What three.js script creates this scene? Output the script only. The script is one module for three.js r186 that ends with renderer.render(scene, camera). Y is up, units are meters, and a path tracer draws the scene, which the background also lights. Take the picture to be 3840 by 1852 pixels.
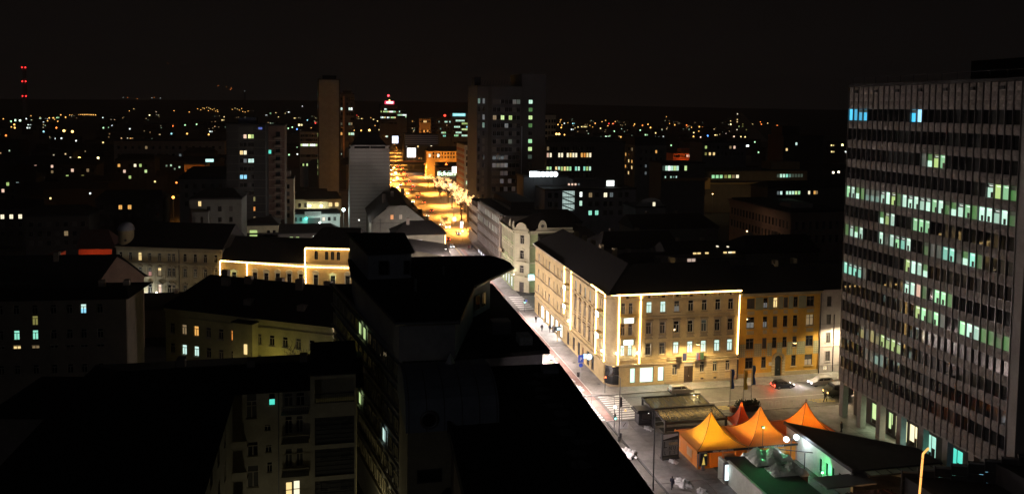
import * as THREE from 'three';
import { mergeGeometries } from 'three/addons/utils/BufferGeometryUtils.js';
import { RoundedBoxGeometry } from 'three/addons/geometries/RoundedBoxGeometry.js';
import { MarchingCubes } from 'three/addons/objects/MarchingCubes.js';
import { TextGeometry } from 'three/addons/geometries/TextGeometry.js';
import { FontLoader } from 'three/addons/loaders/FontLoader.js';
import { RectAreaLightUniformsLib } from 'three/addons/lights/RectAreaLightUniformsLib.js';

// ---------- camera: high roof terrace, looking along the main street (-z) and a little to its right ----------
const scene = new THREE.Scene();
const camera = new THREE.PerspectiveCamera(46.05, 1024 / 680, 0.5, 12000);
camera.position.set(0, 54, 0);
camera.up.set(0.00029, 0.99829, -0.05852);
camera.lookAt(0.21329, 54 - 0.05723, -0.97531);
camera.setViewOffset(1024, 680, 0, 186, 1024, 493);

// ---------- sky: night air, faintly lit by the town along the horizon ----------
{
  const W = 256, H = 128, d = new Float32Array(W * H * 4);
  for (let j = 0; j < H; j++) {
    const el = Math.max(0, ((j + 0.5) / H - 0.5) * 180), k = Math.exp(-el / 9);
    for (let i = 0; i < W; i++) {
      const o = (j * W + i) * 4;
      d[o] = 0.001 + 0.0045 * k; d[o + 1] = 0.00095 + 0.0036 * k; d[o + 2] = 0.0012 + 0.003 * k; d[o + 3] = 1;
    }
  }
  const t = new THREE.DataTexture(d, W, H, THREE.RGBAFormat, THREE.FloatType);
  t.mapping = THREE.EquirectangularReflectionMapping; t.magFilter = THREE.LinearFilter; t.needsUpdate = true;
  scene.background = t; scene.environment = t;
}
// very weak fill from behind the camera, added in place of city glow
const backFill = new THREE.DirectionalLight(new THREE.Color(0.86, 0.9, 1), 0.022);
backFill.position.set(-160, 130, 260); backFill.target.position.set(20, 0, -150);
backFill.castShadow = true; backFill.shadow.radius = 24; backFill.shadow.mapSize.set(2048, 2048);
Object.assign(backFill.shadow.camera, { left: -260, right: 260, top: 260, bottom: -260, near: 1, far: 1400 });
scene.add(backFill, backFill.target);

const renderer = new THREE.WebGLRenderer({ antialias: true });
renderer.toneMapping = THREE.LinearToneMapping; renderer.toneMappingExposure = 1;
renderer.shadowMap.enabled = true;
RectAreaLightUniformsLib.init();
const font = await new FontLoader().loadAsync('fonts/droid/droid_sans_bold.typeface.json');

// ---------- helpers ----------
let seed = 7;
const rnd = () => { seed = (seed * 1664525 + 1013904223) >>> 0; return seed / 4294967296; };
const rr = (a, b) => a + (b - a) * rnd();
const V = (x, y, z) => new THREE.Vector3(x, y, z);
const taken = new Map();
function numbered(n) { const k = taken.get(n) || 0; taken.set(n, k + 1); return k ? n + '_' + String(k).padStart(3, '0') : n; }
function mesh(name, geo, mat, parent) {
  const m = new THREE.Mesh(geo, mat); m.name = name; m.castShadow = m.receiveShadow = true; parent.add(m); return m;
}
function thing(name, label, category, [x, y, z] = [0, 0, 0], turn = 0, group) {
  const o = new THREE.Group(); o.name = numbered(name); o.position.set(x, y, z); o.rotation.y = turn; scene.add(o);
  o.userData = { label, category }; if (group) o.userData.group = group;
  return o;
}
function struct(name, geo, mat) { const m = mesh(numbered(name), geo, mat, scene); m.userData = { kind: 'structure' }; return m; }
function copyOf(root, label, [x, y, z], turn, group) {
  const r = root.clone(); r.name = numbered(root.name.replace(/_\d{3}$/, '')); r.position.set(x, y, z); r.rotation.y = turn; scene.add(r);
  r.userData = { label, category: root.userData.category }; if (group) r.userData.group = group;
  return r;
}
// uv in metres, by the way each face points
function uvm(g) {
  if (g.index) g = g.toNonIndexed();
  if (!g.attributes.normal) g.computeVertexNormals();
  const p = g.attributes.position, n = g.attributes.normal, uv = new Float32Array(p.count * 2);
  for (let i = 0; i < p.count; i += 3) {
    let ax = 0, ay = 0, az = 0;
    for (let k = 0; k < 3; k++) { ax += Math.abs(n.getX(i + k)); ay += Math.abs(n.getY(i + k)); az += Math.abs(n.getZ(i + k)); }
    for (let k = 0; k < 3; k++) {
      const x = p.getX(i + k), y = p.getY(i + k), z = p.getZ(i + k);
      const [u, v] = ay >= ax && ay >= az ? [x, z] : ax > az ? [z, y] : [x, y];
      uv[(i + k) * 2] = u; uv[(i + k) * 2 + 1] = v;
    }
  }
  g.setAttribute('uv', new THREE.BufferAttribute(uv, 2));
  return g;
}
const box = (w, h, d, x = 0, y = 0, z = 0) => uvm(new THREE.BoxGeometry(w, h, d).translate(x, y + h / 2, z));   // y is the bottom
const rbox = (w, h, d, r, x = 0, y = 0, z = 0) => uvm(new RoundedBoxGeometry(w, h, d, 2, r).translate(x, y + h / 2, z));
const cyl = (r0, r1, h, n = 12, x = 0, y = 0, z = 0) => uvm(new THREE.CylinderGeometry(r1, r0, h, n).translate(x, y + h / 2, z));
const ball = (r, x = 0, y = 0, z = 0, n = 14) => uvm(new THREE.SphereGeometry(r, n, Math.round(n * 0.7)).translate(x, y, z));
function tube(pts, r, n = 6, closed = false) {
  const path = new THREE.CurvePath();
  for (let i = 0; i + 1 < pts.length; i++) path.add(new THREE.LineCurve3(pts[i], pts[i + 1]));
  const gs = [];
  for (let i = 0; i + 1 < pts.length; i++) gs.push(bar(pts[i], pts[i + 1], r, r, n));
  return gs.length > 1 ? mergeGeometries(gs) : gs[0];
}
function bar(a, b, r0, r1 = r0, n = 6) {
  const d = b.clone().sub(a), L = d.length(), g = new THREE.CylinderGeometry(r1, r0, L, n).translate(0, L / 2, 0);
  g.applyQuaternion(new THREE.Quaternion().setFromUnitVectors(V(0, 1, 0), d.normalize())); g.translate(a.x, a.y, a.z);
  return uvm(g);
}
const merge = (gs) => mergeGeometries(gs.map((g) => (g.index ? g.toNonIndexed() : g)).map((g) => { for (const k of Object.keys(g.attributes)) if (!['position', 'normal', 'uv'].includes(k)) g.deleteAttribute(k); return g; }));
function poly(pts, holes = []) {
  const s = new THREE.Shape(pts.map(([x, y]) => new THREE.Vector2(x, y)));
  for (const h of holes) s.holes.push(new THREE.Path(h.map(([x, y]) => new THREE.Vector2(x, y))));
  return s;
}
const extrude = (shape, depth, o = {}) => uvm(new THREE.ExtrudeGeometry(shape, { depth, bevelEnabled: false, curveSegments: 8, ...o }));
// a prism with an upright side: plan points [x, z], from y0 to y1
const prism = (pts, y0, y1) => uvm(extrude(poly(pts.map(([x, z]) => [x, -z])), y1 - y0).rotateX(-Math.PI / 2).translate(0, y0, 0));
function tris(list) {   // list of triangles of [x, y, z]
  const g = new THREE.BufferGeometry(); g.setAttribute('position', new THREE.BufferAttribute(new Float32Array(list.flat(2)), 3)); g.computeVertexNormals(); return uvm(g);
}
const quad = (a, b, c, d) => [[a, b, c], [a, c, d]];
// hipped or gabled roof over x in [0, w], z in [-d, 0], its ridge along x; ha / hb: how far the ridge ends lie in from each end
function roofGeo(w, d, rise, ha, hb, over = 0.5) {
  const x0 = -over, x1 = w + over, z0 = -d - over, z1 = over, zm = -d / 2, A = [x0, 0, z1], B = [x1, 0, z1], C = [x1, 0, z0], D = [x0, 0, z0], R = [ha > 0 ? ha : x0, rise, zm], S = [hb > 0 ? w - hb : x1, rise, zm];
  return tris([...quad(A, B, S, R), ...quad(C, D, R, S), [D, A, R], [B, C, S], ...quad(A, D, C, B)]);
}

// ---------- procedural textures ----------
function noiseTex(size, octaves, lo, hi, sd, fine = 0) {
  let s = sd; const r = () => { s = (s * 1664525 + 1013904223) >>> 0; return s / 4294967296; };
  const f = new Float32Array(size * size); let tot = 0;
  for (const [n, a] of octaves) {
    const g = Array.from({ length: n * n }, r); tot += a;
    for (let j = 0; j < size; j++) for (let i = 0; i < size; i++) {
      const x = (i / size) * n, y = (j / size) * n, xi = Math.floor(x), yi = Math.floor(y), u = x - xi, v = y - yi, su = u * u * (3 - 2 * u), sv = v * v * (3 - 2 * v);
      const q = (a2, b2) => g[(b2 % n) * n + (a2 % n)];
      f[j * size + i] += a * ((q(xi, yi) * (1 - su) + q(xi + 1, yi) * su) * (1 - sv) + (q(xi, yi + 1) * (1 - su) + q(xi + 1, yi + 1) * su) * sv);
    }
  }
  const d = new Uint8Array(size * size * 4);
  for (let k = 0; k < size * size; k++) {
    let t = f[k] / tot; t = Math.min(1, Math.max(0, (t - 0.5) * 1.9 + 0.5));
    const v = 255 * Math.min(1, Math.max(0, lo + (hi - lo) * t + (r() - 0.5) * fine));
    d[k * 4] = d[k * 4 + 1] = d[k * 4 + 2] = v; d[k * 4 + 3] = 255;
  }
  const t = new THREE.DataTexture(d, size, size); t.wrapS = t.wrapT = THREE.RepeatWrapping; t.magFilter = THREE.LinearFilter; t.minFilter = THREE.LinearMipmapLinearFilter; t.needsUpdate = true;
  return t;
}
const rep = (t, m) => { const c = t.clone(); c.repeat.set(1 / m, 1 / m); c.needsUpdate = true; return c; };
const T_plaster = rep(noiseTex(256, [[4, 1], [11, 0.7], [40, 0.5], [90, 0.4]], 0.72, 1, 3, 0.06), 7);
const T_ground = rep(noiseTex(512, [[5, 1], [13, 0.9], [34, 0.7], [120, 0.5]], 0.5, 1, 5, 0.12), 19);
const T_rough = rep(noiseTex(256, [[6, 1], [30, 1], [100, 0.8]], 0.55, 1, 9, 0.1), 4);
const T_fine = rep(noiseTex(256, [[30, 1], [90, 1]], 0.6, 1, 13, 0.2), 1.6);
function std(c, roughness = 0.85, o = {}) { const m = new THREE.MeshStandardMaterial({ roughness, ...o }); m.color.setRGB(...c); return m; }
const glows = new Map();
function glow(c, k, base = 0.3) {   // a lamp, a lit window, a screen
  const key = c.join() + k + base;
  if (!glows.has(key)) { const m = std([base, base, base], 0.5); m.emissive.setRGB(...c); m.emissiveIntensity = k; glows.set(key, m); }
  return glows.get(key);
}
const plaster = (c) => std(c, 0.9, { map: T_plaster, bumpMap: T_plaster, bumpScale: 0.01 });
const M = {
  asphalt: std([0.15, 0.142, 0.135], 0.6, { map: T_ground, bumpMap: T_fine, bumpScale: 0.01 }),
  paving: std([0.3, 0.285, 0.275], 0.75, { map: T_ground, bumpMap: T_fine, bumpScale: 0.008 }),
  plaza: std([0.25, 0.24, 0.235], 0.7, { map: T_ground, bumpMap: T_fine, bumpScale: 0.008 }),
  kerb: std([0.3, 0.29, 0.28], 0.8, { map: T_rough }),
  white: std([0.7, 0.69, 0.66], 0.7, { map: T_rough }),
  yellowLine: std([0.62, 0.48, 0.1], 0.7, { map: T_rough }),
  redLane: std([0.36, 0.22, 0.19], 0.75, { map: T_ground }),
  ground: std([0.04, 0.038, 0.036], 0.95, { map: T_ground }),
  roof: std([0.018, 0.015, 0.014], 0.8, { map: T_rough, bumpMap: T_fine, bumpScale: 0.02 }),
  roofGrey: std([0.026, 0.026, 0.028], 0.75, { map: T_rough, bumpMap: T_fine, bumpScale: 0.02 }),
  tar: std([0.022, 0.022, 0.024], 0.85, { map: T_ground }),
  concrete: std([0.3, 0.28, 0.26], 0.85, { map: T_plaster, bumpMap: T_rough, bumpScale: 0.01 }),
  metal: std([0.2, 0.2, 0.21], 0.45, { metalness: 0.7 }),
  darkMetal: std([0.035, 0.036, 0.04], 0.5, { metalness: 0.3 }),
  steel: std([0.42, 0.42, 0.43], 0.4, { metalness: 0.8 }),
  frame: std([0.42, 0.38, 0.3], 0.6),
  frameDark: std([0.06, 0.055, 0.05], 0.6),
  pane: std([0.012, 0.013, 0.015], 0.03),
  paneCurtain: std([0.09, 0.09, 0.085], 0.12),
  wood: std([0.05, 0.03, 0.018], 0.55, { map: T_rough }),
  snow: std([0.78, 0.78, 0.8], 0.9, { map: T_rough, bumpMap: T_rough, bumpScale: 0.05 }),
  rubber: std([0.02, 0.02, 0.02], 0.9),
};
const LIT = {   // colours of lit windows
  G: glow([0.45, 1, 0.5], 0.85), W: glow([0.62, 1, 0.78], 0.95), Y: glow([0.7, 1, 0.32], 0.62), D: glow([0.14, 0.5, 0.11], 0.32), d: glow([0.4, 0.6, 0.45], 0.1), B: glow([0.06, 0.62, 1], 1.05), E: glow([0.35, 0.75, 1], 1.5), C: glow([0.35, 1, 0.75], 0.85), c: glow([0.4, 0.8, 0.65], 0.28), P: glow([1, 0.62, 0.45], 0.8), y: glow([0.75, 0.7, 0.2], 0.28),
  warm: glow([1, 0.72, 0.3], 1.1), amber: glow([1, 0.5, 0.12], 0.9), cream: glow([1, 0.9, 0.62], 1.2), cool: glow([0.68, 1, 0.9], 1), white: glow([0.92, 1, 0.95], 1.6), lime: glow([0.72, 1, 0.42], 0.9), dimWarm: glow([1, 0.7, 0.35], 0.22), dimCool: glow([0.7, 0.85, 0.9], 0.14), blue: glow([0.3, 0.75, 1], 1.1), orange: glow([1, 0.36, 0.06], 0.8), teal: glow([0.1, 0.9, 0.7], 0.9), pink: glow([1, 0.68, 0.5], 1),
};
const varied = new Map();
function vary(m, q) { const key = m.uuid + q; if (!varied.has(key)) { const c = m.clone(); c.emissiveIntensity *= [0.6, 0.85, 1.1][q]; varied.set(key, c); } return varied.get(key); }
function point(c, I, x, y, z, r = 0.1, dist = 0) {
  const l = new THREE.PointLight(new THREE.Color().setRGB(...c), I, dist); l.position.set(x, y, z); l.shadow.radius = r / 0.02; l.castShadow = true; scene.add(l); return l;
}
function spot(c, I, [x, y, z], [tx, ty, tz], angle, penumbra = 0.4, r = 0.1) {
  const l = new THREE.SpotLight(new THREE.Color().setRGB(...c), I, 0, angle, penumbra); l.position.set(x, y, z); l.target.position.set(tx, ty, tz); l.shadow.radius = r / 0.02; l.castShadow = true; scene.add(l, l.target); return l;
}
function area(c, I, w, h, [x, y, z], [tx, ty, tz]) {
  const l = new THREE.RectAreaLight(new THREE.Color().setRGB(...c), I, w, h); l.position.set(x, y, z); l.lookAt(tx, ty, tz); scene.add(l); return l;
}

// ---------- facades ----------
// A facade frame: u runs along the wall to the right as seen from outside, v up, n outwards; turn 0 faces +z, -90 degrees faces -x.
class Face {
  constructor(g, x, z, turn) { this.g = g; this.x = x - g.position.x; this.z = z - g.position.z; this.turn = turn; this.c = Math.cos(turn); this.s = Math.sin(turn); }
  at(u, v, n = 0) { return V(this.x + u * this.c + n * this.s, v - this.g.position.y, this.z - u * this.s + n * this.c); }
  put(name, geo, mat, u = 0, v = 0, n = 0) { const m = mesh(name, geo, mat, this.g); m.position.copy(this.at(u, v, n)); m.rotation.y = this.turn; return m; }
  wall(w, h, holes, mat, v0 = 0, t = 0.4, name = 'wall') {
    const hs = holes.map((o) => o.arch ? archPts(o) : [[o.u - o.w / 2, o.v - v0], [o.u - o.w / 2, o.v - v0 + o.h], [o.u + o.w / 2, o.v - v0 + o.h], [o.u + o.w / 2, o.v - v0]]);
    function archPts(o) { const p = [[o.u - o.w / 2, o.v - v0]], r = o.w / 2; for (let k = 0; k <= 8; k++) { const a = Math.PI - (k / 8) * Math.PI; p.push([o.u + r * Math.cos(a), o.v - v0 + o.h - r + r * Math.sin(a)]); } p.push([o.u + o.w / 2, o.v - v0]); return p; }
    return this.put(name, extrude(poly([[0, 0], [w, 0], [w, h], [0, h]], hs), t).translate(0, 0, -t), mat, 0, v0, 0);
  }
  // a window set into an opening: frame with mullion and transom, pane, and if asked a sill and a hood
  window(o) {
    const k = kit(o.w, o.h, o.arch, o.bars || 'T'), f = this.put('window', k.frame, o.frame || M.frame, o.u, o.v, -0.16);
    mesh('pane', k.pane, o.lit || (o.curtain ? M.paneCurtain : M.pane), f).position.z = -0.05;
    if (o.half) mesh('blind', k.half, o.half, f).position.z = -0.03;
    if (o.sill) mesh('sill', k.sill, o.trim || M.frame, f).position.z = 0.2;
    if (o.hood) mesh('hood', o.hood === 'peak' ? k.peak : k.hood, o.trim || M.frame, f).position.z = 0.2;
    if (o.apron) mesh('apron', k.apron, o.trim || M.frame, f).position.z = 0.18;
    if (o.surround) mesh('surround', k.surround, o.trim || M.frame, f).position.z = 0.16;
    return f;
  }
}
const kits = new Map();
function kit(w, h, arch, bars) {
  const key = [w, h, arch, bars].join();
  if (kits.has(key)) return kits.get(key);
  const t = Math.min(0.09, w * 0.09), fr = [box(w, t, 0.1), box(t, h, 0.1, -w / 2 + t / 2), box(t, h, 0.1, w / 2 - t / 2), box(w, t, 0.1, 0, h - t)];
  if (bars.includes('T')) fr.push(box(t, h * 0.68, 0.1), box(w, t, 0.1, 0, h * 0.68));
  if (bars.includes('I')) fr.push(box(t, h, 0.1));
  if (bars.includes('H')) fr.push(box(w, t, 0.1, 0, h * 0.5));
  if (bars.includes('#')) { const nx = Math.max(2, Math.round(w / 0.55)), ny = Math.max(2, Math.round(h / 0.5)); for (let i = 1; i < nx; i++) fr.push(box(t * 0.7, h, 0.08, -w / 2 + (w * i) / nx)); for (let j = 1; j < ny; j++) fr.push(box(w, t * 0.7, 0.08, 0, (h * j) / ny)); }
  const hoodP = [[-w / 2 - 0.28, 0], [w / 2 + 0.28, 0], [w / 2 + 0.28, 0.2], [-w / 2 - 0.28, 0.2]];
  const k = {
    frame: merge(fr), pane: box(w, h, 0.03), half: box(w * 0.96, h * 0.5, 0.02), sill: box(w + 0.3, 0.14, 0.3, 0, -0.16),
    hood: merge([extrude(poly(hoodP), 0.36).translate(0, h + 0.32, -0.06), box(w + 0.3, 0.1, 0.2, 0, h + 0.18)]),
    peak: merge([extrude(poly([[-w / 2 - 0.35, 0], [w / 2 + 0.35, 0], [w / 2 + 0.35, 0.12], [0, 0.62], [-w / 2 - 0.35, 0.12]]), 0.36).translate(0, h + 0.24, -0.06)]),
    apron: merge([box(w + 0.5, 0.12, 0.36, 0, -0.28), box(w + 0.24, 0.5, 0.12, 0, -0.8), box(w + 0.6, 0.14, 0.3, 0, -0.95)]),
    surround: merge([box(0.18, h + 0.2, 0.12, -w / 2 - 0.09, -0.1), box(0.18, h + 0.2, 0.12, w / 2 + 0.09, -0.1), box(w + 0.36, 0.18, 0.12, 0, h)]),
  };
  kits.set(key, k); return k;
}
// lettering as thin solid glyphs, centred on x, resting on y = 0
function text(s, size, depth = 0.05) {
  const g = new TextGeometry(s, { font, size, depth, curveSegments: 3, bevelEnabled: false }); g.computeBoundingBox();
  return g.translate(-(g.boundingBox.max.x + g.boundingBox.min.x) / 2, 0, 0);
}

// a bare winter tree: tapered trunk and limbs; with fairy lights along the twigs if asked
function bareTree(label, x, z, h, group, bulbs, n = 5) {
  const t = thing('bare_tree', label, 'tree', [x, 0, z], 0, group), limbs = [], trunk = [], spots = [];
  const grow = (a, d, len, r, lev) => {
    const b = a.clone().addScaledVector(d, len); (lev ? limbs : trunk).push(bar(a, b, r, r * 0.68, lev > 2 ? 3 : 6));
    if (lev > 1) for (let k = 0; k < 3; k++) spots.push(a.clone().lerp(b, rnd()));
    if (lev >= n) return;
    const m = lev === 0 ? 5 : 3; for (let k = 0; k < m; k++) { const e = d.clone().add(V(rr(-0.9, 0.9), rr(-0.15, 0.5), rr(-0.9, 0.9))).normalize(); grow(lev === 0 ? a.clone().lerp(b, rr(0.6, 1)) : a.clone().lerp(b, rr(0.55, 1)), e, len * rr(0.5, 0.75), r * 0.55, lev + 1); }
  };
  grow(V(0, 0, 0), V(0, 1, 0), h * 0.42, h * 0.022, 0);
  mesh('trunk', merge(trunk), M.wood, t); mesh('crown', merge(limbs), M.wood, t);
  if (bulbs) {
    const im = new THREE.InstancedMesh(new THREE.OctahedronGeometry(bulbs.r), glow(bulbs.c, bulbs.k), spots.length); im.name = 'fairy_lights'; const o = new THREE.Matrix4(); spots.forEach((p, i) => im.setMatrixAt(i, o.makeTranslation(p.x, p.y, p.z))); im.userData.kind = 'stuff'; t.add(im);
  }
  return t;
}

// ================= the ground, roads and pavements =================
const sheet = (x0, x1, z0, z1, y) => uvm(new THREE.PlaneGeometry(x1 - x0, z1 - z0).rotateX(-Math.PI / 2).translate((x0 + x1) / 2, y, (z0 + z1) / 2));
struct('ground', sheet(-9000, 9000, -9000, 400, -0.1), M.ground);
struct('main_road', sheet(27.5, 45.4, -1150, -30, 0), M.asphalt);
struct('cross_road', sheet(45.4, 330, -141.3, -129.3, 0.002), M.asphalt);
struct('side_road', sheet(45.4, 170, -222.5, -205.5, 0.002), M.asphalt);
struct('far_cross_road', sheet(-260, 27.5, -520, -500, 0), M.asphalt);
struct('far_square', sheet(45.4, 130, -700, -312, 0.002), M.asphalt);
const slabOf = (x0, x1, z0, z1, h = 0.12) => box(x1 - x0, h + 0.08, z1 - z0, (x0 + x1) / 2, -0.08, (z0 + z1) / 2);
struct('pavement', slabOf(45.7, 51.6, -205.3, -141.6), M.paving);
struct('pavement', slabOf(51.6, 112, -145.6, -141.6), M.paving);
struct('pavement', slabOf(45.7, 51.6, -312, -222.7), M.paving);
struct('pavement', slabOf(22, 27.2, -420, -30), M.paving);
for (const [x0, x1, z0, z1] of [[45.4, 45.69, -205.3, -141.6], [45.4, 45.69, -312, -222.7], [51.6, 112, -141.59, -141.3], [45.7, 51.6, -141.59, -141.3]]) struct('kerb', slabOf(x0, x1, z0, z1, 0.128), M.kerb);
struct('cycle_lane', sheet(45.85, 47.2, -205, -142, 0.125), M.redLane);
struct('cycle_lane', sheet(45.85, 47.2, -300, -223, 0.125), M.redLane);
struct('cycle_crossing', sheet(45.85, 47.2, -141.2, -129.4, 0.007), M.redLane);
struct('lane_line', sheet(47.22, 47.34, -205, -142, 0.129), M.white);
struct('lane_line', sheet(44.5, 44.66, -420, -145, 0.005), M.yellowLine);
for (let k = 0; k < 26; k++) struct('lane_dash', sheet(41.2, 41.35, -420 + k * 11, -415 + k * 11, 0.005), M.white);
for (let k = 0; k < 60; k++) struct('lane_dash', sheet(37.6, 37.75, -900 + k * 12, -895 + k * 12, 0.005), M.white);
for (let k = 0; k < 11; k++) struct('zebra_bar', sheet(47.9, 52.6, -141 + k * 1.06, -140.45 + k * 1.06, 0.008), M.white);
for (let k = 0; k < 10; k++) struct('zebra_dash', sheet(45, 45.6, -141 + k * 1.18, -140.4 + k * 1.18, 0.008), M.white);
for (let k = 0; k < 7; k++) struct('zebra_bar', sheet(48, 52, -222 + k * 2.3, -220.8 + k * 2.3, 0.008), M.white);
struct('lane_line', sheet(62, 110, -134.6, -134.44, 0.006), M.white);
for (const [x0, x1] of [[67.2, 73.4], [86.5, 90.5]]) for (let k = 0; k < 3; k++) struct('yellow_marking', sheet(x0 + k * 0.5, x1 + k * 0.4, -132.3 + k * 0.62, -132 + k * 0.62, 0.007), M.yellowLine);
for (const [x, z] of [[58.2, -138.2], [63.9, -132.6], [50.3, -147.4], [49.3, -161]]) {
  const m = struct('manhole_cover', cyl(0.36, 0.36, 0.02, 16), M.darkMetal); m.position.set(x, z < -141 ? 0.115 : -0.005, z);
}
// the square in front of the office tower: large slabs with open joints
{
  const base = struct('square_paving', slabOf(45.5, 128, -129, -60, 0.06), std([0.05, 0.05, 0.05], 0.9));
  const tones = [M.plaza, std([0.22, 0.21, 0.205], 0.75, { map: T_ground, bumpMap: T_fine, bumpScale: 0.008 }), std([0.275, 0.262, 0.255], 0.7, { map: T_ground, bumpMap: T_fine, bumpScale: 0.008 })];
  const nx = 15, nz = 14, w = 3.36, d = 3.06;
  for (let i = 0; i < nx; i++) for (let j = 0; j < nz; j++) {
    const x = 45.75 + (i + 0.5) * w, z = -128.7 + (j + 0.5) * d;
    mesh('slab', box(w - 0.05, 0.08, d - 0.05, x, 0.045 + rnd() * 0.006, z), tones[Math.floor(rnd() * 3)], base);
  }
  struct('kerb', slabOf(45.5, 112, -129.29, -129.01, 0.128), M.kerb);
}
// hills far behind the town
{
  const prof = (az) => { const a = (az * 180) / Math.PI, g = (c, w, h) => h * Math.exp(-(((a - c) / w) ** 2)); return 70 + g(-35, 5, 330) + g(-30, 4, 140) + g(-40, 3, 120) + g(-45, 6, 120) + g(5, 20, 30); };
  const na = 90, nd = 16, tr = [], P = [];
  for (let i = 0; i <= na; i++) { P.push([]); for (let j = 0; j <= nd; j++) { const az = -1.05 + (i / na) * 2.1, D = 3790 + (j / nd) * 4200; let t = Math.min(1, Math.max(0, (D - 3800) / 2600)); t = t * t * (3 - 2 * t); P[i].push([Math.sin(az) * D, t * prof(az) - 0.08, -Math.cos(az) * D]); } }
  for (let i = 0; i < na; i++) for (let j = 0; j < nd; j++) tr.push(...quad(P[i][j], P[i + 1][j], P[i + 1][j + 1], P[i][j + 1]));
  struct('hills', tris(tr), std([0.02, 0.022, 0.015], 1));
}

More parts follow.
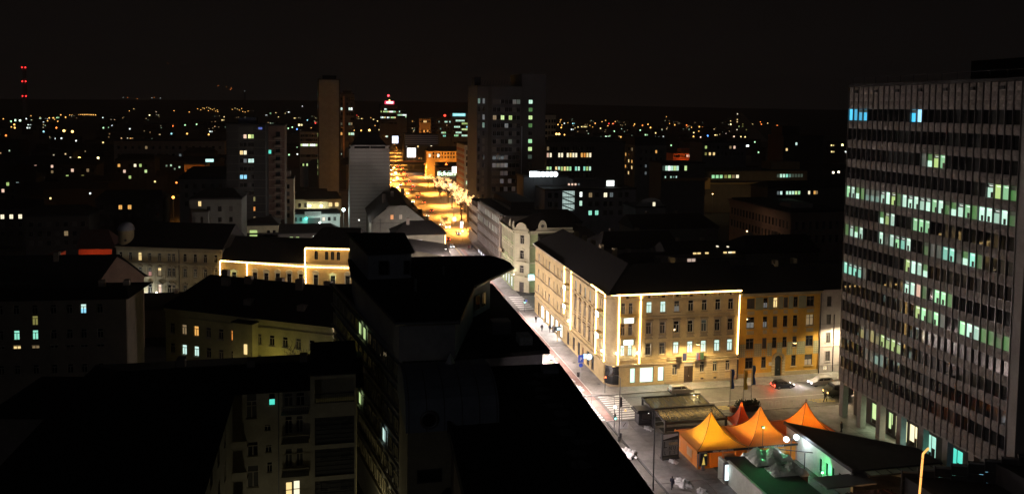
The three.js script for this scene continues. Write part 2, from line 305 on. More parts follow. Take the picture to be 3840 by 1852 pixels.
// ================= the office tower beside the square =================
{
  const X0 = 87.21, ZF = -124.06, BW = 1.29, N = 28, L = N * BW, g = thing('office_tower', 'tall curtain-walled office tower with rows of green lit windows beside the square', 'office tower', [104, 0, -106]);
  const f = new Face(g, X0, ZF, -Math.PI / 2), s = new Face(g, X0 + 1.7, ZF + L, 0);
  const clad = std([0.26, 0.23, 0.21], 0.75, { map: T_rough }), mull = std([0.13, 0.12, 0.12], 0.4, { metalness: 0.4 });
  mesh('core', box(31, 52, L + 1.2, X0 + 1.1 + 15.5 - 104, 6.4, ZF + L / 2 + 0.6 + 106), M.concrete, g);
  mesh('roof', box(33.4, 0.5, L + 2.2, X0 + 16.6 - 104, 58.4, ZF + L / 2 + 0.9 + 106), M.tar, g);
  mesh('plant_room', box(17, 3.6, 15, 4, 58.9, 3), M.tar, g);
  mesh('plant_room', box(9, 6.4, 9, 6, 58.9, 6), M.tar, g);
  mesh('soffit', box(32, 0.4, L + 1.6, X0 + 16.2 - 104, 6.1, ZF + L / 2 + 0.8 + 106), M.concrete, g);
  // cladding panels with a shallow pyramid each
  const pan = (h) => { const w = BW - 0.12, d = 0.13, a = [-w / 2, 0, 0], b = [w / 2, 0, 0], c = [w / 2, h, 0], e = [-w / 2, h, 0], p = [w * 0.12, h * 0.5, d]; return merge([tris([[a, b, p], [b, c, p], [c, e, p], [e, a, p]]), box(w + 0.06, h + 0.02, 0.1, 0, -0.01, -0.052)]); };
  const panels = { a: pan(1.22), b: pan(1.24), c: pan(1.2) }, prows = [];
  for (let k = 0; k < 3; k++) prows.push([54.69 + k * 1.225, panels.a]);
  for (let k = 0; k < 13; k++) prows.push([52.6 - 3.35 * k - 1.27, panels.b]);
  prows.push([7.78, panels.c], [6.52, panels.c]);
  const restP = [];
  for (let c = 0; c < N; c++) for (const [v, geo] of prows) {
    const u = (c + 0.5) * BW;
    if (c >= 12) f.put('cladding_panel', geo, clad, u, v, 0); else restP.push(geo.clone().translate(u, v, 0));
  }
  f.put('cladding_panels', merge(restP), clad).userData.kind = 'stuff';
  for (const c of [1, 5, 9, 13, 17, 21, 25]) f.put('vent', box(0.8, 0.42, 0.3), M.darkMetal, (c + 0.5) * BW, 57.35, 0.1);
  // windows
  const lit = { 0: '0B 1B 2B 3B 12B 13E', 2: '14d 15H 16Y 17G', 3: '24W 25Y 26G 27D', 4: '0G 1W 2H 3D 4h 5h 6h 7W 8W 9Y 10D 11W 12W 13W 14W 15W 16G 17W 18D 19H 20W 21G 22D 23W 24W 25W 26W 27D', 5: '7H 8Y 9W 13G 14G 15G', 6: '0D 1W 2H 3W 7W 8d 9W 10G 11C 12W 15D 16d 17d 18C 19C 20d 21H 22C 23D', 7: '12Y 13W 14W 15H', 8: '0C 1C 2C 3C 4d 12W 13W 14P 15D 17G 18G 19D', 9: '14Y 15G 16D 17G 18d 21G 22W 23W 24D 25D 26D 27D', 11: '4y 5d 6y 7y 8Y 9Y 10Y 11Y', 12: '5d 6d 7c 8c' };
  const WH = 2.06, wp = box(BW - 0.14, WH, 0.04), wf = merge([box(BW - 0.1, 0.08, 0.1), box(BW - 0.1, 0.08, 0.1, 0, WH - 0.08), box(0.05, WH, 0.1, -BW / 2 + 0.08), box(0.05, WH, 0.1, BW / 2 - 0.08)]), hp = box(BW - 0.2, WH * 0.45, 0.02), bl = box(BW - 0.2, 0.5, 0.02), restF = [], restG = [], blindM = std([0.3, 0.33, 0.3], 0.9), cl = box(BW * 0.55, 0.07, 0.02), cab = box(0.42, 0.75, 0.02);
  const darks = [M.pane, M.pane, std([0.02, 0.022, 0.022], 0.05), std([0.05, 0.055, 0.055], 0.1)];
  for (let r = 0; r < 14; r++) {
    const row = Object.fromEntries((lit[r] || '').split(' ').filter(Boolean).map((t) => [parseInt(t), t.replace(/\d+/, '')]));
    for (let c = 0; c < N; c++) {
      const u = (c + 0.5) * BW, v = 52.6 - 3.35 * r, k = row[c];
      if (!k && c < 8) { restF.push(wf.clone().translate(u, v, -0.1)); restG.push(wp.clone().translate(u, v, -0.13)); continue; }
      const w = f.put('window', wf, mull, u, v, -0.1);
      const m = !k ? darks[Math.floor(rnd() * 4)] : k === 'H' ? LIT.D : k === 'h' ? LIT.d : vary(LIT[k], Math.floor(rnd() * 3));
      mesh('pane', wp, m, w).position.z = -0.03;
      if (k === 'H' || k === 'h') mesh('blind', hp, k === 'H' ? LIT.W : LIT.c, w).position.set(0, 0.08, 0.0);
      else if (k && rnd() < 0.35) mesh('blind', bl, blindM, w).position.set(0, WH - 0.62, 0.0);
      if ('GWYC'.includes(k || '-')) { mesh('ceiling_light', cl, LIT.white, w).position.set(0.05, WH * 0.82, 0.002); if (rnd() < 0.55) mesh('cabinet', cab, M.wood, w).position.set(rr(-0.3, 0.3), 0.1, 0.002); }
    }
  }
  f.put('window_frames', merge(restF), mull).userData.kind = 'stuff';
  f.put('window_panes', merge(restG), M.pane).userData.kind = 'stuff';
  for (let c = 0; c <= N; c++) f.put('mullion', box(0.09, 52, 0.16, 0, 0, 0), mull, c * BW, 6.4, 0.07);
  // corner pier and the end wall towards the camera, with pale spandrels between glass bands
  mesh('corner_pier', box(1.7, 52, 1.5, X0 + 0.85 - 104, 6.4, ZF + L + 0.75 + 106), M.concrete, g);
  const pale = std([0.55, 0.54, 0.53], 0.7, { map: T_rough });
  s.z += 1.2;
  for (let k = 0; k < 15; k++) s.put('spandrel', box(29, 1.28, 0.3, 14.5), pale, 0.02, 54.7 - 3.35 * k, -0.1);
  for (let k = 0; k < 14; k++) s.put('glass_band', box(29, 2.05, 0.1, 14.5), k === 9 ? LIT.D : k % 3 ? M.pane : std([0.05, 0.1, 0.07], 0.1), 0.02, 52.62 - 3.35 * k, -0.25);
  for (let k = 0; k < 20; k++) s.put('mullion', box(0.1, 52, 0.2), mull, k * 1.5, 6.4, 0.14);
  // ground floor: columns and shop windows behind them
  const col = box(1.05, 6.1, 1.05);
  for (let k = 0; k < 8; k++) f.put('column', col, M.concrete, 0.5 + k * 4.95, 0, -0.7);
  const sh = new Face(g, X0 + 3.1, ZF, -Math.PI / 2), shop = std([0.07, 0.065, 0.06], 0.6), wins = [[6.1, 2.9, LIT.lime], [9.6, 1.3, LIT.lime], [12.2, 3, glow([1, 0.95, 0.5], 1.2)], [15, 2, glow([1, 0.9, 0.55], 1.3)], [18.6, 3, glow([0.5, 1, 0.8], 0.9)], [23.8, 3.4, LIT.teal], [29, 2.4, LIT.blue]];
  sh.wall(L, 6.1, wins.map(([u, w]) => ({ u, w, v: 0.5, h: 3.6 })), shop);
  for (const [u, w, m] of wins) {
    const win = sh.put('shop_window', merge([box(w, 0.1, 0.12), box(w, 0.1, 0.12, 0, 3.5), box(0.1, 3.6, 0.12, -w / 2 + 0.05), box(0.1, 3.6, 0.12, w / 2 - 0.05), box(0.06, 3.6, 0.1, w * 0.12)]), M.metal, u, 0.5, -0.2);
    mesh('pane', box(w, 3.6, 0.04), m, win).position.z = -0.1;
    mesh('display', merge([box(w * 0.5, 0.7, 0.1, -w * 0.15, 0.1), box(w * 0.2, 1.5, 0.1, w * 0.28, 0.1)]), M.wood, win).position.z = 0.06;
  }
  for (const [u, c] of [[7, [0.8, 1, 0.6]], [13.4, [1, 0.95, 0.6]], [18.6, [0.6, 1, 0.85]], [23.8, [0.3, 1, 0.8]]]) area(c, 5, 3.2, 2.8, [X0 + 2.9, 2.2, ZF + u], [X0 - 10, 0.5, ZF + u]);
  // railing and masts on the roof
  const rail = [];
  for (let k = 0; k <= 12; k++) rail.push(bar(V(X0 + 0.6 - 104, 58.9, ZF + k * 3 + 106), V(X0 + 0.6 - 104, 60, ZF + k * 3 + 106), 0.03));
  rail.push(bar(V(X0 + 0.6 - 104, 60, ZF + 106), V(X0 + 0.6 - 104, 60, ZF + L + 106), 0.03));
  mesh('roof_railing', merge(rail), M.darkMetal, g);
}

// ================= the corner building outlined with rope lights =================
const ROPE = glow([1, 0.62, 0.2], 9), CREAM = plaster([0.56, 0.42, 0.2]), CREAM2 = plaster([0.52, 0.41, 0.23]), TRIM = plaster([0.36, 0.28, 0.17]);
const rope = (pts, r = 0.085) => tube(pts.map(([x, y, z]) => V(x, y, z)), r, 5);
{
  const g = thing('corner_building', 'cream corner building with rounded corner, outlined by glowing rope lights', 'building', [64, 0, -158]);
  const zF = -145, xL = 51.3, f = new Face(g, 53.6, zF, 0), W = 25.2, l = new Face(g, xL, -176, -Math.PI / 2), WL = 28.6, U = (x) => x - 53.6, Uz = (z) => z + 176;
  // front towards the cross street
  const wins = [], bays = [59.52, 62.42, 65.33, 68.3, 71.2, 74.1, 76.9];
  bays.forEach((x, i) => {
    wins.push({ u: U(x), v: 14.45, w: 1.15, h: 2.2, lit: i < 2 ? LIT.cool : null, curtain: i === 2, sill: 1, half: i === 2 ? LIT.dimCool : 0 });
    wins.push({ u: U(x), v: 10.25, w: 1.15, h: 2.35, lit: 0, curtain: i < 2 || i === 4, hood: 'flat', apron: 1, surround: 1, half: i === 1 ? null : i === 0 ? null : 0 });
    wins.push({ u: U(x), v: 6.12, w: 1.15, h: 2.3, lit: i >= 2 ? LIT.cool : null, curtain: 1, sill: 1, surround: 1 });
  });
  for (const x of [54.2, 55.72]) { wins.push({ u: U(x), v: 14.4, w: 0.85, h: 2.2, curtain: 1 }, { u: U(x), v: 10.2, w: 0.85, h: 2.3, curtain: 1 }, { u: U(x), v: 6.2, w: 0.85, h: 2.1, lit: LIT.cool }); }
  const ground = [{ u: U(65.2), v: 1.8, w: 1.1, h: 2.1, curtain: 1 }, { u: U(71.05), v: 2.05, w: 0.95, h: 2.25, sill: 1 }, { u: U(73.8), v: 2.05, w: 0.95, h: 2.25, sill: 1 }, { u: U(76.55), v: 2.05, w: 0.95, h: 2.25, sill: 1 }];
  const shops = [{ u: U(56.4), v: 0.7, w: 1.15, h: 3 }, { u: U(59.3), v: 0.65, w: 2.9, h: 3.05 }, { u: U(62.3), v: 0.75, w: 1.35, h: 2.9 }], door = { u: U(68.15), v: 0, w: 2, h: 4.1 }, cells = [71.1, 73.9].map((x) => ({ u: U(x), v: 0.5, w: 0.7, h: 0.45 }));
  f.wall(W, 18.2, [...wins, ...ground, ...shops, door, ...cells], CREAM);
  for (const w of [...wins, ...ground]) f.window({ ...w, trim: TRIM });
  for (const o of shops) {
    const s = f.put('shop_window', merge([box(o.w, 0.1, 0.14), box(o.w, 0.1, 0.14, 0, o.h - 0.1), box(0.1, o.h, 0.14, -o.w / 2 + 0.05), box(0.1, o.h, 0.14, o.w / 2 - 0.05)]), M.metal, o.u, o.v, -0.18);
    mesh('pane', box(o.w, o.h, 0.04), glow([0.7, 1, 0.82], 1.25), s).position.z = -0.1;
    area([0.75, 1, 0.85], 2.5, o.w, o.h, [53.6 + o.u, o.v + o.h / 2, zF + 0.1], [53.6 + o.u, 0, zF + 12]);
  }
  const dr = f.put('door', merge([box(0.96, 3.3, 0.1, -0.5), box(0.96, 3.3, 0.1, 0.5), box(2, 0.12, 0.14, 0, 3.3), box(0.7, 0.9, 0.06, -0.5, 0.4, 0.06), box(0.7, 0.9, 0.06, 0.5, 0.4, 0.06), box(0.7, 1.2, 0.06, -0.5, 1.7, 0.06), box(0.7, 1.2, 0.06, 0.5, 1.7, 0.06)]), M.wood, door.u, 0, -0.2);
  mesh('fanlight', box(1.9, 0.6, 0.05, 0, 3.45), LIT.dimWarm, dr); mesh('handle', box(0.06, 0.3, 0.08, 0.08, 1.3, 0.12), M.steel, dr);
  for (const o of cells) mesh('grille', box(0.66, 0.42, 0.05), M.frameDark, f.put('cellar_window', box(0.7, 0.45, 0.06), M.frameDark, o.u, o.v, -0.3)).position.z = 0.05;
  // rusticated ground floor: courses of stone standing a little proud
  const course = (x0, x1, v) => f.put('stone_course', rbox(x1 - x0, 0.44, 0.06, 0.02), CREAM2, (U(x0) + U(x1)) / 2, v, 0.03);
  for (let k = 0; k < 8; k++) { const v = 0.62 + k * 0.5; course(63.1, 64.6, v); course(65.8, 67.05, v); course(69.25, 70.45, v); course(71.65, 73.2, v); course(74.4, 75.95, v); course(77.15, 78.75, v); }
  f.put('plinth', merge([box(U(67.1) - U(63.05), 0.6, 0.1, (U(67.1) + U(63.05)) / 2), box(U(78.8) - U(69.2), 0.6, 0.1, (U(78.8) + U(69.2)) / 2)]), TRIM, 0, 0, 0.05);
  f.put('string_course', merge([box(W - 9.9, 0.22, 0.34, 9.9 + (W - 9.9) / 2, 4.85), box(W, 0.12, 0.2, W / 2, 5.3)]), CREAM2, 0, 0, 0.1);
  f.put('string_course', box(W, 0.14, 0.16, W / 2), CREAM2, 0, 13.62, 0.07);
  f.put('string_course', box(W, 0.3, 0.5, W / 2), CREAM2, 0, 4.3, 0.2);
  const cor = (w) => merge([box(w, 0.26, 0.3, w / 2, 17.1, 0.12), box(w, 0.22, 0.75, w / 2, 18.2, 0.35)]);
  f.put('cornice', cor(W), CREAM2);
  for (let k = 0; k < 8; k++) { const x = k < 7 ? bays[k] : 55; f.put('frieze_opening', merge([box(0.55, 0.5, 0.16, 0, 0), box(0.75, 0.1, 0.22, 0, 0.52)]), M.wood, U(x), 17.45, 0.05); }
  for (let k = 0; k < 14; k++) f.put('bracket', merge([box(0.24, 0.5, 0.5, 0, 0, 0.2), box(0.3, 0.14, 0.6, 0, 0.44, 0.25)]), CREAM2, U(58.2 + k * 1.57), 17.45, 0.05);
  // balconies with lit parapet panels on the corner bay
  for (const v of [13.35, 9.1]) {
    const b = f.put('balcony', merge([box(3, 0.2, 1, 0, -0.55, 0.5), box(3.2, 0.12, 1.1, 0, 0.62, 0.5), box(0.2, 1.1, 0.9, -1.35, -0.5, 0.45), box(0.2, 1.1, 0.9, 1.35, -0.5, 0.45)]), CREAM2, U(55), v, 0);
    mesh('light_panel', box(1.9, 0.92, 0.12), glow([0.86, 1, 0.9], 2.6), b).position.set(0, -0.42, 0.98);
    area([0.9, 1, 0.92], 3, 1.9, 0.9, [55, v + 0.05, zF + 1.15], [55, v, zF + 9]);
  }
  // front towards the main street
  const lw = [], zb = [-167.2, -163.75, -160.35, -157.0, -153.7];
  for (const z of zb) {
    lw.push({ u: Uz(z), v: 14.3, w: 1.25, h: 2.25, arch: 1, lit: z !== -163.75 ? LIT.c : 0, sill: 1 }, { u: Uz(z), v: 10.1, w: 1.2, h: 2.5, curtain: 1, hood: 'peak', apron: 1, surround: 1 }, { u: Uz(z), v: 5.95, w: 1.2, h: 2.4, sill: 1, hood: 'flat', surround: 1 });
  }
  for (const z of [-173.1, -149.6]) for (const d of [-0.65, 0.65]) lw.push({ u: Uz(z) + d, v: 15, w: 0.8, h: 2 }, { u: Uz(z) + d, v: 10.9, w: 0.8, h: 2, curtain: 1 }, { u: Uz(z) + d, v: 6.4, w: 0.8, h: 2, curtain: 1 });
  const lg = [-172.5, -168, -164.2, -157.6, -154.6].map((z) => ({ u: Uz(z), v: 0.5, w: 1.7, h: 3 })), ld = { u: Uz(-161.15), v: 0.1, w: 1.2, h: 3.2 };
  l.wall(WL, 18.2, [...lw, ...lg, ld], CREAM);
  for (const w of lw) l.window({ ...w, trim: TRIM, bars: w.arch ? 'I' : 'T' });
  for (const o of lg) { const s = l.put('shop_window', merge([box(o.w, 0.1, 0.14), box(o.w, 0.1, 0.14, 0, o.h - 0.1), box(0.1, o.h, 0.14, -o.w / 2 + 0.05), box(0.1, o.h, 0.14, o.w / 2 - 0.05)]), M.metal, o.u, o.v, -0.18); mesh('pane', box(o.w, o.h, 0.04), M.paneCurtain, s).position.z = -0.1; }
  mesh('handle', box(0.06, 0.3, 0.08, 0.4, 1.3, 0.1), M.steel, l.put('door', box(1.2, 3.2, 0.1), std([0.12, 0.05, 0.03], 0.6), ld.u, 0.1, -0.2));
  l.put('string_course', merge([box(WL, 0.3, 0.5, WL / 2, 4.3, 0.2), box(WL, 0.12, 0.2, WL / 2, 5.3, 0.1), box(WL, 0.14, 0.16, WL / 2, 13.62, 0.07)]), CREAM2);
  l.put('cornice', cor(WL), CREAM2);
  for (let k = 0; k < 10; k++) l.put('panel_relief', rbox(1.3, 0.8, 0.08, 0.03), TRIM, 8.6 + k * 1.55, 17.35, 0.03);
  for (const z of [-173.1, -149.6]) for (const v of [13.5, 9.2]) {
    const b = l.put('balcony', merge([box(2.6, 0.2, 0.9, 0, -0.55, 0.45), box(2.7, 0.12, 1, 0, 0.62, 0.45)]), CREAM2, Uz(z), v, 0);
    mesh('light_panel', box(1.8, 0.95, 0.12), glow([0.86, 1, 0.9], 2.6), b).position.set(0, -0.42, 0.9);
  }
  // the rounded corner between the two fronts
  const R = 2.3, arc = (r, y0, h, x, z) => { const p = []; for (let k = 0; k <= 10; k++) { const a = Math.PI / 2 + (k / 10) * (Math.PI / 2); p.push([Math.cos(a) * r, Math.sin(a) * r]); } for (let k = 10; k >= 0; k--) { const a = Math.PI / 2 + (k / 10) * (Math.PI / 2); p.push([Math.cos(a) * (R - 0.5), Math.sin(a) * (R - 0.5)]); } return prism(p, y0, y0 + h).translate(x, 0, z); };
  const cx = 53.6 - 64, cz = zF - R + 158;
  mesh('corner_wall', arc(R, 4.3, 14, cx, cz), CREAM, g);
  for (let k = 0; k < 26; k++) mesh('corner_course', arc(R + 0.04, 4.9 + k * 0.5, 0.46, cx, cz), CREAM2, g);
  mesh('corner_cornice', merge([arc(R + 0.7, 18.2, 0.22, cx, cz), arc(R + 0.25, 17.1, 0.26, cx, cz), arc(R + 0.4, 4.3, 0.3, cx, cz)]), CREAM2, g);
  const gl = mesh('corner_shop_window', arc(R - 0.15, 0.2, 3.9, cx, cz), M.pane, g);
  mesh('sill', arc(R - 0.1, 0, 0.5, cx, cz), TRIM, gl);
  mesh('corner_column', cyl(0.28, 0.28, 4.3, 14, -11.9, 0, 11.6), TRIM, g);
  // roof over both wings
  const r1 = mesh('roof', roofGeo(27.5, 13, 4.6, 7, 0, 0.5), M.roof, g); r1.position.set(51.4 - 64, 18.42, zF + 158 + 0.2);
  const r2 = mesh('roof', roofGeo(31.2, 13, 4.6, 0, 7, 0.5), M.roof, g); r2.rotation.y = -Math.PI / 2; r2.position.set(xL - 64 - 0.2, 18.42, -176 + 158);
  mesh('chimney', box(0.9, 2, 1.6, 3, 22, 6), TRIM, g); mesh('chimney', box(0.8, 1.8, 1.4, -5, 22.2, -6), TRIM, g); mesh('chimney', box(0.8, 1.6, 1.2, -6, 22.2, -12), TRIM, g);
  mesh('back_wall', merge([box(0.4, 18.2, 12, 78.6 - 64, 0, zF - 6 + 158), box(14, 18.2, 0.4, 72 - 64, 0, zF - 12.8 + 158), box(0.4, 18.2, 18, xL + 12.8 - 64, 0, -167 + 158)]), CREAM2, g);
  mesh('drainpipe', cyl(0.09, 0.09, 17.8, 8, 78.6 - 64, 0.2, zF + 158 + 0.15), M.darkMetal, g);
  // the rope lights, each run a thing of its own
  const GR = 'rope lights outlining the cream corner building', runs = [
    ['along the front cornice', [[53.6, 18.36, -144.2], [78.75, 18.36, -144.2]]], ['down the far edge of the cross street front', [[78.72, 18.3, -144.9], [78.5, 5.3, -144.9]].map(([x, y, z]) => [x, y, z + 0.08])],
    ['down beside the corner bay lamp', [[57.72, 18.2, -144.85], [57.62, 4.5, -144.85]]], ['down the front end of the rounded corner', [[53.3, 18.2, -144.85], [53.25, 4.4, -144.85], [52.3, 4.3, -145.2]]],
    ['down the street end of the rounded corner', [[51.2, 18.2, -147.3], [51.2, 4.4, -147.3], [51.6, 4.3, -146.3]]], ['down the main street front next to the corner', [[51.15, 18.1, -152.45], [51.15, 4.4, -152.5]]],
    ['down the main street front near its end', [[51.15, 18.2, -170.3], [51.15, 4.6, -170.3]]], ['down the far edge of the main street front', [[51.15, 18.15, -175.75], [51.15, 6.9, -175.65]]],
    ['along the main street cornice', [[50.55, 18.36, -154], [50.55, 18.36, -147.3], [51, 18.36, -145.8], [52, 18.36, -144.6], [53.6, 18.36, -144.2]]],
  ];
  for (const [where, pts] of runs) {
    const t = thing('rope_light', 'glowing rope light running ' + where, 'rope light', pts[0].map((v, i) => v), 0, GR), o = pts[0];
    mesh('light_tube', rope(pts.map((p) => p.map((v, i) => v - o[i])), 0.15), ROPE, t);
    mesh('clips', merge(pts.slice(1).flatMap((p, i) => { const a = V(...pts[i]), b = V(...p), n = Math.max(1, Math.round(a.distanceTo(b) / 3)); return Array.from({ length: n }, (_, k) => { const q = a.clone().lerp(b, (k + 0.5) / n); return box(0.28, 0.06, 0.28, q.x - o[0], q.y - o[1], q.z - o[2]); }); })), M.darkMetal, t);
  }
  // wall lamps: bright fittings on both sides of the corner bay
  const lampAt = (x, y, z, dx, dz, label) => {
    const t = thing('wall_lamp', label, 'wall lamp', [x, y, z], 0, 'wall lamps on the corner building');
    mesh('bracket', box(0.1, 0.1, 0.1, -dx * 0.16, 0, -dz * 0.16), M.darkMetal, t);
    mesh('lamp_shade', merge([cyl(0.2, 0.2, 0.1, 12, 0, 0.28, 0), cyl(0.2, 0.2, 0.1, 12, 0, -0.36, 0)]), M.darkMetal, t);
    mesh('bulb', ball(0.23), glow([1, 0.97, 0.85], 14), t);
    point([1, 0.93, 0.72], 26, x + dx * 0.35, y, z + dz * 0.35, 0.2);
  };
  lampAt(52.9, 6.9, zF + 0.32, 0, 1, 'bright wall lamp between the rounded corner and the lit bay'); lampAt(57.2, 6.75, zF + 0.32, 0, 1, 'bright wall lamp at the rope light by the cross street front');
  lampAt(xL - 0.32, 6.6, -147.9, -1, 0, 'bright wall lamp by the rounded corner on the main street side'); lampAt(xL - 0.32, 6.4, -171.2, -1, 0, 'bright wall lamp by the far rope lights on the main street side');
}

// ================= the yellow apartment house with a patterned green band =================
{
  const g = thing('yellow_building', 'yellow apartment house with a green patterned band and arched doorway', 'building', [88.5, 0, -152]);
  const YEL = plaster([0.62, 0.36, 0.05]), BAND = plaster([0.3, 0.32, 0.2]), PALE = plaster([0.45, 0.38, 0.22]), x0 = 79.2, W = 18.1, f = new Face(g, x0, -145.6, 0), U = (x) => x - x0, cols = [81.65, 84.9, 87.15, 89.45, 91.7, 95.05], ww = [1.75, 1, 1, 1, 1, 1.75], wins = [];
  [[14.2, 2.1], [10.2, 2.3], [5.9, 2.2]].forEach(([v, h], r) => cols.forEach((x, i) => wins.push({ u: U(x), v, w: ww[i], h, lit: r === 0 && i === 2 ? LIT.warm : r === 1 && i === 5 ? LIT.dimWarm : 0, half: (r === 0 && i === 1) || (r === 1 && i < 2) ? LIT.dimCool : 0, curtain: (i + r) % 3 === 0, sill: 1, bars: ww[i] > 1.5 ? 'TI' : 'T' })));
  const low = [[81.6, 1.75], [84.85, 1.05], [91.6, 1.05], [95, 1.75]].map(([x, w], i) => ({ u: U(x), v: 1.9, w, h: 2.3, sill: 1, curtain: i === 3, half: i === 3 ? LIT.dimWarm : 0 })), door = { u: U(88.1), v: 0, w: 1.5, h: 4.3, arch: 1 }, cells = [84.8, 91.6, 94.8].map((x) => ({ u: U(x), v: 0.35, w: 0.7, h: 0.5 }));
  f.wall(W, 17.2, [...wins, ...low, door, ...cells], YEL);
  for (const w of [...wins, ...low]) f.window({ ...w, trim: PALE, frame: M.frameDark });
  const dr = f.put('door', merge([box(1.44, 3.5, 0.1), cyl(0.72, 0.72, 0.1, 16).rotateX(Math.PI / 2).translate(0, 3.5, 0.05), box(0.08, 3.5, 0.16, 0, 0, 0.02)]), std([0.012, 0.02, 0.015], 0.3), door.u, 0, -0.24);
  mesh('handle', box(0.06, 0.3, 0.08, 0.12, 1.2, 0.12), M.steel, dr);
  for (let k = 0; k < 11; k++) { const a = (k + 0.5) / 11 * Math.PI, b = f.put('arch_stone', box(0.5, 0.46, 0.3, 0, -0.23), PALE, door.u + Math.cos(a) * 1.2, 3.55 + Math.sin(a) * 1.2, 0.12); b.rotation.set(0, 0, a); }
  for (const d of [-1.15, 1.15]) for (let k = 0; k < 6; k++) f.put('door_stone', rbox(0.66, 0.56, 0.22, 0.04), PALE, door.u + d, 0.02 + k * 0.59, 0.1);
  // glazed lozenges of the patterned band and of the top strip
  const loz = box(0.24, 0.24, 0.05, 0, -0.12).rotateZ(Math.PI / 4), L = [];
  f.put('band', merge([[0, U(80.7)], [U(82.6), U(84.3)], [U(85.5), U(86.6)], [U(87.7), U(88.9)], [U(90), U(91.15)], [U(92.25), U(94.1)], [U(96), W]].map(([a, b]) => box(b - a, 2.7, 0.04, (a + b) / 2, 4.3))), BAND, 0, 0, 0.02);
  for (let i = 0; i < 38; i++) for (let j = 0; j < 6; j++) { const u = 0.35 + i * 0.47, v = 4.5 + j * 0.44; if (![...wins, ...low].some((w) => Math.abs(u - w.u) < w.w / 2 + 0.25 && v > w.v - 0.2 && v < w.v + w.h + 0.2) && !(Math.abs(u - door.u) < 1.7 && v < 5.4)) L.push(loz.clone().translate(u, v, 0.06)); }
  f.put('band_tiles', merge(L), plaster([0.5, 0.48, 0.26])).userData.kind = 'stuff';
  for (let i = 0; i < 5; i++) f.put('top_panel', box(cols[i + 1] - cols[i] - (ww[i] + ww[i + 1]) / 2 - 0.2, 2.6, 0.05), BAND, U((cols[i] + ww[i] / 2 + cols[i + 1] - ww[i + 1] / 2) / 2), 13.9, 0.03);
  for (const r of [13.3, 9.3]) cols.forEach((x, i) => f.put('stucco_panel', merge([box(ww[i] * 0.9, 0.75, 0.08), box(ww[i] * 0.6, 0.2, 0.16, 0, 0.28)]), PALE, U(x), r - 0.35, 0.04));
  f.put('cornice', merge([box(W, 0.3, 0.9, W / 2, 17.2, 0.4), box(W, 0.2, 0.3, W / 2, 16.8, 0.15)]), PALE); f.put('plinth', merge([box(door.u - 1.5, 0.95, 0.1, (door.u - 1.5) / 2), box(W - door.u - 1.5, 0.95, 0.1, (W + door.u + 1.5) / 2)]), PALE, 0, 0, 0.05);
  f.put('name_plate', box(0.8, 0.7, 0.05), M.white, U(86.4), 2.3, 0.04);
  const r = mesh('roof', roofGeo(W, 13, 4.3, 0, 0, 0.4), M.roofGrey, g); r.position.set(x0 - 88.5, 17.5, 6.6);
  mesh('chimney', box(0.8, 2.2, 1.4, 2, 20.5, 0), PALE, g); mesh('chimney', box(0.8, 2.2, 1.4, 7, 20.5, -1), PALE, g);
  mesh('side_wall', merge([box(0.3, 17.2, 12.4, W / 2 - 0.15 - 0.25, 0, 0), box(W, 17.2, 0.3, -0.25, 0, -6.3)]), PALE, g);
  for (const x of [79.05, 97.35]) mesh('drainpipe', cyl(0.1, 0.1, 17, 8, x - 88.5, 0.1, 6.6), M.darkMetal, g);
}
// ================= the grey-white house between the yellow house and the office tower =================
{
  const g = thing('grey_white_building', 'pale grey house squeezed between the yellow house and the office tower', 'building', [104, 0, -152]);
  const WALL = plaster([0.55, 0.52, 0.5]), f = new Face(g, 97.5, -145.9, 0), wins = [];
  for (const x of [99.6, 103.4, 107.2]) for (const v of [13.9, 10.1, 6.3, 2.4]) wins.push({ u: x - 97.5, v, w: 1.05, h: 2.1, sill: 1, surround: 1, curtain: rnd() < 0.4 });
  const lampW = { u: 1.7, v: 0.5, w: 1, h: 0.9 };
  f.wall(13, 17.2, [...wins, lampW], WALL); for (const w of wins) f.window({ ...w, trim: WALL, frame: M.frameDark });
  f.window({ ...lampW, lit: LIT.cream, bars: '' });
  f.put('string_course', merge([box(13, 0.2, 0.2, 6.5, 9.75), box(13, 0.2, 0.2, 6.5, 5.5), box(13, 0.16, 0.16, 6.5, 1.6)]), WALL, 0, 0, 0.08); f.put('cornice', box(13, 0.3, 0.7, 6.5), WALL, 0, 17.2, 0.3);
  mesh('drainpipe', cyl(0.09, 0.09, 12, 8, -3.2, 0.2, 6.25), M.darkMetal, g);
  mesh('roof', roofGeo(13, 12, 4, 0, 0, 0.4), M.roofGrey, g).position.set(-6.5, 17.5, 6.1);
}
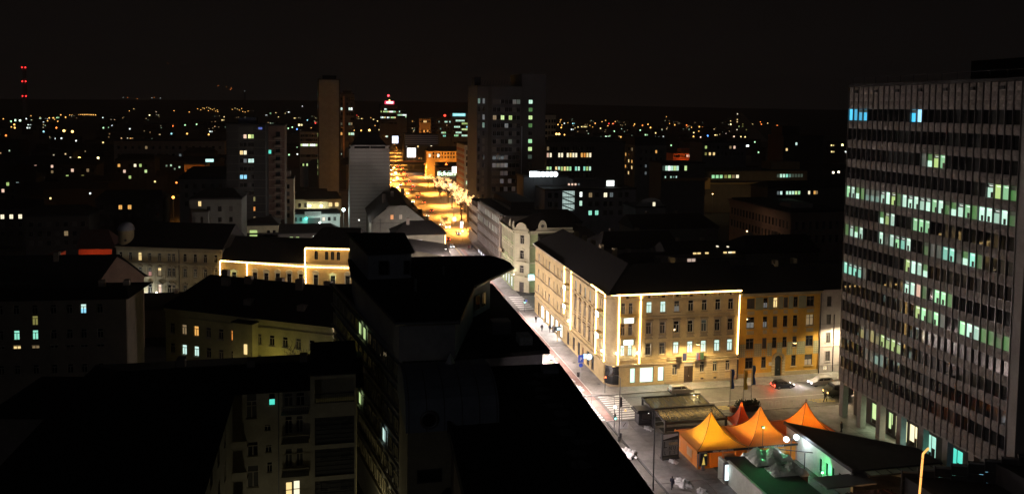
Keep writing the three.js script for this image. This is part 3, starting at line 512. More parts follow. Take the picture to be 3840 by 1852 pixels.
// ================= the plain cream house further along the main street =================
{
  const g = thing('plain_cream_building', 'plain cream street house with bright shops and wavy sill bands', 'building', [58, 0, -190]);
  const f = new Face(g, 51.3, -204, -Math.PI / 2), W = 27.9, Uz = (z) => z + 204, wins = [], zs = [[-200.3, 1.3], [-195.7, 0.75], [-192.9, 0.75], [-189.6, 1.3], [-185.1, 0.75], [-181.9, 0.75], [-178.8, 1.3]];
  for (const v of [14.3, 10.3, 6.2]) for (const [z, w] of zs) wins.push({ u: Uz(z), v, w, h: 2.05, curtain: w > 1, half: w > 1 && rnd() < 0.5 ? LIT.dimCool : 0, bars: w > 1 ? 'T' : 'H' });
  const shops = [[-199.6, 1.6], [-196.1, 3.2], [-191.4, 3.2], [-186.8, 3], [-182.6, 2.8], [-178.6, 2.6]].map(([z, w]) => ({ u: Uz(z), v: 0.3, w, h: 3.3 }));
  f.wall(W, 18.3, [...wins, ...shops], CREAM); for (const w of wins) f.window({ ...w, trim: TRIM });
  shops.forEach((o, i) => {
    const s = f.put('shop_window', merge([box(o.w, 0.12, 0.16), box(o.w, 0.12, 0.16, 0, o.h - 0.12), box(0.12, o.h, 0.16, -o.w / 2 + 0.06), box(0.12, o.h, 0.16, o.w / 2 - 0.06), box(0.08, o.h, 0.12)]), M.frameDark, o.u, o.v, -0.18);
    mesh('pane', box(o.w, o.h, 0.04), i ? glow([1, 0.97, 0.9], i === 1 ? 3.4 : 2.2) : M.pane, s).position.z = -0.1;
    if (i) area([1, 0.95, 0.88], i === 1 ? 15 : 10, o.w, o.h, [51.1, 2, -204 + o.u], [40, 0.6, -204 + o.u]);
  });
  for (const v of [14, 10, 5.9]) { const p = []; for (let k = 0; k <= 28; k++) p.push(V(Math.min(W, k), v + 0.0, 0.16 + 0.12 * Math.cos((k / 28) * Math.PI * 5))); f.put('sill_band', merge(p.slice(1).map((q, k) => bar(p[k], q, 0.13, 0.13, 6))), TRIM); }
  f.put('cornice', merge([box(W, 0.3, 0.8, W / 2, 18.1, 0.35)]), CREAM2); f.put('fascia', box(W, 0.6, 0.14, W / 2), CREAM2, 0, 4.1, 0.06);
  const r = mesh('roof', roofGeo(W, 13, 4.4, 4, 0, 0.5), M.roof, g); r.rotation.y = -Math.PI / 2; r.position.set(51.3 - 58 - 0.2, 18.4, -14);
  mesh('gutter', bar(V(51.3 - 58 - 0.75, 18.45, -14), V(51.3 - 58 - 0.75, 18.45, 13.9), 0.1), M.metal, g);
  mesh('end_wall', box(12.5, 18.2, 0.4, 0, 0, -13.8), CREAM2, g); mesh('back_wall', box(0.4, 18.2, 27, 6.3, 0, 0), CREAM2, g);
  for (const z of [-9, -2, 5]) mesh('chimney', box(1, 2.2, 1.2, 3, 20, z), TRIM, g);
}
// ================= the ornate green corner house =================
{
  const g = thing('ornate_green_building', 'ornate pale green corner house with balconies and carved roof gables, lit from below', 'building', [59, 0, -236]);
  const GRN = plaster([0.34, 0.4, 0.2]), CR = plaster([0.62, 0.58, 0.4]), l = new Face(g, 51.3, -247.5, -Math.PI / 2), f = new Face(g, 55.2, -226.2, 0), WL = 18, WF = 13, wl = [];
  const flo = [[14.2, 2.6], [9.6, 2.7], [5.3, 2.3]];
  for (const [v, h] of flo) for (const u of [1.6, 4.3, 6.3, 8.3, 10.9, 13.2, 15.6]) wl.push({ u, v, w: 1.25, h, surround: 1, hood: v === 9.6 ? 'peak' : 0, curtain: rnd() < 0.3 });
  const sl = [2.5, 6.5, 10.5, 14.5].map((u) => ({ u, v: 0.4, w: 2.6, h: 3.2 }));
  l.wall(WL, 17.8, [...wl, ...sl], GRN); for (const w of wl) l.window({ ...w, trim: CR });
  for (const o of sl) mesh('pane', box(o.w, o.h, 0.04), glow([0.85, 0.95, 1], 1.6), l.put('shop_window', merge([box(o.w, 0.1, 0.14), box(o.w, 0.1, 0.14, 0, o.h - 0.1), box(0.1, o.h, 0.14)]), M.metal, o.u, o.v, -0.18)).position.z = -0.1;
  const wf = []; for (const [v, h] of flo) for (const u of [3.2, 6.6, 10]) wf.push({ u, v, w: 1.25, h, surround: 1, hood: v === 9.6 ? 'peak' : 0 });
  const sf = [5, 10].map((u) => ({ u, v: 0.4, w: 2.6, h: 3.2 }));
  f.wall(WF, 17.8, [...wf, ...sf], GRN); for (const w of wf) f.window({ ...w, trim: CR });
  for (const o of sf) mesh('pane', box(o.w, o.h, 0.04), glow([0.7, 1, 0.8], 1.6), f.put('shop_window', merge([box(o.w, 0.1, 0.14), box(o.w, 0.1, 0.14, 0, o.h - 0.1), box(0.1, o.h, 0.14)]), M.metal, o.u, o.v, -0.18)).position.z = -0.1;
  // chamfered corner bay with balconies
  const c = new Face(g, 51.3, -229.5, -Math.PI / 4), WC = 5.2, cw = [[14.2, 2.6], [9.6, 2.7], [5.4, 2.4]].map(([v, h]) => ({ u: WC / 2, v, w: 1.4, h, surround: 1, hood: v === 9.6 ? 'peak' : 0 })), cd = { u: WC / 2, v: 0, w: 1.6, h: 2.9 };
  c.wall(WC, 17.8, [...cw, cd], CR); for (const w of cw) c.window({ ...w, trim: CR });
  mesh('handle', box(0.05, 0.3, 0.06, 0.5, 1.1, 0.1), M.steel, c.put('door', box(1.6, 2.9, 0.1), M.frameDark, WC / 2, 0, -0.2));
  for (const v of [8.9, 4.7]) { const b = c.put('balcony', merge([box(3.4, 0.25, 1.1, 0, 0, 0.5), box(3.4, 0.14, 0.16, 0, 1.05, 0.98)]), CR, WC / 2, v, 0); for (let k = 0; k < 11; k++) mesh('baluster', cyl(0.07, 0.05, 0.82, 6, -1.5 + k * 0.3, 0.24, 0.98), CR, b); }
  { const b = l.put('balcony', merge([box(3.4, 0.25, 1, 0, 0, 0.5), box(3.4, 0.9, 0.14, 0, 0.2, 0.95)]), TRIM, 1.9, 8.9, 0); mesh('sill', box(3.5, 0.1, 0.2, 0, 1.1, 0.95), TRIM, b); }
  for (const [fc, w] of [[l, WL], [c, WC], [f, WF]]) { fc.put('cornice', merge([box(w, 0.5, 1.2, w / 2, 17.8, 0.5), box(w, 0.25, 0.4, w / 2, 17.2, 0.15)]), CR); fc.put('string_course', merge([box(w, 0.3, 0.35, w / 2, 8.6), box(w, 0.3, 0.35, w / 2, 4.3), box(w, 0.2, 0.25, w / 2, 13.3)]), CR, 0, 0, 0.12); }
  for (const u of [0.5, 3, 9.6, 12, 17.4]) l.put('pilaster', box(0.5, 12.6, 0.2), CR, u, 4.6, 0.08);
  const gable = (fc, u, w, h, hole) => { const p = [[-w / 2 - 0.8, 0], [w / 2 + 0.8, 0], [w / 2 + 0.5, 0.6]]; for (let k = 0; k <= 10; k++) { const a = (k / 10) * Math.PI; p.push([Math.cos(a) * w / 2, 0.7 + Math.sin(a) * (h - 0.7)]); } p.push([-w / 2 - 0.5, 0.6]); const m = fc.put('roof_gable', extrude(poly(p, hole ? [Array.from({ length: 12 }, (_, k) => [Math.cos(k / 6 * Math.PI) * 0.5, 1.4 + Math.sin(k / 6 * Math.PI) * 0.5])] : []), 0.5), CR, u, 18.3, 0.1); if (hole) mesh('round_window', cyl(0.5, 0.5, 0.05, 14).rotateX(Math.PI / 2).translate(0, 1.4, 0.2), M.frameDark, m); };
  gable(c, 2.6, 3.6, 2.3, false); gable(f, 3.6, 2.6, 3.1, true);
  for (const [fc, u] of [[l, 12.5], [l, 17.2]]) fc.put('roof_statue', merge([box(0.8, 0.7, 0.7), cyl(0.42, 0.3, 1.3, 8, 0, 0.6), ball(0.25, 0, 2.1, 0), bar(V(0.2, 1.6, 0), V(0.7, 2.5, 0.1), 0.1, 0.06), bar(V(-0.25, 1.5, 0), V(-0.6, 0.8, 0.2), 0.1, 0.07)]), CR, u, 18.3, 0.2);
  f.put('parapet', box(WF - 5, 0.8, 0.4, WF / 2 + 2.4), CR, 0, 18.3, 0);
  mesh('roof', roofGeo(20, 14, 4, 6, 6, -0.6), M.roof, g).position.set(52 - 59, 18.3, 9.4);
  // flood lamps standing on the first cornice, aimed up the walls
  for (const [x, z, tx, tz, I] of [[55.6, -225.6, 55.6, -226, 42], [51, -228.9, 51.8, -229.3, 26], [50.7, -236, 51.3, -236, 30], [50.7, -243, 51.3, -243, 26], [60, -225.4, 60, -226, 30]]) {
    const t = thing('flood_lamp', 'bright flood lamp on the ledge of the ornate green house', 'flood lamp', [x, 4.7, z], 0, 'flood lamps on the ornate green house');
    mesh('housing', box(0.5, 0.3, 0.5), M.darkMetal, t); mesh('lamp', box(0.4, 0.05, 0.4, 0, 0.3, 0), glow([1, 1, 0.85], 10), t);
    spot([1, 0.96, 0.68], I, [x, 5.15, z], [tx, 18, tz], 0.9, 0.8, 0.2);
  }
  // lit shop signs on the corner
  for (const [x, y, z, w, h, c2, lab, lit] of [[55.6, 3.7, -225.7, 2, 1.9, [0.25, 1, 0.95], 'turquoise lit shop sign over the corner door', 2.2], [57.9, 4.1, -224.9, 0.9, 1.5, [0.8, 1, 1], 'white lit blade sign beside the turquoise shop sign', 4]]) {
    const t = thing('shop_sign', lab, 'sign', [x, y, z]); mesh('case', rbox(w, h, 0.3, 0.05), M.metal, t); mesh('light_panel', box(w - 0.1, h * 0.45, 0.04, 0, h * 0.5, 0.16), glow(c2, lit), t); mesh('light_panel', box(w - 0.1, h * 0.4, 0.04, 0, 0.06, 0.16), glow([0.9, 1, 1], lit), t);
    point([0.5, 1, 0.8], 9, x, y + h / 2, z + 0.7, 0.4);
  }
}
// ================= the long modern office block beyond it =================
{
  const g = thing('modern_office_building', 'long post-war office block with bands of tall windows', 'building', [58, 0, -280]);
  const ST = plaster([0.24, 0.195, 0.16]), f = new Face(g, 51.3, -292.5, -Math.PI / 2), W = 44, e = new Face(g, 51.1, -312.3, -Math.PI / 2), WE = 19.8;
  mesh('core', box(13, 19.6, W, 0.6, 0, -270.5 + 280), ST, g);
  for (const [v, h] of [[16.4, 2.1], [12.7, 2.1], [9, 2.1], [5.2, 2.6]]) {
    for (let k = 0; k < 16; k++) {
      const litK = v > 12 && rnd() < 0.75, w = f.put('window', merge([box(2.2, 0.08, 0.12), box(2.2, 0.08, 0.12, 0, h - 0.08), box(0.08, h, 0.12, -1.06), box(0.08, h, 0.12, 1.06), box(0.06, h, 0.1)]), M.steel, 1.8 + k * 2.5, v, 0.02);
      mesh('pane', box(2.2, h, 0.04), litK ? glow([0.62, 0.8, 0.55], [0.16, 0.3, 0.45][Math.floor(rnd() * 3)]) : M.pane, w).position.z = -0.03;
    }
    f.put('sill_band', box(W, 0.25, 0.4, W / 2), ST, 0, v - 0.3, 0.15);
  }
  for (let k = 0; k <= 16; k++) f.put('pier', box(0.28, 15, 0.3), ST, 0.5 + k * 2.5, 4.4, 0.15);
  f.put('end_pier', box(2.6, 19.6, 0.5), ST, W - 1.4, 0, 0.25);
  f.put('canopy', box(W - 4, 0.3, 2.4, W / 2 - 1), ST, 0, 4, 1.1);
  for (let k = 0; k < 8; k++) mesh('pane', box(3.6, 3, 0.05), glow([0.9, 0.92, 1], 0.8), f.put('shop_window', merge([box(3.8, 0.1, 0.14), box(3.8, 0.1, 0.14, 0, 2.9), box(0.1, 3, 0.14, 1.85), box(0.1, 3, 0.14, -1.85)]), M.metal, 3 + k * 4.8, 0.5, 0.05)).position.z = -0.02;
  mesh('wing', box(12, 17.9, WE, 0.1, 0, -302.4 + 280), ST, g);
  for (const v of [14.6, 11, 7.4, 2]) for (let k = 0; k < 7; k++) mesh('pane', box(1.2, v < 3 ? 4.5 : 2.2, 0.05), M.paneCurtain, e.put('window', merge([box(1.4, 0.1, 0.14, 0, v < 3 ? 4.4 : 2.1), box(1.4, 0.1, 0.14), box(0.1, v < 3 ? 4.5 : 2.2, 0.14, 0.65), box(0.1, v < 3 ? 4.5 : 2.2, 0.14, -0.65)]), M.frame, 1.6 + k * 2.75, v, 0.04)).position.z = -0.02;
  mesh('roof', box(13.4, 0.4, W + 0.4, 0.4, 19.6, -270.5 + 280), M.tar, g); mesh('roof_parapet', box(0.4, 0.9, 30, -1.4, 20, 4), M.concrete, g); mesh('attic', box(8, 2.6, 30, 3, 20, 4), M.tar, g); mesh('roof', box(12.4, 0.4, WE, 0.1, 17.9, -302.4 + 280), M.tar, g);
}

// ================= the square: tents, glass canopy, pavilion and street furniture =================
const TENT = (c) => { const m = new THREE.MeshPhysicalMaterial({ roughness: 0.95, transmission: 0.6, thickness: 0, side: THREE.DoubleSide, bumpMap: T_plaster, bumpScale: 0.02 }); m.color.setRGB(...c); return m; };
function tent(label, cx, cz, half, apex, eave, cloth, { lamps = [], sides = '', sign = '' } = {}) {
  const t = thing('party_tent', label, 'tent', [cx, 0, cz], 0, 'orange party tents on the square'), n = 10, H = apex - eave;
  const ring = (k) => { const q = k / n; return [half * Math.pow(1 - q, 1) * (1 - 0.0 * q) + 0.02, eave + H * (0.3 * q + 0.7 * Math.pow(q, 3.2)) - 0.2 * Math.sin(q * Math.PI) * (1 - q)]; };
  for (let s = 0; s < 4; s++) {   // four sewn panels, each sagging between the hips
    const T = [], nu = 6, P = (k, i) => { const [r, y] = ring(k), w = -1 + (2 * i) / nu; return [r * w, y - 0.16 * (1 - w * w) * (1 - k / n), r * (1 - 0.06 * (1 - w * w) * Math.sin((k / n) * Math.PI))]; };
    for (let k = 0; k < n; k++) for (let i = 0; i < nu; i++) T.push(...quad(P(k, i), P(k, i + 1), P(k + 1, i + 1), P(k + 1, i)));
    const g = tris(T); mesh('canopy_panel', g, cloth, t).rotation.y = (s * Math.PI) / 2;
    const hip = []; for (let k = 0; k < n; k++) { const [a, y] = ring(k), [b, y2] = ring(k + 1); hip.push(bar(V(a, y + 0.03, a), V(b, y2 + 0.03, b), 0.035, 0.035, 5)); }
    mesh('seam', merge(hip), M.wood, t).rotation.y = (s * Math.PI) / 2;
    mesh('valance', box(half * 2, 0.34, 0.04, 0, eave - 0.36, half), sign && s === 0 ? std([0.02, 0.022, 0.015], 0.8) : cloth, t).rotation.y = (s * Math.PI) / 2;
    const a = (s * Math.PI) / 2; mesh('pole', cyl(0.07, 0.07, eave, 8, half * 0.97 * Math.SQRT2 * Math.cos(a + Math.PI / 4), 0.12, half * 0.97 * Math.SQRT2 * Math.sin(a + Math.PI / 4)), M.steel, t);
  }
  mesh('finial', merge([cyl(0.06, 0.03, 0.5, 6, 0, apex - 0.15), ball(0.09, 0, apex + 0.35)]), M.wood, t);
  if (sign) mesh('lettering', text(sign, 0.24, 0.02).translate(0, eave - 0.32, half + 0.03), std([0.6, 0.56, 0.5], 0.7), t);
  const wallM = TENT([0.85, 0.42, 0.03]);
  for (const s of sides) {
    const a = { S: 0, E: 1, N: 2, W: 3 }[s] * Math.PI / 2;
    const w = mesh('side_wall', merge([0, 1, 2, 3].map((k) => box(half * 0.48, eave - 0.35, 0.05, -half * 0.75 + k * half * 0.5, 0.14, half * 0.95))), wallM, t); w.rotation.y = a;
    mesh('clear_panel', merge([box(half * 0.42, 1.3, 0.03, half * 0.25, 0.9, half * 0.95 + 0.04), box(half * 0.42, 1.3, 0.03, -half * 0.75, 0.9, half * 0.95 + 0.04)]), TENT([0.9, 0.66, 0.3]), w);
  }
  for (const [x, , z, I] of lamps) {
    const q = 1 - Math.max(Math.abs(x), Math.abs(z)) / half, y = eave + H * (0.3 * q + 0.7 * q ** 3.2) - 0.2 * Math.sin(q * Math.PI) * (1 - q) - 0.6;
    const l = mesh('hanging_lamp', merge([ball(0.13, x, y, z, 10)]), glow([1, 0.8, 0.4], 20), t); mesh('cord', bar(V(x, y, z), V(x * 0.4, Math.min(apex - 0.3, y + 1.2), z * 0.4), 0.012, 0.012, 4), M.rubber, l);
    point([1, 0.74, 0.3], I * 2.6, cx + x, y, cz + z, 0.12);
  }
  return t;
}
const TO = TENT([0.9, 0.44, 0.03]), TR = TENT([0.9, 0.3, 0.03]);
tent('yellow-orange tent with side walls, next to the letter poster stand', 57.05, -112.9, 4.2, 7.25, 2.95, TO, { lamps: [[-1.7, 4.2, 0.5, 36], [-0.5, 4.1, 0.9, 12], [1.6, 4.1, -0.2, 22]], sides: 'SWEN', sign: 'NERAZ LAMAQ STOLA' });
tent('middle orange tent with lettered valance, between two other tents', 65.5, -112.9, 4.2, 7.5, 2.95, TR, { lamps: [[-1.9, 4.5, -1.2, 24], [0.4, 4.1, 1.2, 34], [-0.9, 4.0, 1.3, 18], [2, 4.2, -0.6, 12]], sides: 'SN', sign: 'NERAZ LAMAQ STOLA' });
tent('deep orange tent closest to the office tower columns', 73.7, -113.2, 4.4, 7.5, 2.95, TENT([0.88, 0.24, 0.02]), { lamps: [[0.5, 4.5, 0.8, 40], [0.9, 4.2, -0.8, 14]], sides: 'N' });
tent('small reddish tent peeking out behind the middle tent', 65.5, -118.9, 1.75, 6.1, 2.9, TENT([0.82, 0.16, 0.02]), { lamps: [[0, 3.9, 0, 6]] });

// glass canopy over the underpass stairs: two mono-pitch bays on a dark steel frame
{
  const t = thing('glass_canopy', 'glass-roofed stair canopy with dark steel frame on the square', 'canopy', [57.9, 0, -125]);
  const gm = new THREE.MeshPhysicalMaterial({ roughness: 0.1, color: 0xc9c6ac, transmission: 0.75, thickness: 0, ior: 1.5 });
  for (const [z0, z1, y0, y1] of [[-130, -125.1, 3.5, 3.0], [-124.6, -119.8, 3.5, 3.0]]) {
    for (let k = 0; k < 9; k++) { const p = mesh('glass_pane', box(1.12, 0.03, 4.72, -4.75 + k * 1.19, 0, 0), gm, t); p.position.set(0, (y0 + y1) / 2, (z0 + z1) / 2 + 125); p.rotation.x = Math.atan2(y0 - y1, z1 - z0); }
    for (let k = 0; k <= 9; k++) mesh('glazing_bar', bar(V(-5.35 + k * 1.19, y0 + 0.03, z0 + 125), V(-5.35 + k * 1.19, y1 + 0.03, z1 + 125), 0.045, 0.045, 4), M.darkMetal, t);
    for (const z of [z0, z1]) mesh('beam', box(11.2, 0.34, 0.3, 0, (z === z0 ? y0 : y1) - 0.2, z + 125), M.darkMetal, t);
    for (const x of [-5.5, 5.5]) mesh('beam', bar(V(x, y0 - 0.02, z0 + 125), V(x, y1 - 0.02, z1 + 125), 0.16, 0.16, 4), M.darkMetal, t);
  }
  for (const x of [-5.4, 5.4]) for (const z of [-5, -0.1, 5.1]) mesh('post', box(0.3, 3.3, 0.3, x, 0.1, z), M.darkMetal, t);
  mesh('parapet', merge([box(10.6, 1, 0.25, 0, 0.1, 4.6), box(0.25, 1, 9, 5, 0.1, 0), box(10.6, 1, 0.25, 0, 0.1, -4.6)]), M.concrete, t);
  const st = merge(Array.from({ length: 9 }, (_, k) => box(0.5, 0.18, 4, -3 + k * 0.5, 0.12 - 0.004 * k, 2.2))); mesh('stair_shade', merge([box(9, 0.02, 3.6, 0, 0.135, 2.2), box(9, 0.02, 3.6, 0, 0.135, -2.4)]), M.rubber, t);  // flat dark sheets imitate the shade of the stair openings
  mesh('handrail', merge([bar(V(-5, 1.1, 4.3), V(4.6, 1.1, 4.3), 0.03), bar(V(-5, 1.1, 0), V(4.6, 1.1, 0), 0.03), bar(V(-5, 1.1, -4.3), V(4.6, 1.1, -4.3), 0.03)]), M.steel, t);
}
// ticket kiosk beside it
{
  const t = thing('kiosk', 'small dark newspaper kiosk with overhanging flat roof by the glass canopy', 'kiosk', [51.7, 0.12, -127.4]);
  mesh('body', rbox(2.5, 2.2, 2, 0.06), M.darkMetal, t); mesh('roof', merge([box(3.6, 0.22, 2.9, 0, 2.2), box(3, 0.2, 2.4, 0, 2.42)]), M.darkMetal, t);
  const h = mesh('hatch', box(1.5, 0.9, 0.06, 0.1, 1, 1.02), M.frameDark, t); mesh('ledge', box(1.7, 0.06, 0.3, 0.1, 0.95, 1.12), M.metal, h); mesh('lamp', box(0.12, 0.1, 0.08, 0.5, 1.95, 1.03), glow([1, 0.95, 0.85], 3), t);
}
// poster stand with block letters
{
  const t = thing('poster_stand', 'grey poster stand with large block letters beside the yellow-orange tent', 'poster stand', [50.4, 0.12, -113.2], 0.05);
  mesh('frame', merge([box(0.14, 4.1, 0.5, -1.35), box(0.14, 4.1, 0.5, 1.35), box(2.8, 0.14, 0.5, 0, 0.45), box(2.8, 0.12, 0.5, 0, 3.98)]), M.darkMetal, t);
  const bd = mesh('poster', box(2.55, 2.35, 0.1, 0, 0.6, 0.1), std([0.26, 0.28, 0.29], 0.6, { map: T_rough }), t);
  const dk = std([0.05, 0.055, 0.06], 0.7), put = (s, size, x, y, m = dk) => mesh('lettering', text(s, size, 0.015).translate(x, y, 0.155), m, bd);
  put('L', 1.05, -0.85, 1.78); put('L', 0.5, -0.85, 0.75); put('E', 0.5, -0.05, 0.75); put('S', 0.5, 0.72, 0.75); put('N', 0.55, 0.0, 1.42); put('U', 0.55, 0.72, 1.42);
  mesh('picture_strip', box(1.5, 0.42, 0.02, 0.48, 2.2, 0.155), std([0.5, 0.42, 0.28], 0.7, { map: T_rough }), bd); mesh('lettering', text('TTT', 0.22, 0.015).translate(0.5, 2.66, 0.155), dk, bd);
  mesh('top_board', extrude(poly([[-1.28, 0.1], [1.28, 0.6], [1.28, 0.9], [-1.28, 0.9]]), 0.1).translate(0, 3.05, 0.1), std([0.55, 0.55, 0.58], 0.7), t);
  mesh('back_board', box(2.6, 1, 0.04, 0, 2.95, 0.06), std([0.03, 0.03, 0.03], 0.8), t); mesh('foot', box(2.9, 0.2, 0.9, 0, 0.02, 0), M.darkMetal, t);
}
// advertising post with a yellow figure-shaped print
{
  const t = thing('advertising_post', 'narrow grey advertising post with a yellow printed poster by the tent', 'advertising post', [53.6, 0.12, -108.3]);
  mesh('case', merge([rbox(1.3, 2.1, 0.3, 0.08, 0, 0.75, 0)]), M.metal, t); mesh('foot', box(0.5, 0.8, 0.24), M.concrete, t);
  const p = mesh('poster', box(1.08, 1.8, 0.04, 0, 0.9, 0.15), std([0.03, 0.032, 0.04], 0.5), t), yel = glow([1, 0.72, 0.12], 0.55);
  mesh('print', extrude(poly([[-0.3, 0], [0.3, 0], [0.2, 0.35], [0.1, 0.9], [0, 1.25], [-0.08, 0.9], [-0.18, 0.35]]), 0.01).translate(0, 0.98, 0.18), yel, p); mesh('print', extrude(poly(Array.from({ length: 14 }, (_, k) => [Math.cos(k / 7 * Math.PI) * 0.24, Math.sin(k / 7 * Math.PI) * 0.15])), 0.01).translate(0.28, 2.45, 0.18), yel, p);
}
// glowing advertising box at the pavilion corner
{
  const t = thing('light_box', 'bright white advertising light box at the corner of the green-lit pavilion', 'light box', [55.6, 0.12, -103.6]);
  mesh('case', rbox(2.2, 2.8, 0.5, 0.1, 0, 0.4, 0), M.metal, t); mesh('foot', box(1.6, 0.4, 0.4), M.concrete, t);
  const s = mesh('light_screen', rbox(1.95, 2.3, 0.06, 0.03, 0, 0.7, 0.25), glow([0.8, 0.95, 1], 1.7), t);
  mesh('print', extrude(poly([[-0.1, 0], [0.1, 0.3], [0.3, 0.75], [0.15, 1.2], [0.05, 1.15], [0.16, 0.75], [-0.02, 0.35]]), 0.01).translate(0.05, 1.4, 0.29), glow([0.45, 0.75, 0.85], 1), s); mesh('print', box(0.7, 0.9, 0.01, -0.45, 1.85, 0.285), glow([0.6, 0.85, 0.95], 1.2), s);
  area([0.85, 0.95, 1], 3.2, 1.9, 2.2, [55.6, 2, -103.2], [54, 0, -90]);
}
// ---- low pavilion with a terrace lit green, its walls and roof ----
{
  const t = thing('pavilion', 'low flat-roofed pavilion around a terrace lit green', 'pavilion', [66, 0, -98]);
  const WL = plaster([0.58, 0.62, 0.55]), P = ([x, z]) => [x - 66, z + 98];
  // wing behind the terrace: white wall with slit windows and a wedge of flat roof
  const slits = [[9.3, 1.2], [10.8, 1.2], [12.3, 1.2], [13.9, 1.1]].map(([u, v]) => ({ u, v, w: 0.62, h: 1.9 }));
  const f = new Face(t, 69.6, -112, -Math.PI / 2); f.wall(16.4, 4.4, slits, WL, 0.1, 0.35);
  for (const o of slits) mesh('pane', box(0.56, 1.85, 0.04), M.pane, f.put('window', merge([box(0.62, 0.08, 0.1), box(0.62, 0.08, 0.1, 0, 1.82), box(0.06, 1.9, 0.1, -0.28), box(0.06, 1.9, 0.1, 0.28)]), M.frameDark, o.u, o.v, -0.15)).position.z = -0.04;
  mesh('roof', prism([[69.4, -112.3], [83.5, -99.6], [83.5, -94.9], [69.4, -94.9]].map(P), 4.5, 4.85), M.tar, t);
  mesh('roof_edge', merge([bar(V(3.4, 4.7, -14.3), V(17.5, 4.7, -1.6), 0.22, 0.22, 4), box(0.3, 0.5, 17.4, 3.4, 4.5, -5.6), bar(V(17.5, 4.7, -1.6), V(17.5, 4.7, 3.1), 0.2, 0.2, 4)]), M.darkMetal, t);
  mesh('end_wall', prism([[69.95, -111.6], [83.2, -99.7], [83.2, -99.4], [69.95, -111.2]].map(P), 0.1, 4.45), WL, t); mesh('side_wall', box(0.3, 4.4, 4.4, 17, 0.1, 0.8), WL, t);
  for (let k = 0; k < 7; k++) mesh('skylight_pane', box(1.55, 0.06, 1.3, 5.9 + k * 1.72, 4.62, 3.9), std([0.34, 0.36, 0.3], 0.25), t);
  mesh('skylight_frame', merge([box(12.6, 0.14, 0.14, 10.9, 4.55, 3.18), box(12.6, 0.14, 0.14, 10.9, 4.55, 4.62), ...Array.from({ length: 8 }, (_, k) => box(0.1, 0.16, 1.5, 5.04 + k * 1.72, 4.55, 3.9))]), M.darkMetal, t);
  // low front: a white parapet wall running towards the camera, with a dark flat roof behind it
  mesh('front_wall', box(0.4, 3.4, 15, 55.4 - 66, 0.1, -96.4 + 98), WL, t); mesh('front_wall', box(0.4, 3.3, 1.9, 54.9 - 66, 0.1, -104.7 + 98), WL, t);
  mesh('low_roof', prism([[55.6, -105.4], [63, -104.6], [63, -88.6], [55.6, -88.6]].map(P), 3.1, 3.35), M.tar, t);
  mesh('terrace_floor', box(14, 0.12, 22, 62.6 - 66, 0.1, -99 + 98), std([0.12, 0.16, 0.11], 0.7, { map: T_ground }), t);
  mesh('canopy_roof', box(7.6, 0.2, 3.2, 1.8, 3.7, 3.6), std([0.1, 0.1, 0.1], 0.7), t);
  mesh('pergola', merge([bar(V(-1, 3.1, -9), V(6, 3.1, -5.6), 0.07), bar(V(2.4, 3.1, -6.9), V(2.4, 0.2, -6.9), 0.08), bar(V(-1, 3.1, -9), V(-1, 0.2, -9), 0.08), bar(V(-4, 2.8, -9.5), V(-1, 3.1, -9), 0.05)]), M.darkMetal, t);
}
// covered outdoor furniture on the terrace under a crumpled plastic sheet
for (const [x, z, w, d, h, y, lab] of [[61.6, -103.6, 6.4, 4.4, 1.5, 3.3, 'crumpled plastic sheet heaped over the terrace, shining green'], [62, -99.4, 5.6, 3, 1, 3.3, 'lower sheet of wrapped furniture in front of the crumpled heap']]) {
  const t = thing('tarpaulin', lab, 'tarpaulin', [x, 0.15, z]), n = 26, T = [], Hh = Array.from({ length: n + 1 }, (_, i) => Array.from({ length: n + 1 }, (_, j) => { const a = (i / n) * 2 - 1, b = (j / n) * 2 - 1, e = Math.max(Math.abs(a), Math.abs(b)); return y * 0 + (1 - e ** 4) * (h * (0.55 + 0.25 * Math.sin(a * 7 + b * 3) + 0.22 * Math.sin(b * 9 - a * 5)) + rr(-0.16, 0.16)) + 3.2 * (e < 0.99 ? 1 : 0.92); }));
  const P = (i, j) => [((i / n) * 2 - 1) * w / 2, Hh[i][j], ((j / n) * 2 - 1) * d / 2];
  for (let i = 0; i < n; i++) for (let j = 0; j < n; j++) T.push(...quad(P(i, j), P(i, j + 1), P(i + 1, j + 1), P(i + 1, j)));
  mesh('sheet', tris(T), std([0.5, 0.58, 0.52], 0.25), t); mesh('furniture', merge([box(w * 0.92, 3.05, d * 0.9), box(0.1, 0.1, 0.1)]), M.wood, t);
}
// green lamp standing on the terrace
for (const [x, y, z, I, lab] of [[62.6, 6.6, -107, 75, 'green flood lamp above the crumpled sheet on the terrace'], [68, 2.4, -100, 40, 'green flood lamp at the slit-windowed wall']]) {
  const t = thing('flood_lamp', lab, 'flood lamp', [x, 0.2, z]); mesh('pole', cyl(0.04, 0.04, y - 0.3, 6), M.darkMetal, t); mesh('housing', box(0.4, 0.3, 0.3, 0, y - 0.3), M.darkMetal, t); mesh('lamp', box(0.32, 0.2, 0.04, 0, y - 0.26, 0.16), glow([0.3, 1, 0.4], 6), t);
  spot([0.12, 1, 0.32], I * 2.2, [x, y + 0.1, z + 0.45], y > 4 ? [61.7, 3.6, -102.6] : [69.6, 2.4, -102.5], y > 4 ? 0.75 : 1, 0.7, 0.2);
}
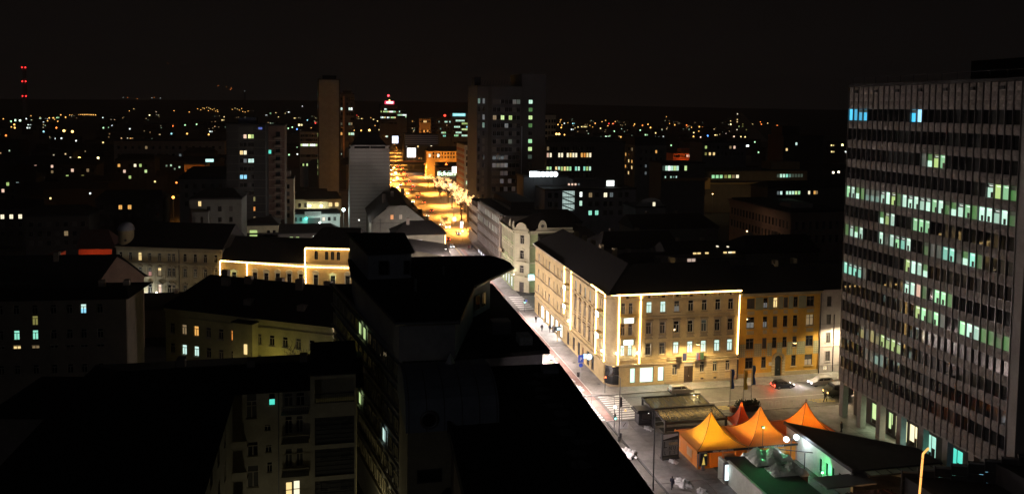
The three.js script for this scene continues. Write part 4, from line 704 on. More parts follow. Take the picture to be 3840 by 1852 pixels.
// twin globe lamp in front of the white wall
{
  const t = thing('globe_lamp', 'post lamp with two glowing white globes at the white pavilion wall', 'street lamp', [67.5, 0.12, -107.2]);
  mesh('pole', cyl(0.07, 0.05, 4.2, 8), M.darkMetal, t); mesh('arm', bar(V(-0.75, 4.1, 0), V(0.75, 4.25, 0), 0.04), M.darkMetal, t);
  for (const s of [-1, 1]) { const gl = mesh('globe', ball(0.42, s * 0.85, 4.35 + s * 0.1, 0, 18), glow([0.82, 0.92, 1], 3.4), t); mesh('collar', cyl(0.16, 0.16, 0.1, 10, s * 0.85, 3.9 + s * 0.1, 0), M.darkMetal, gl); point([0.8, 0.92, 1], 26, 67.5 + s * 0.85, 4.47 + s * 0.1, -106.6, 0.4); }
}
// brown pitched awning roof, lit room below it, and the tiled corner at the frame's foot
{
  const t = thing('awning_stall', 'stall with a brown slatted hip roof and an orange-lit counter', 'stall', [70.6, 0, -90.4]), br = std([0.11, 0.04, 0.025], 0.7, { map: T_rough });
  for (let k = 0; k < 9; k++) { const q = k / 9, p = mesh('roof_slat', box(7.4 - q * 5.6, 0.05, 0.5, 0, 0, 0), br, t); p.position.set(0, 2.7 + q * 1.35, 2.6 - k * 0.34); p.rotation.x = 0.42; }
  for (let k = 0; k < 9; k++) { const q = k / 9, p = mesh('roof_slat', box(0.5, 0.05, 5.6 - q * 5, 0, 0, 0), br, t); p.position.set(-3.4 + k * 0.34, 2.7 + q * 1.35, 0); p.rotation.z = 0.42; }
  mesh('ridge', merge([bar(V(0.3, 4.1, -0.3), V(3.8, 2.7, 2.8), 0.06), bar(V(-0.3, 4.1, -0.3), V(-3.7, 2.7, 2.8), 0.06)]), std([0.35, 0.12, 0.08], 0.6), t);
  for (const [x, z] of [[-3.3, 2.5], [3.3, 2.5], [-3.3, -2.4], [3.3, -2.4]]) mesh('post', cyl(0.08, 0.08, 2.7, 8, x, 0.1, z), M.wood, t);
  mesh('counter', box(5.4, 1.1, 0.6, 0, 0.1, 1.9), std([0.5, 0.25, 0.12], 0.7), t); mesh('lamp', box(0.5, 0.12, 0.3, -1, 2.5, 0.4), glow([1, 0.6, 0.3], 8), t);
  point([1, 0.5, 0.2], 26, 69.6, 2.3, -89.9, 0.2);
}
// dark glass wall of the neighbouring building at the foot of the tower
{
  const t = thing('glass_building', 'low dark glass-walled building with mullions at the foot of the office tower', 'building', [86, 0, -84]), a = V(73.3 - 86, 0, -90.2 + 84), b = V(96 - 86, 0, -81.5 + 84), d = b.clone().sub(a), L = d.length(), th = -Math.atan2(d.z, d.x), g = new Face(t, 73.3, -90.2, th);
  const gm = std([0.03, 0.032, 0.035], 0.08);
  for (let k = 0; k < 12; k++) { const w = L / 12, top = 6.2 + (k + 0.5) / 12 * 5.6; for (let j = 0; j < 6; j++) { const v = (top / 6) * j; g.put('glass_pane', box(w - 0.08, top / 6 - 0.06, 0.05), gm, (k + 0.5) * w, v + 0.05, 0); } g.put('mullion', box(0.14, top + 0.3, 0.24), M.darkMetal, k * w, 0, 0.06); }
  const N = 12; for (let k = 0; k < N; k++) { const v = 6.2 + (k + 0.5) / N * 5.6; g.put('coping', box(L / N, 0.2, 0.5, 0, 0, -0.1), M.metal, (k + 0.5) * L / N, v, 0); }
  mesh('core', prism([[73.6 - 86, -90 + 84], [96.5 - 86, -81.2 + 84], [96.5 - 86, -74 + 84], [74 - 86, -74 + 84]], 0, 5.9), M.tar, t);
  mesh('roof_step', prism([[84 - 86, -86 + 84], [96.5 - 86, -81.2 + 84], [96.5 - 86, -74 + 84], [84 - 86, -74 + 84]], 5.9, 8.6), M.tar, t);
}
{
  const t = thing('glowing_mast', 'slanting mast wrapped in a glowing amber rope light, bent at the top', 'mast', [73.6, 0, -86.6]), pts = [V(-1.6, 3.2, 1.2), V(-1.1, 5.4, 0.7), V(-0.55, 7.6, 0.2), V(0, 9.7, -0.3), V(0.12, 10.3, -0.4), V(1.1, 10.9, -0.6)];
  for (let k = 0; k + 1 < pts.length; k++) mesh('light_tube', bar(pts[k], pts[k].clone().lerp(pts[k + 1], 0.97), 0.13, 0.13, 8), glow([1, 0.46, 0.1], 1.5), t);
  mesh('pole', bar(V(-1.75, 0.1, 1.35), pts[0], 0.07), M.darkMetal, t);
}
for (const [x, y, z, w, r] of [[80.9, 6.6, -77.5, 2.6, 0.4], [81.2, 5, -75.2, 4.2, 0.4]]) {
  const t = thing('strip_lamp', 'long white glowing strip lamp above the glass-walled building', 'strip lamp', [x, y, z], r, 'strip lamps by the glass-walled building'); mesh('housing', box(w, 0.16, 0.4, 0, 0.2), M.metal, t); mesh('light_tube', box(w - 0.1, 0.16, 0.36), glow([0.85, 0.95, 1], 2.6), t); mesh('bracket', cyl(0.05, 0.05, y - 0.1, 6, 0, -y + 0.1, 0), M.darkMetal, t);
}
// ---- lamp posts, traffic lights, signs, flags, fences ----
function signalHead(t, x, y, z, on, face = 0) {   // three-lens traffic light
  const h = mesh('signal_head', rbox(0.34, 1.0, 0.26, 0.06, x, y, z), M.darkMetal, t); h.rotation.y = face;
  ['red', 'amber', 'green'].forEach((n, i) => mesh('lens', cyl(0.12, 0.12, 0.05, 12).rotateX(Math.PI / 2).translate(x, y + 0.82 - i * 0.3, z + 0.14), n === on ? glow({ red: [1, 0.16, 0.04], amber: [1, 0.5, 0.05], green: [0.15, 1, 0.8] }[n], 9) : std([0.03, 0.03, 0.03], 0.3), h));
}
{
  const t = thing('lamp_post', 'slim grey lamp post with a curved arm beside the traffic light pole', 'lamp post', [44.9, 0, -120.9]);
  mesh('pole', cyl(0.13, 0.08, 10.6, 10), M.metal, t); mesh('arm', merge([bar(V(0, 10.4, 0), V(-0.35, 11, 0), 0.06), bar(V(-0.35, 11, 0), V(-1.4, 11.15, 0), 0.06)]), M.metal, t); mesh('lamp_head', box(0.9, 0.12, 0.3, -1.5, 11.08), M.metal, t); mesh('base', cyl(0.25, 0.2, 0.8, 10, 0, 0.12), M.darkMetal, t); mesh('box', box(0.3, 0.8, 0.25, 0.25, 0.6, 0), M.darkMetal, t); mesh('junction_box', box(0.3, 1, 0.25, 0.2, 6.3), M.darkMetal, t);
  const s = mesh('street_sign', box(1.5, 0.3, 0.04, 0.95, 5.5, 0.05), M.white, t), s2 = mesh('sign_board', box(1.3, 1.2, 0.05, 0.85, 2.2, 0.05), std([0.55, 0.56, 0.58], 0.5), t);
  mesh('print', merge([tube([V(0.6, 2.5, 0.09), V(0.8, 2.75, 0.09), V(0.9, 2.9, 0.09), V(1.1, 3.15, 0.09)], 0.05, 5)]), M.darkMetal, s2);
}
{
  const t = thing('traffic_light', 'traffic light pole with a glowing green lens at the square corner', 'traffic light', [45.6, 0.1, -125.2]);
  mesh('pole', cyl(0.08, 0.06, 4.7, 8), M.metal, t); signalHead(t, 0.05, 1.9, 0.12, 'green'); mesh('lamp', ball(0.26, 0.02, 4.05, 0.1, 14), glow([0.85, 1, 0.9], 3), t); mesh('bracket', box(0.12, 1.2, 0.12, 0, 2.9), M.darkMetal, t);
}
{
  const t = thing('traffic_light', 'dark traffic light seen from behind, beside the glass canopy', 'traffic light', [47.8, 0.1, -127.6]); mesh('pole', cyl(0.07, 0.06, 3.9, 8), M.metal, t); signalHead(t, 0.2, 3, -0.05, 'none', Math.PI); mesh('lamp', box(0.2, 0.3, 0.1, 0.6, 2.2, 0.1), glow([1, 0.45, 0.08], 2), t);
}
{
  const t = thing('traffic_light', 'red pedestrian light in front of the corner building', 'traffic light', [49.9, 0.12, -142.5]); mesh('pole', cyl(0.07, 0.06, 2.6, 8), M.darkMetal, t); const h = mesh('signal_head', rbox(0.3, 0.8, 0.26, 0.05, 0, 2.5, 0), M.darkMetal, t);
  mesh('lens', extrude(poly([[-0.14, -0.12], [-0.05, -0.02], [0.05, -0.02], [0.14, -0.12], [0.12, 0.1], [0, 0.2], [-0.12, 0.1]]), 0.05).translate(0, 3.02, 0.14), glow([1, 0.12, 0.02], 10), h);
}
{
  const t = thing('traffic_light', 'green light at the zebra crossing in front of the ornate green house', 'traffic light', [48.6, 0.12, -204.6]); mesh('pole', cyl(0.07, 0.06, 3, 8), M.darkMetal, t); signalHead(t, 0, 2.3, 0.1, 'green'); mesh('sign', cyl(0.3, 0.3, 0.05, 14).rotateX(Math.PI / 2).translate(0.5, 2.9, 0.1), std([0.05, 0.1, 0.5], 0.5), t);
  const t2 = thing('traffic_light', 'green light beside the turquoise shop sign', 'traffic light', [57.2, 0, -219.5]); mesh('pole', cyl(0.07, 0.06, 3, 8), M.darkMetal, t2); signalHead(t2, 0, 2.7, 0.1, 'green');
  const t3 = thing('traffic_light', 'green light on a thin pole at the far junction', 'traffic light', [49.3, 0.1, -317.5]); mesh('pole', cyl(0.08, 0.06, 5, 8), M.darkMetal, t3); signalHead(t3, 0, 4, 0.1, 'green'); mesh('lamp', ball(0.34, 0, 4.35, 0.3, 12), glow([0.3, 1, 0.8], 5), t3);
}
{
  const t = thing('lamp_post', 'tall slender dark pole standing on the open square', 'lamp post', [43.9, 0, -104]); mesh('pole', cyl(0.12, 0.1, 11.7, 10), M.darkMetal, t); mesh('lamp_head', box(0.8, 0.12, 0.3, -0.4, 11.65), M.darkMetal, t);
}
{
  const t = thing('railing', 'thin grey pipe railing beside the zebra crossing', 'railing', [48.2, 0, -137]); mesh('rail', merge([bar(V(-2.6, 1.9, -0.6), V(1.7, 1.3, -0.2), 0.06), bar(V(1.7, 1.3, -0.2), V(1.7, 0, -0.2), 0.06), bar(V(-2.6, 1.9, -0.6), V(-2.6, 0, -0.6), 0.06)]), M.steel, t);
}
{
  const t = thing('road_sign', 'blue parking sign over a round blue sign on a pole', 'road sign', [47.6, 0.12, -150.8]); mesh('pole', cyl(0.05, 0.05, 4.6, 8), M.steel, t); const b = std([0.02, 0.06, 0.42], 0.45);
  const p = mesh('sign_plate', box(1.1, 1.5, 0.05, 0, 3.4, 0.06), b, t); mesh('lettering', text('P', 0.7, 0.02).translate(0, 3.75, 0.09), M.white, p); mesh('sign_plate', cyl(0.42, 0.42, 0.05, 18).rotateX(Math.PI / 2).translate(0, 2.85, 0.06), b, t); mesh('litter_bin', cyl(0.26, 0.3, 0.9, 10, -0.5, 0.5, 0), M.darkMetal, t);
}
{
  const t = thing('shop_sign', 'two round pale blue lit shop signs jutting from the corner building', 'sign', [50.7, 2.7, -154.8]);
  for (const [dx, r] of [[-0.5, 0.5], [0.05, 0.62]]) { const d = mesh('light_disc', cyl(r, r, 0.22, 20).rotateX(Math.PI / 2).translate(dx * 1.4 - 0.2, 0.6, dx), glow([0.55, 0.85, 1], 2), t); mesh('rim', cyl(r + 0.06, r + 0.06, 0.16, 20).rotateX(Math.PI / 2).translate(dx * 1.4 - 0.2, 0.6, dx), std([0.05, 0.12, 0.3], 0.5), d); }
  mesh('bracket', box(1, 0.08, 0.08, 0.1, 0.6, 0), M.darkMetal, t);
}
{
  const t = thing('shop_sign', 'dark shop sign with a pale blue lit field on a post by the shops', 'sign', [49.9, 0.12, -176.5]); mesh('post', cyl(0.08, 0.08, 2.8, 8), std([0.5, 0.35, 0.1], 0.6), t); mesh('case', rbox(1.7, 0.9, 0.4, 0.06, 0, 2.6), M.darkMetal, t); mesh('light_panel', box(0.9, 0.5, 0.05, 0.3, 2.8, 0.2), glow([0.5, 0.9, 1], 2), t);
}
// banners and dark planter tub by the cross street
for (const [x, z, h, c1, lab] of [[70.3, -131.9, 6.9, [0.02, 0.05, 0.16], 'blue advertising banner on a pole, with yellow edge'], [72.8, -131.6, 6.7, [0.4, 0.26, 0.03], 'yellow and blue advertising banner crossed with another'], [75.3, -133.2, 6.9, [0.03, 0.07, 0.2], 'blue-grey banner flag on the pole closest to the dark car']]) {
  const t = thing('banner_flag', lab, 'banner', [x, 0, z]); mesh('pole', cyl(0.06, 0.04, h + 0.1, 8), M.metal, t); mesh('base', cyl(0.45, 0.3, 0.35, 12), M.concrete, t);
  const T = [], n = 8; for (let k = 0; k < n; k++) { const f = (q) => [0.06 + 0.7 * (0.9 + 0.1 * Math.sin(q * 9)), h - 3.6 * q, 0.12 * Math.sin(q * 8)], a = f(k / n), b = f((k + 1) / n); T.push(...quad([0.05, a[1], 0], [0.05, b[1], 0], b, a), ...quad([0.05, a[1], -0.03], a.map((v, i) => (i === 2 ? v - 0.03 : v)), b.map((v, i) => (i === 2 ? v - 0.03 : v)), [0.05, b[1], -0.03])); }
  mesh('flag', tris(T), std(c1, 0.8), t); mesh('stripe', box(0.12, 3.3, 0.02, 0.1, h - 3.45, 0.03), std([0.6, 0.45, 0.08], 0.8), t);
}
{
  const t = thing('planter_tub', 'long dark planter with clipped evergreen plants by the banner poles', 'planter', [72.4, 0.1, -129.4]);
  mesh('tub', rbox(4.4, 1, 1.5, 0.1), M.darkMetal, t); const L = []; for (let k = 0; k < 500; k++) { const s = rr(0.1, 0.22), g = tris([[[-s, 0, 0], [s, 0, 0], [0, s * 1.6, 0.05]]]); g.rotateY(rr(0, 6.3)).rotateX(rr(-0.8, 0.8)).translate(rr(-2.1, 2.1), 1 + rr(0, 0.9) * Math.sqrt(rnd()), rr(-0.7, 0.7)); L.push(g); }
  mesh('foliage', merge(L), std([0.02, 0.035, 0.018], 0.8, { side: THREE.DoubleSide }), t).userData.kind = 'stuff'; mesh('crate', box(0.9, 0.9, 0.8, -2.9, 0, 0.2), std([0.25, 0.1, 0.05], 0.7), t);
}
{   // bicycle stands along the kerb
  const proto = thing('bicycle_stand', 'thin steel bicycle hoop in the row along the cross street kerb', 'bicycle stand', [77.6, 0.12, -130.4], 0, 'steel hoops along the cross street kerb');
  mesh('hoop', merge([bar(V(-0.35, 0, 0), V(-0.35, 0.85, 0), 0.025), bar(V(-0.35, 0.85, 0), V(0.35, 0.85, 0), 0.025), bar(V(0.35, 0.85, 0), V(0.35, 0, 0), 0.025)]), M.steel, proto);
  for (let k = 1; k < 9; k++) copyOf(proto, proto.userData.label, [77.6 + k * 1.45, 0.12, -130.4], 0, proto.userData.group);
}
// heaps of cleared snow
[[44.6, -116, 1.5, 'long dirty snow heap at the road edge by the lamp post'], [48.9, -105, 1.2, 'snow heap beside the walking person on the square'], [50.5, -112, 0.7, 'small snow patch under the letter poster stand'], [51.6, -124.8, 0.8, 'flat snow patch in front of the kiosk'], [45.4, -145.5, 1.1, 'snow heap on the kerb by the zebra crossing'], [45.4, -150, 0.8, 'snow heap on the kerb by the blue sign'], [45.1, -165, 0.9, 'small snow heap along the cycle lane'], [50.5, -102.2, 0.8, 'melting snow patch next to the pavilion wall']].forEach(([x, z, s, lab]) => {
  const g = new THREE.SphereGeometry(1, 30, 16), p = g.attributes.position; for (let i = 0; i < p.count; i++) { const a = V(p.getX(i), p.getY(i), p.getZ(i)), n = 1 + 0.22 * Math.sin(a.x * 5 + x) * Math.cos(a.z * 6 + z) + 0.14 * Math.sin(a.x * 11 + a.z * 9); p.setXYZ(i, a.x * n, Math.max(0, a.y) * n, a.z * n); } g.computeVertexNormals();
  const m = mesh(numbered('snow_heap'), uvm(g), M.snow, scene); m.scale.set(s * 0.9, s * 0.32, s * 1.3); m.position.set(x, z < -128 && z > -129 ? 0 : 0.1, z); m.userData = { label: lab, category: 'snow heap', group: 'heaps of cleared snow' };
});
// flags over the corner building's door
for (const [x, a, c, lab] of [[66.7, -1.05, [[0.008, 0.012, 0.05]], 'dark blue flag slanting from the corner building over the door'], [69.2, -0.25, [[0.16, 0.16, 0.17], [0.012, 0.02, 0.1], [0.14, 0.012, 0.012]], 'white, blue and red flag hanging over the door'], [69.9, 0.2, [[0.01, 0.04, 0.015]], 'green flag hanging next to the three-coloured flag']]) {
  const t = thing('flag', lab, 'flag', [x, 5.6, -144.6], 0, 'flags over the corner building door'); mesh('pole', bar(V(0, 0, 0), V(Math.sin(a) * 0.4, 1.1, 1.7), 0.035), M.metal, t);
  c.forEach((k, i) => { const w = 0.28; mesh('cloth', box(0.8 / c.length - 0.01, 1.5, 0.04, 0, -0.75, 0), std(k, 0.85), t).position.set(Math.sin(a) * 0.4 + (i - (c.length - 1) / 2) * (0.8 / c.length), 0.35, 1.5 + 0.08 * i); });
}

// ================= street lighting =================
function streetLamp(label, [x, y, z], c, I, { group, hang, cone = 1.22, pen = 0.6, size = 0.5, k = 12, armX = 0, armZ = 0, r = 0.25, wire, spill = 0 } = {}) {
  const t = thing('street_lamp', label, 'street lamp', [x - armX, 0, z - armZ], 0, group);
  if (hang) mesh('wire', bar(V(wire ? wire[0] - x : -9, y + 1.1, 0), V(wire ? wire[1] - x : 9, y + 1.1, 0), 0.015, 0.015, 4), M.darkMetal, t), mesh('hanger', bar(V(0, y + 0.2, 0), V(0, y + 1.1, 0), 0.02, 0.02, 4), M.darkMetal, t);
  else mesh('pole', cyl(0.12, 0.07, y + 0.2, 8), M.metal, t), mesh('arm', bar(V(0, y + 0.2, 0), V(armX, y + 0.3, armZ), 0.045), M.metal, t);
  const h = mesh('lamp_head', rbox(size + 0.15, 0.18, size + 0.15, 0.05, armX, y + 0.06, armZ), M.metal, t); mesh('glass', box(size, 0.05, size, armX, y, armZ), glow(c, k), h);
  if (spill) point(c, spill, x, y - 0.15, z, r);
  if (I) spot(c, I, [x, y - 0.12, z], [x, 0, z + 0.001], cone, pen, r);
  return t;
}
const WHITE = [1, 0.83, 0.78], WARM = [1, 0.7, 0.32], SODIUM = [1, 0.37, 0.055];
streetLamp('lamp hung on a wire over the cross street by the corner building', [67.4, 9.4, -139.6], [1, 0.72, 0.34], 760, { hang: 1, spill: 30, wire: [60, 76], cone: 1.36, pen: 0.25 });
streetLamp('lamp hung on a wire in front of the grey-white house', [101.5, 10.4, -141.6], [1, 0.78, 0.48], 800, { hang: 1, spill: 20, wire: [93, 112], cone: 1.4, pen: 0.2 });
streetLamp('lamp hung on a wire over the cross street by the yellow house', [86, 9.6, -136.5], [1, 0.7, 0.34], 420, { hang: 1, spill: 20, wire: [78, 94], cone: 1.2, pen: 0.6 });
for (let k = 0; k < 9; k++) streetLamp('white street lamp on the hidden side of the main street', [33, 10, -84 - k * 27], WHITE, k < 2 ? 5200 : 24000, { spill: k < 2 ? 260 : 1300, group: 'white street lamps along the main street', hang: 1, wire: [25, 45], cone: 1.2, pen: 0.7 });

// ================= dark roofs and courtyards below the camera =================
const GREYB = plaster([0.34, 0.34, 0.38]), BEIGE = plaster([0.36, 0.32, 0.22]), SOOT = plaster([0.24, 0.2, 0.17]);
{   // the big modernist block along the left side of the main street
  const g = thing('modernist_building', 'large dark modernist block with penthouse, roof terraces and a wing of banded windows', 'building', [12, 0, -108]), P = (a) => a.map(([x, z]) => [x - 12, z + 108]);
  mesh('wall', prism(P([[-0.3, -131.4], [24.2, -128], [24.2, -92], [7.4, -91.2]]), 0, 24.6), GREYB, g);
  mesh('terrace_slab', prism(P([[-1.3, -132.5], [25, -128.6], [25, -91.6], [7.6, -90.3]]), 24.6, 25.1), M.tar, g);
  mesh('penthouse', prism(P([[2.6, -115], [6.9, -90.3], [13.2, -89.8], [18, -106], [18.4, -127], [2.2, -127]]), 25.1, 29.5), GREYB, g);
  mesh('roof', prism(P([[1.9, -116], [6.4, -89.3], [13.6, -88.8], [18.3, -106.4], [26.2, -118], [26.4, -121], [26, -124], [24.6, -127.6], [18.5, -128.2], [1.6, -128]]), 29.5, 29.95), M.tar, g);
  mesh('roof_fascia', merge([bar(V(1.9 - 12, 29.72, -8), V(6.4 - 12, 29.72, 18.7), 0.26, 0.26, 4), bar(V(6.4 - 12, 29.72, 18.7), V(13.6 - 12, 29.72, 19.2), 0.26, 0.26, 4), bar(V(18.3 - 12, 29.72, 1.6), V(26.2 - 12, 29.72, -10), 0.3, 0.3, 4)]), M.metal, g);
  const cw = mesh('canopy_wall', prism(P([[18.2, -107.6], [21.6, -112.5], [21.3, -112.7], [18, -108]]), 25.1, 29.4), GREYB, g);
  const sf = new Face(g, 18.3, -107.4, 0.96); for (const u of [1.2, 3.2]) mesh('pane', box(1.3, 2, 0.04), M.pane, sf.put('window', merge([box(1.4, 0.1, 0.1), box(1.4, 0.1, 0.1, 0, 1.95), box(0.1, 2, 0.1, -0.65), box(0.1, 2, 0.1, 0.65), box(0.06, 2, 0.08)]), M.frame, u, 26, 0.1)).position.z = -0.02;
  mesh('stair_tower', prism(P([[1.9, -129.2], [4.2, -112], [10.2, -112.3], [10.2, -128]]), 29.95, 33.5), GREYB, g); mesh('stair_tower_roof', prism(P([[1.5, -130], [4, -111.5], [10.6, -111.8], [10.6, -128.6]]), 33.5, 33.85), M.tar, g);
  const tf = new Face(g, 4.2, -112, -0.05); for (const [u, w] of [[2.1, 1.3], [5.3, 0.8]]) mesh('pane', box(w - 0.1, 1.9, 0.04), M.pane, tf.put('window', merge([box(w, 0.08, 0.1), box(w, 0.08, 0.1, 0, 1.9), box(0.08, 1.98, 0.1, -w / 2), box(0.08, 1.98, 0.1, w / 2)]), M.frameDark, u, 30.6, 0.08)).position.z = -0.02;
  // banded windows of the wing
  const f = new Face(g, -0.64, -131.7, (-79.07 * Math.PI) / 180), lit = { '1,7': LIT.lime, '1,8': LIT.lime, '3,7': LIT.dimWarm, '4,7': LIT.lime, '4,12': LIT.cool };
  const wg = merge([box(1.9, 0.1, 0.12), box(1.9, 0.1, 0.12, 0, 1.7), box(0.08, 1.8, 0.12, -0.9), box(0.08, 1.8, 0.12, 0.9), box(0.06, 1.8, 0.1)]), wpn = box(1.9, 1.8, 0.04);
  for (let r = 0; r < 7; r++) { const v = 25.6 - 3.3 * r; if (r) for (let c = 0; c < 15; c++) mesh('pane', lit[r + ',' + c] ? box(0.9, 1.7, 0.05, -0.4) : wpn, lit[r + ',' + c] || (rnd() < 0.3 ? M.paneCurtain : M.pane), f.put('window', wg, M.frame, 1.6 + c * 2.7, v, 0.08)).position.z = -0.02; f.put('sill_band', box(41.4, 0.2, 0.45, 20.7), M.concrete, 0, v - 0.35, 0.2); }
  mesh('rooftop_box', box(2.4, 1.6, 2, 8.6, 25.1, 8), M.metal, g); mesh('rooftop_box', box(1.6, 1, 2.4, 10.6, 25.1, 13), M.white, g); mesh('vent_pipe', merge([cyl(0.2, 0.2, 1.6, 8, -2, 29.95, 4), cyl(0.15, 0.15, 1.2, 8, 3, 29.95, -6)]), M.metal, g);
  mesh('aerial', merge([bar(V(-5.6, 33.85, -15), V(-5.6, 37, -15), 0.04), bar(V(-6.2, 36.2, -15), V(-5, 36.2, -15), 0.025), bar(V(-6, 36.7, -15), V(-5.2, 36.7, -15), 0.025)]), M.darkMetal, g);
}
{   // nearer block with the broad flat roof
  const g = thing('flat_roof_building', 'dark building with a broad flat tar roof stretching along the street edge', 'building', [16.6, 0, -70], -0.044);
  mesh('wall', box(13.4, 23.2, 48, 0.6, 0, 5), SOOT, g); mesh('roof', box(14.6, 0.5, 49, 0.75, 23.2, 5), M.tar, g);
  mesh('roof_edge', merge([box(0.3, 0.5, 49, 7.95, 23.7, 5), box(0.3, 0.5, 49, -6.4, 23.7, 5), box(14.3, 0.5, 0.3, 0.75, 23.7, -19.3)]), M.tar, g);
  for (let k = 0; k < 9; k++) mesh('roof_seam', box(0.08, 0.06, 48, -5 + k * 1.45, 23.7, 5), M.darkMetal, g);
  for (let k = 0; k < 11; k++) { const s = mesh('snow_patch', prism(Array.from({ length: 9 }, (_, q) => [Math.cos(q / 4.5 * Math.PI) * rr(0.7, 1.3), Math.sin(q / 4.5 * Math.PI) * rr(0.5, 1)]), 0, 0.03), std([0.16, 0.16, 0.17], 0.95, { map: T_rough }), g); s.position.set(4.6 + rr(-0.8, 0.8), 23.71, -17 + k * 2.3); }
  mesh('ledge', box(1.8, 0.5, 2, 6.6, 23.7, -18.4), GREYB, g);
}
{   // vaulted metal roof with a porthole
  const g = thing('vaulted_rooftop', 'grey vaulted metal roof with a round porthole standing over a small courtyard house', 'rooftop structure', [10.8, 0, -79.8]);
  const prof = []; for (let k = 0; k <= 12; k++) { const a = (k / 12) * Math.PI; prof.push([Math.cos(a) * 5.6, Math.pow(Math.sin(a), 0.6) * 4.4]); }
  const vt = mesh('vault', extrude(poly(prof), 9, {}).rotateY(Math.PI / 2).translate(-4.5, 0, 0), std([0.3, 0.33, 0.38], 0.55, { metalness: 0.3, map: T_plaster }), g); vt.position.set(0, 23.3, 0);
  for (let k = 0; k < 6; k++) mesh('standing_seam', merge(prof.slice(1).map(([z, y], i) => bar(V(0, prof[i][1] + 0.02, prof[i][0]), V(0, y + 0.02, z), 0.05, 0.05, 4))), M.metal, g).position.set(-4.2 + k * 1.7, 23.3, 0);
  const pt = mesh('porthole', new THREE.TorusGeometry(0.75, 0.16, 8, 20), M.metal, g); pt.position.set(-2.3, 24.5, 5.72); mesh('pane', cyl(0.72, 0.72, 0.05, 18).rotateX(Math.PI / 2), M.pane, pt);
  mesh('finial', uvm(new THREE.ConeGeometry(0.7, 1.4, 4)), std([0.5, 0.5, 0.52], 0.6), g).position.set(0.6, 28, -1);
  mesh('house', box(4.6, 23.3, 10.4, -2, 0, 0), BEIGE, g); mesh('pane', box(2.2, 1.2, 0.04), M.pane, mesh('window', merge([box(2.4, 0.1, 0.12), box(2.4, 0.1, 0.12, 0, 1.2), box(0.1, 1.3, 0.12, -1.15), box(0.1, 1.3, 0.12, 1.15)]), M.frameDark, g)).parent.position.set(-2.2, 18.2, 5.25);
  mesh('lean_to', tris([...quad([-6, 12, 6], [-0.3, 12, 6], [-0.2, 17.6, 5.4], [-0.6, 17.6, 5.4]), ...quad([-6, 12, 12], [-0.3, 12, 12], [-0.3, 12, 6], [-6, 12, 6])]), M.roof, g);
}
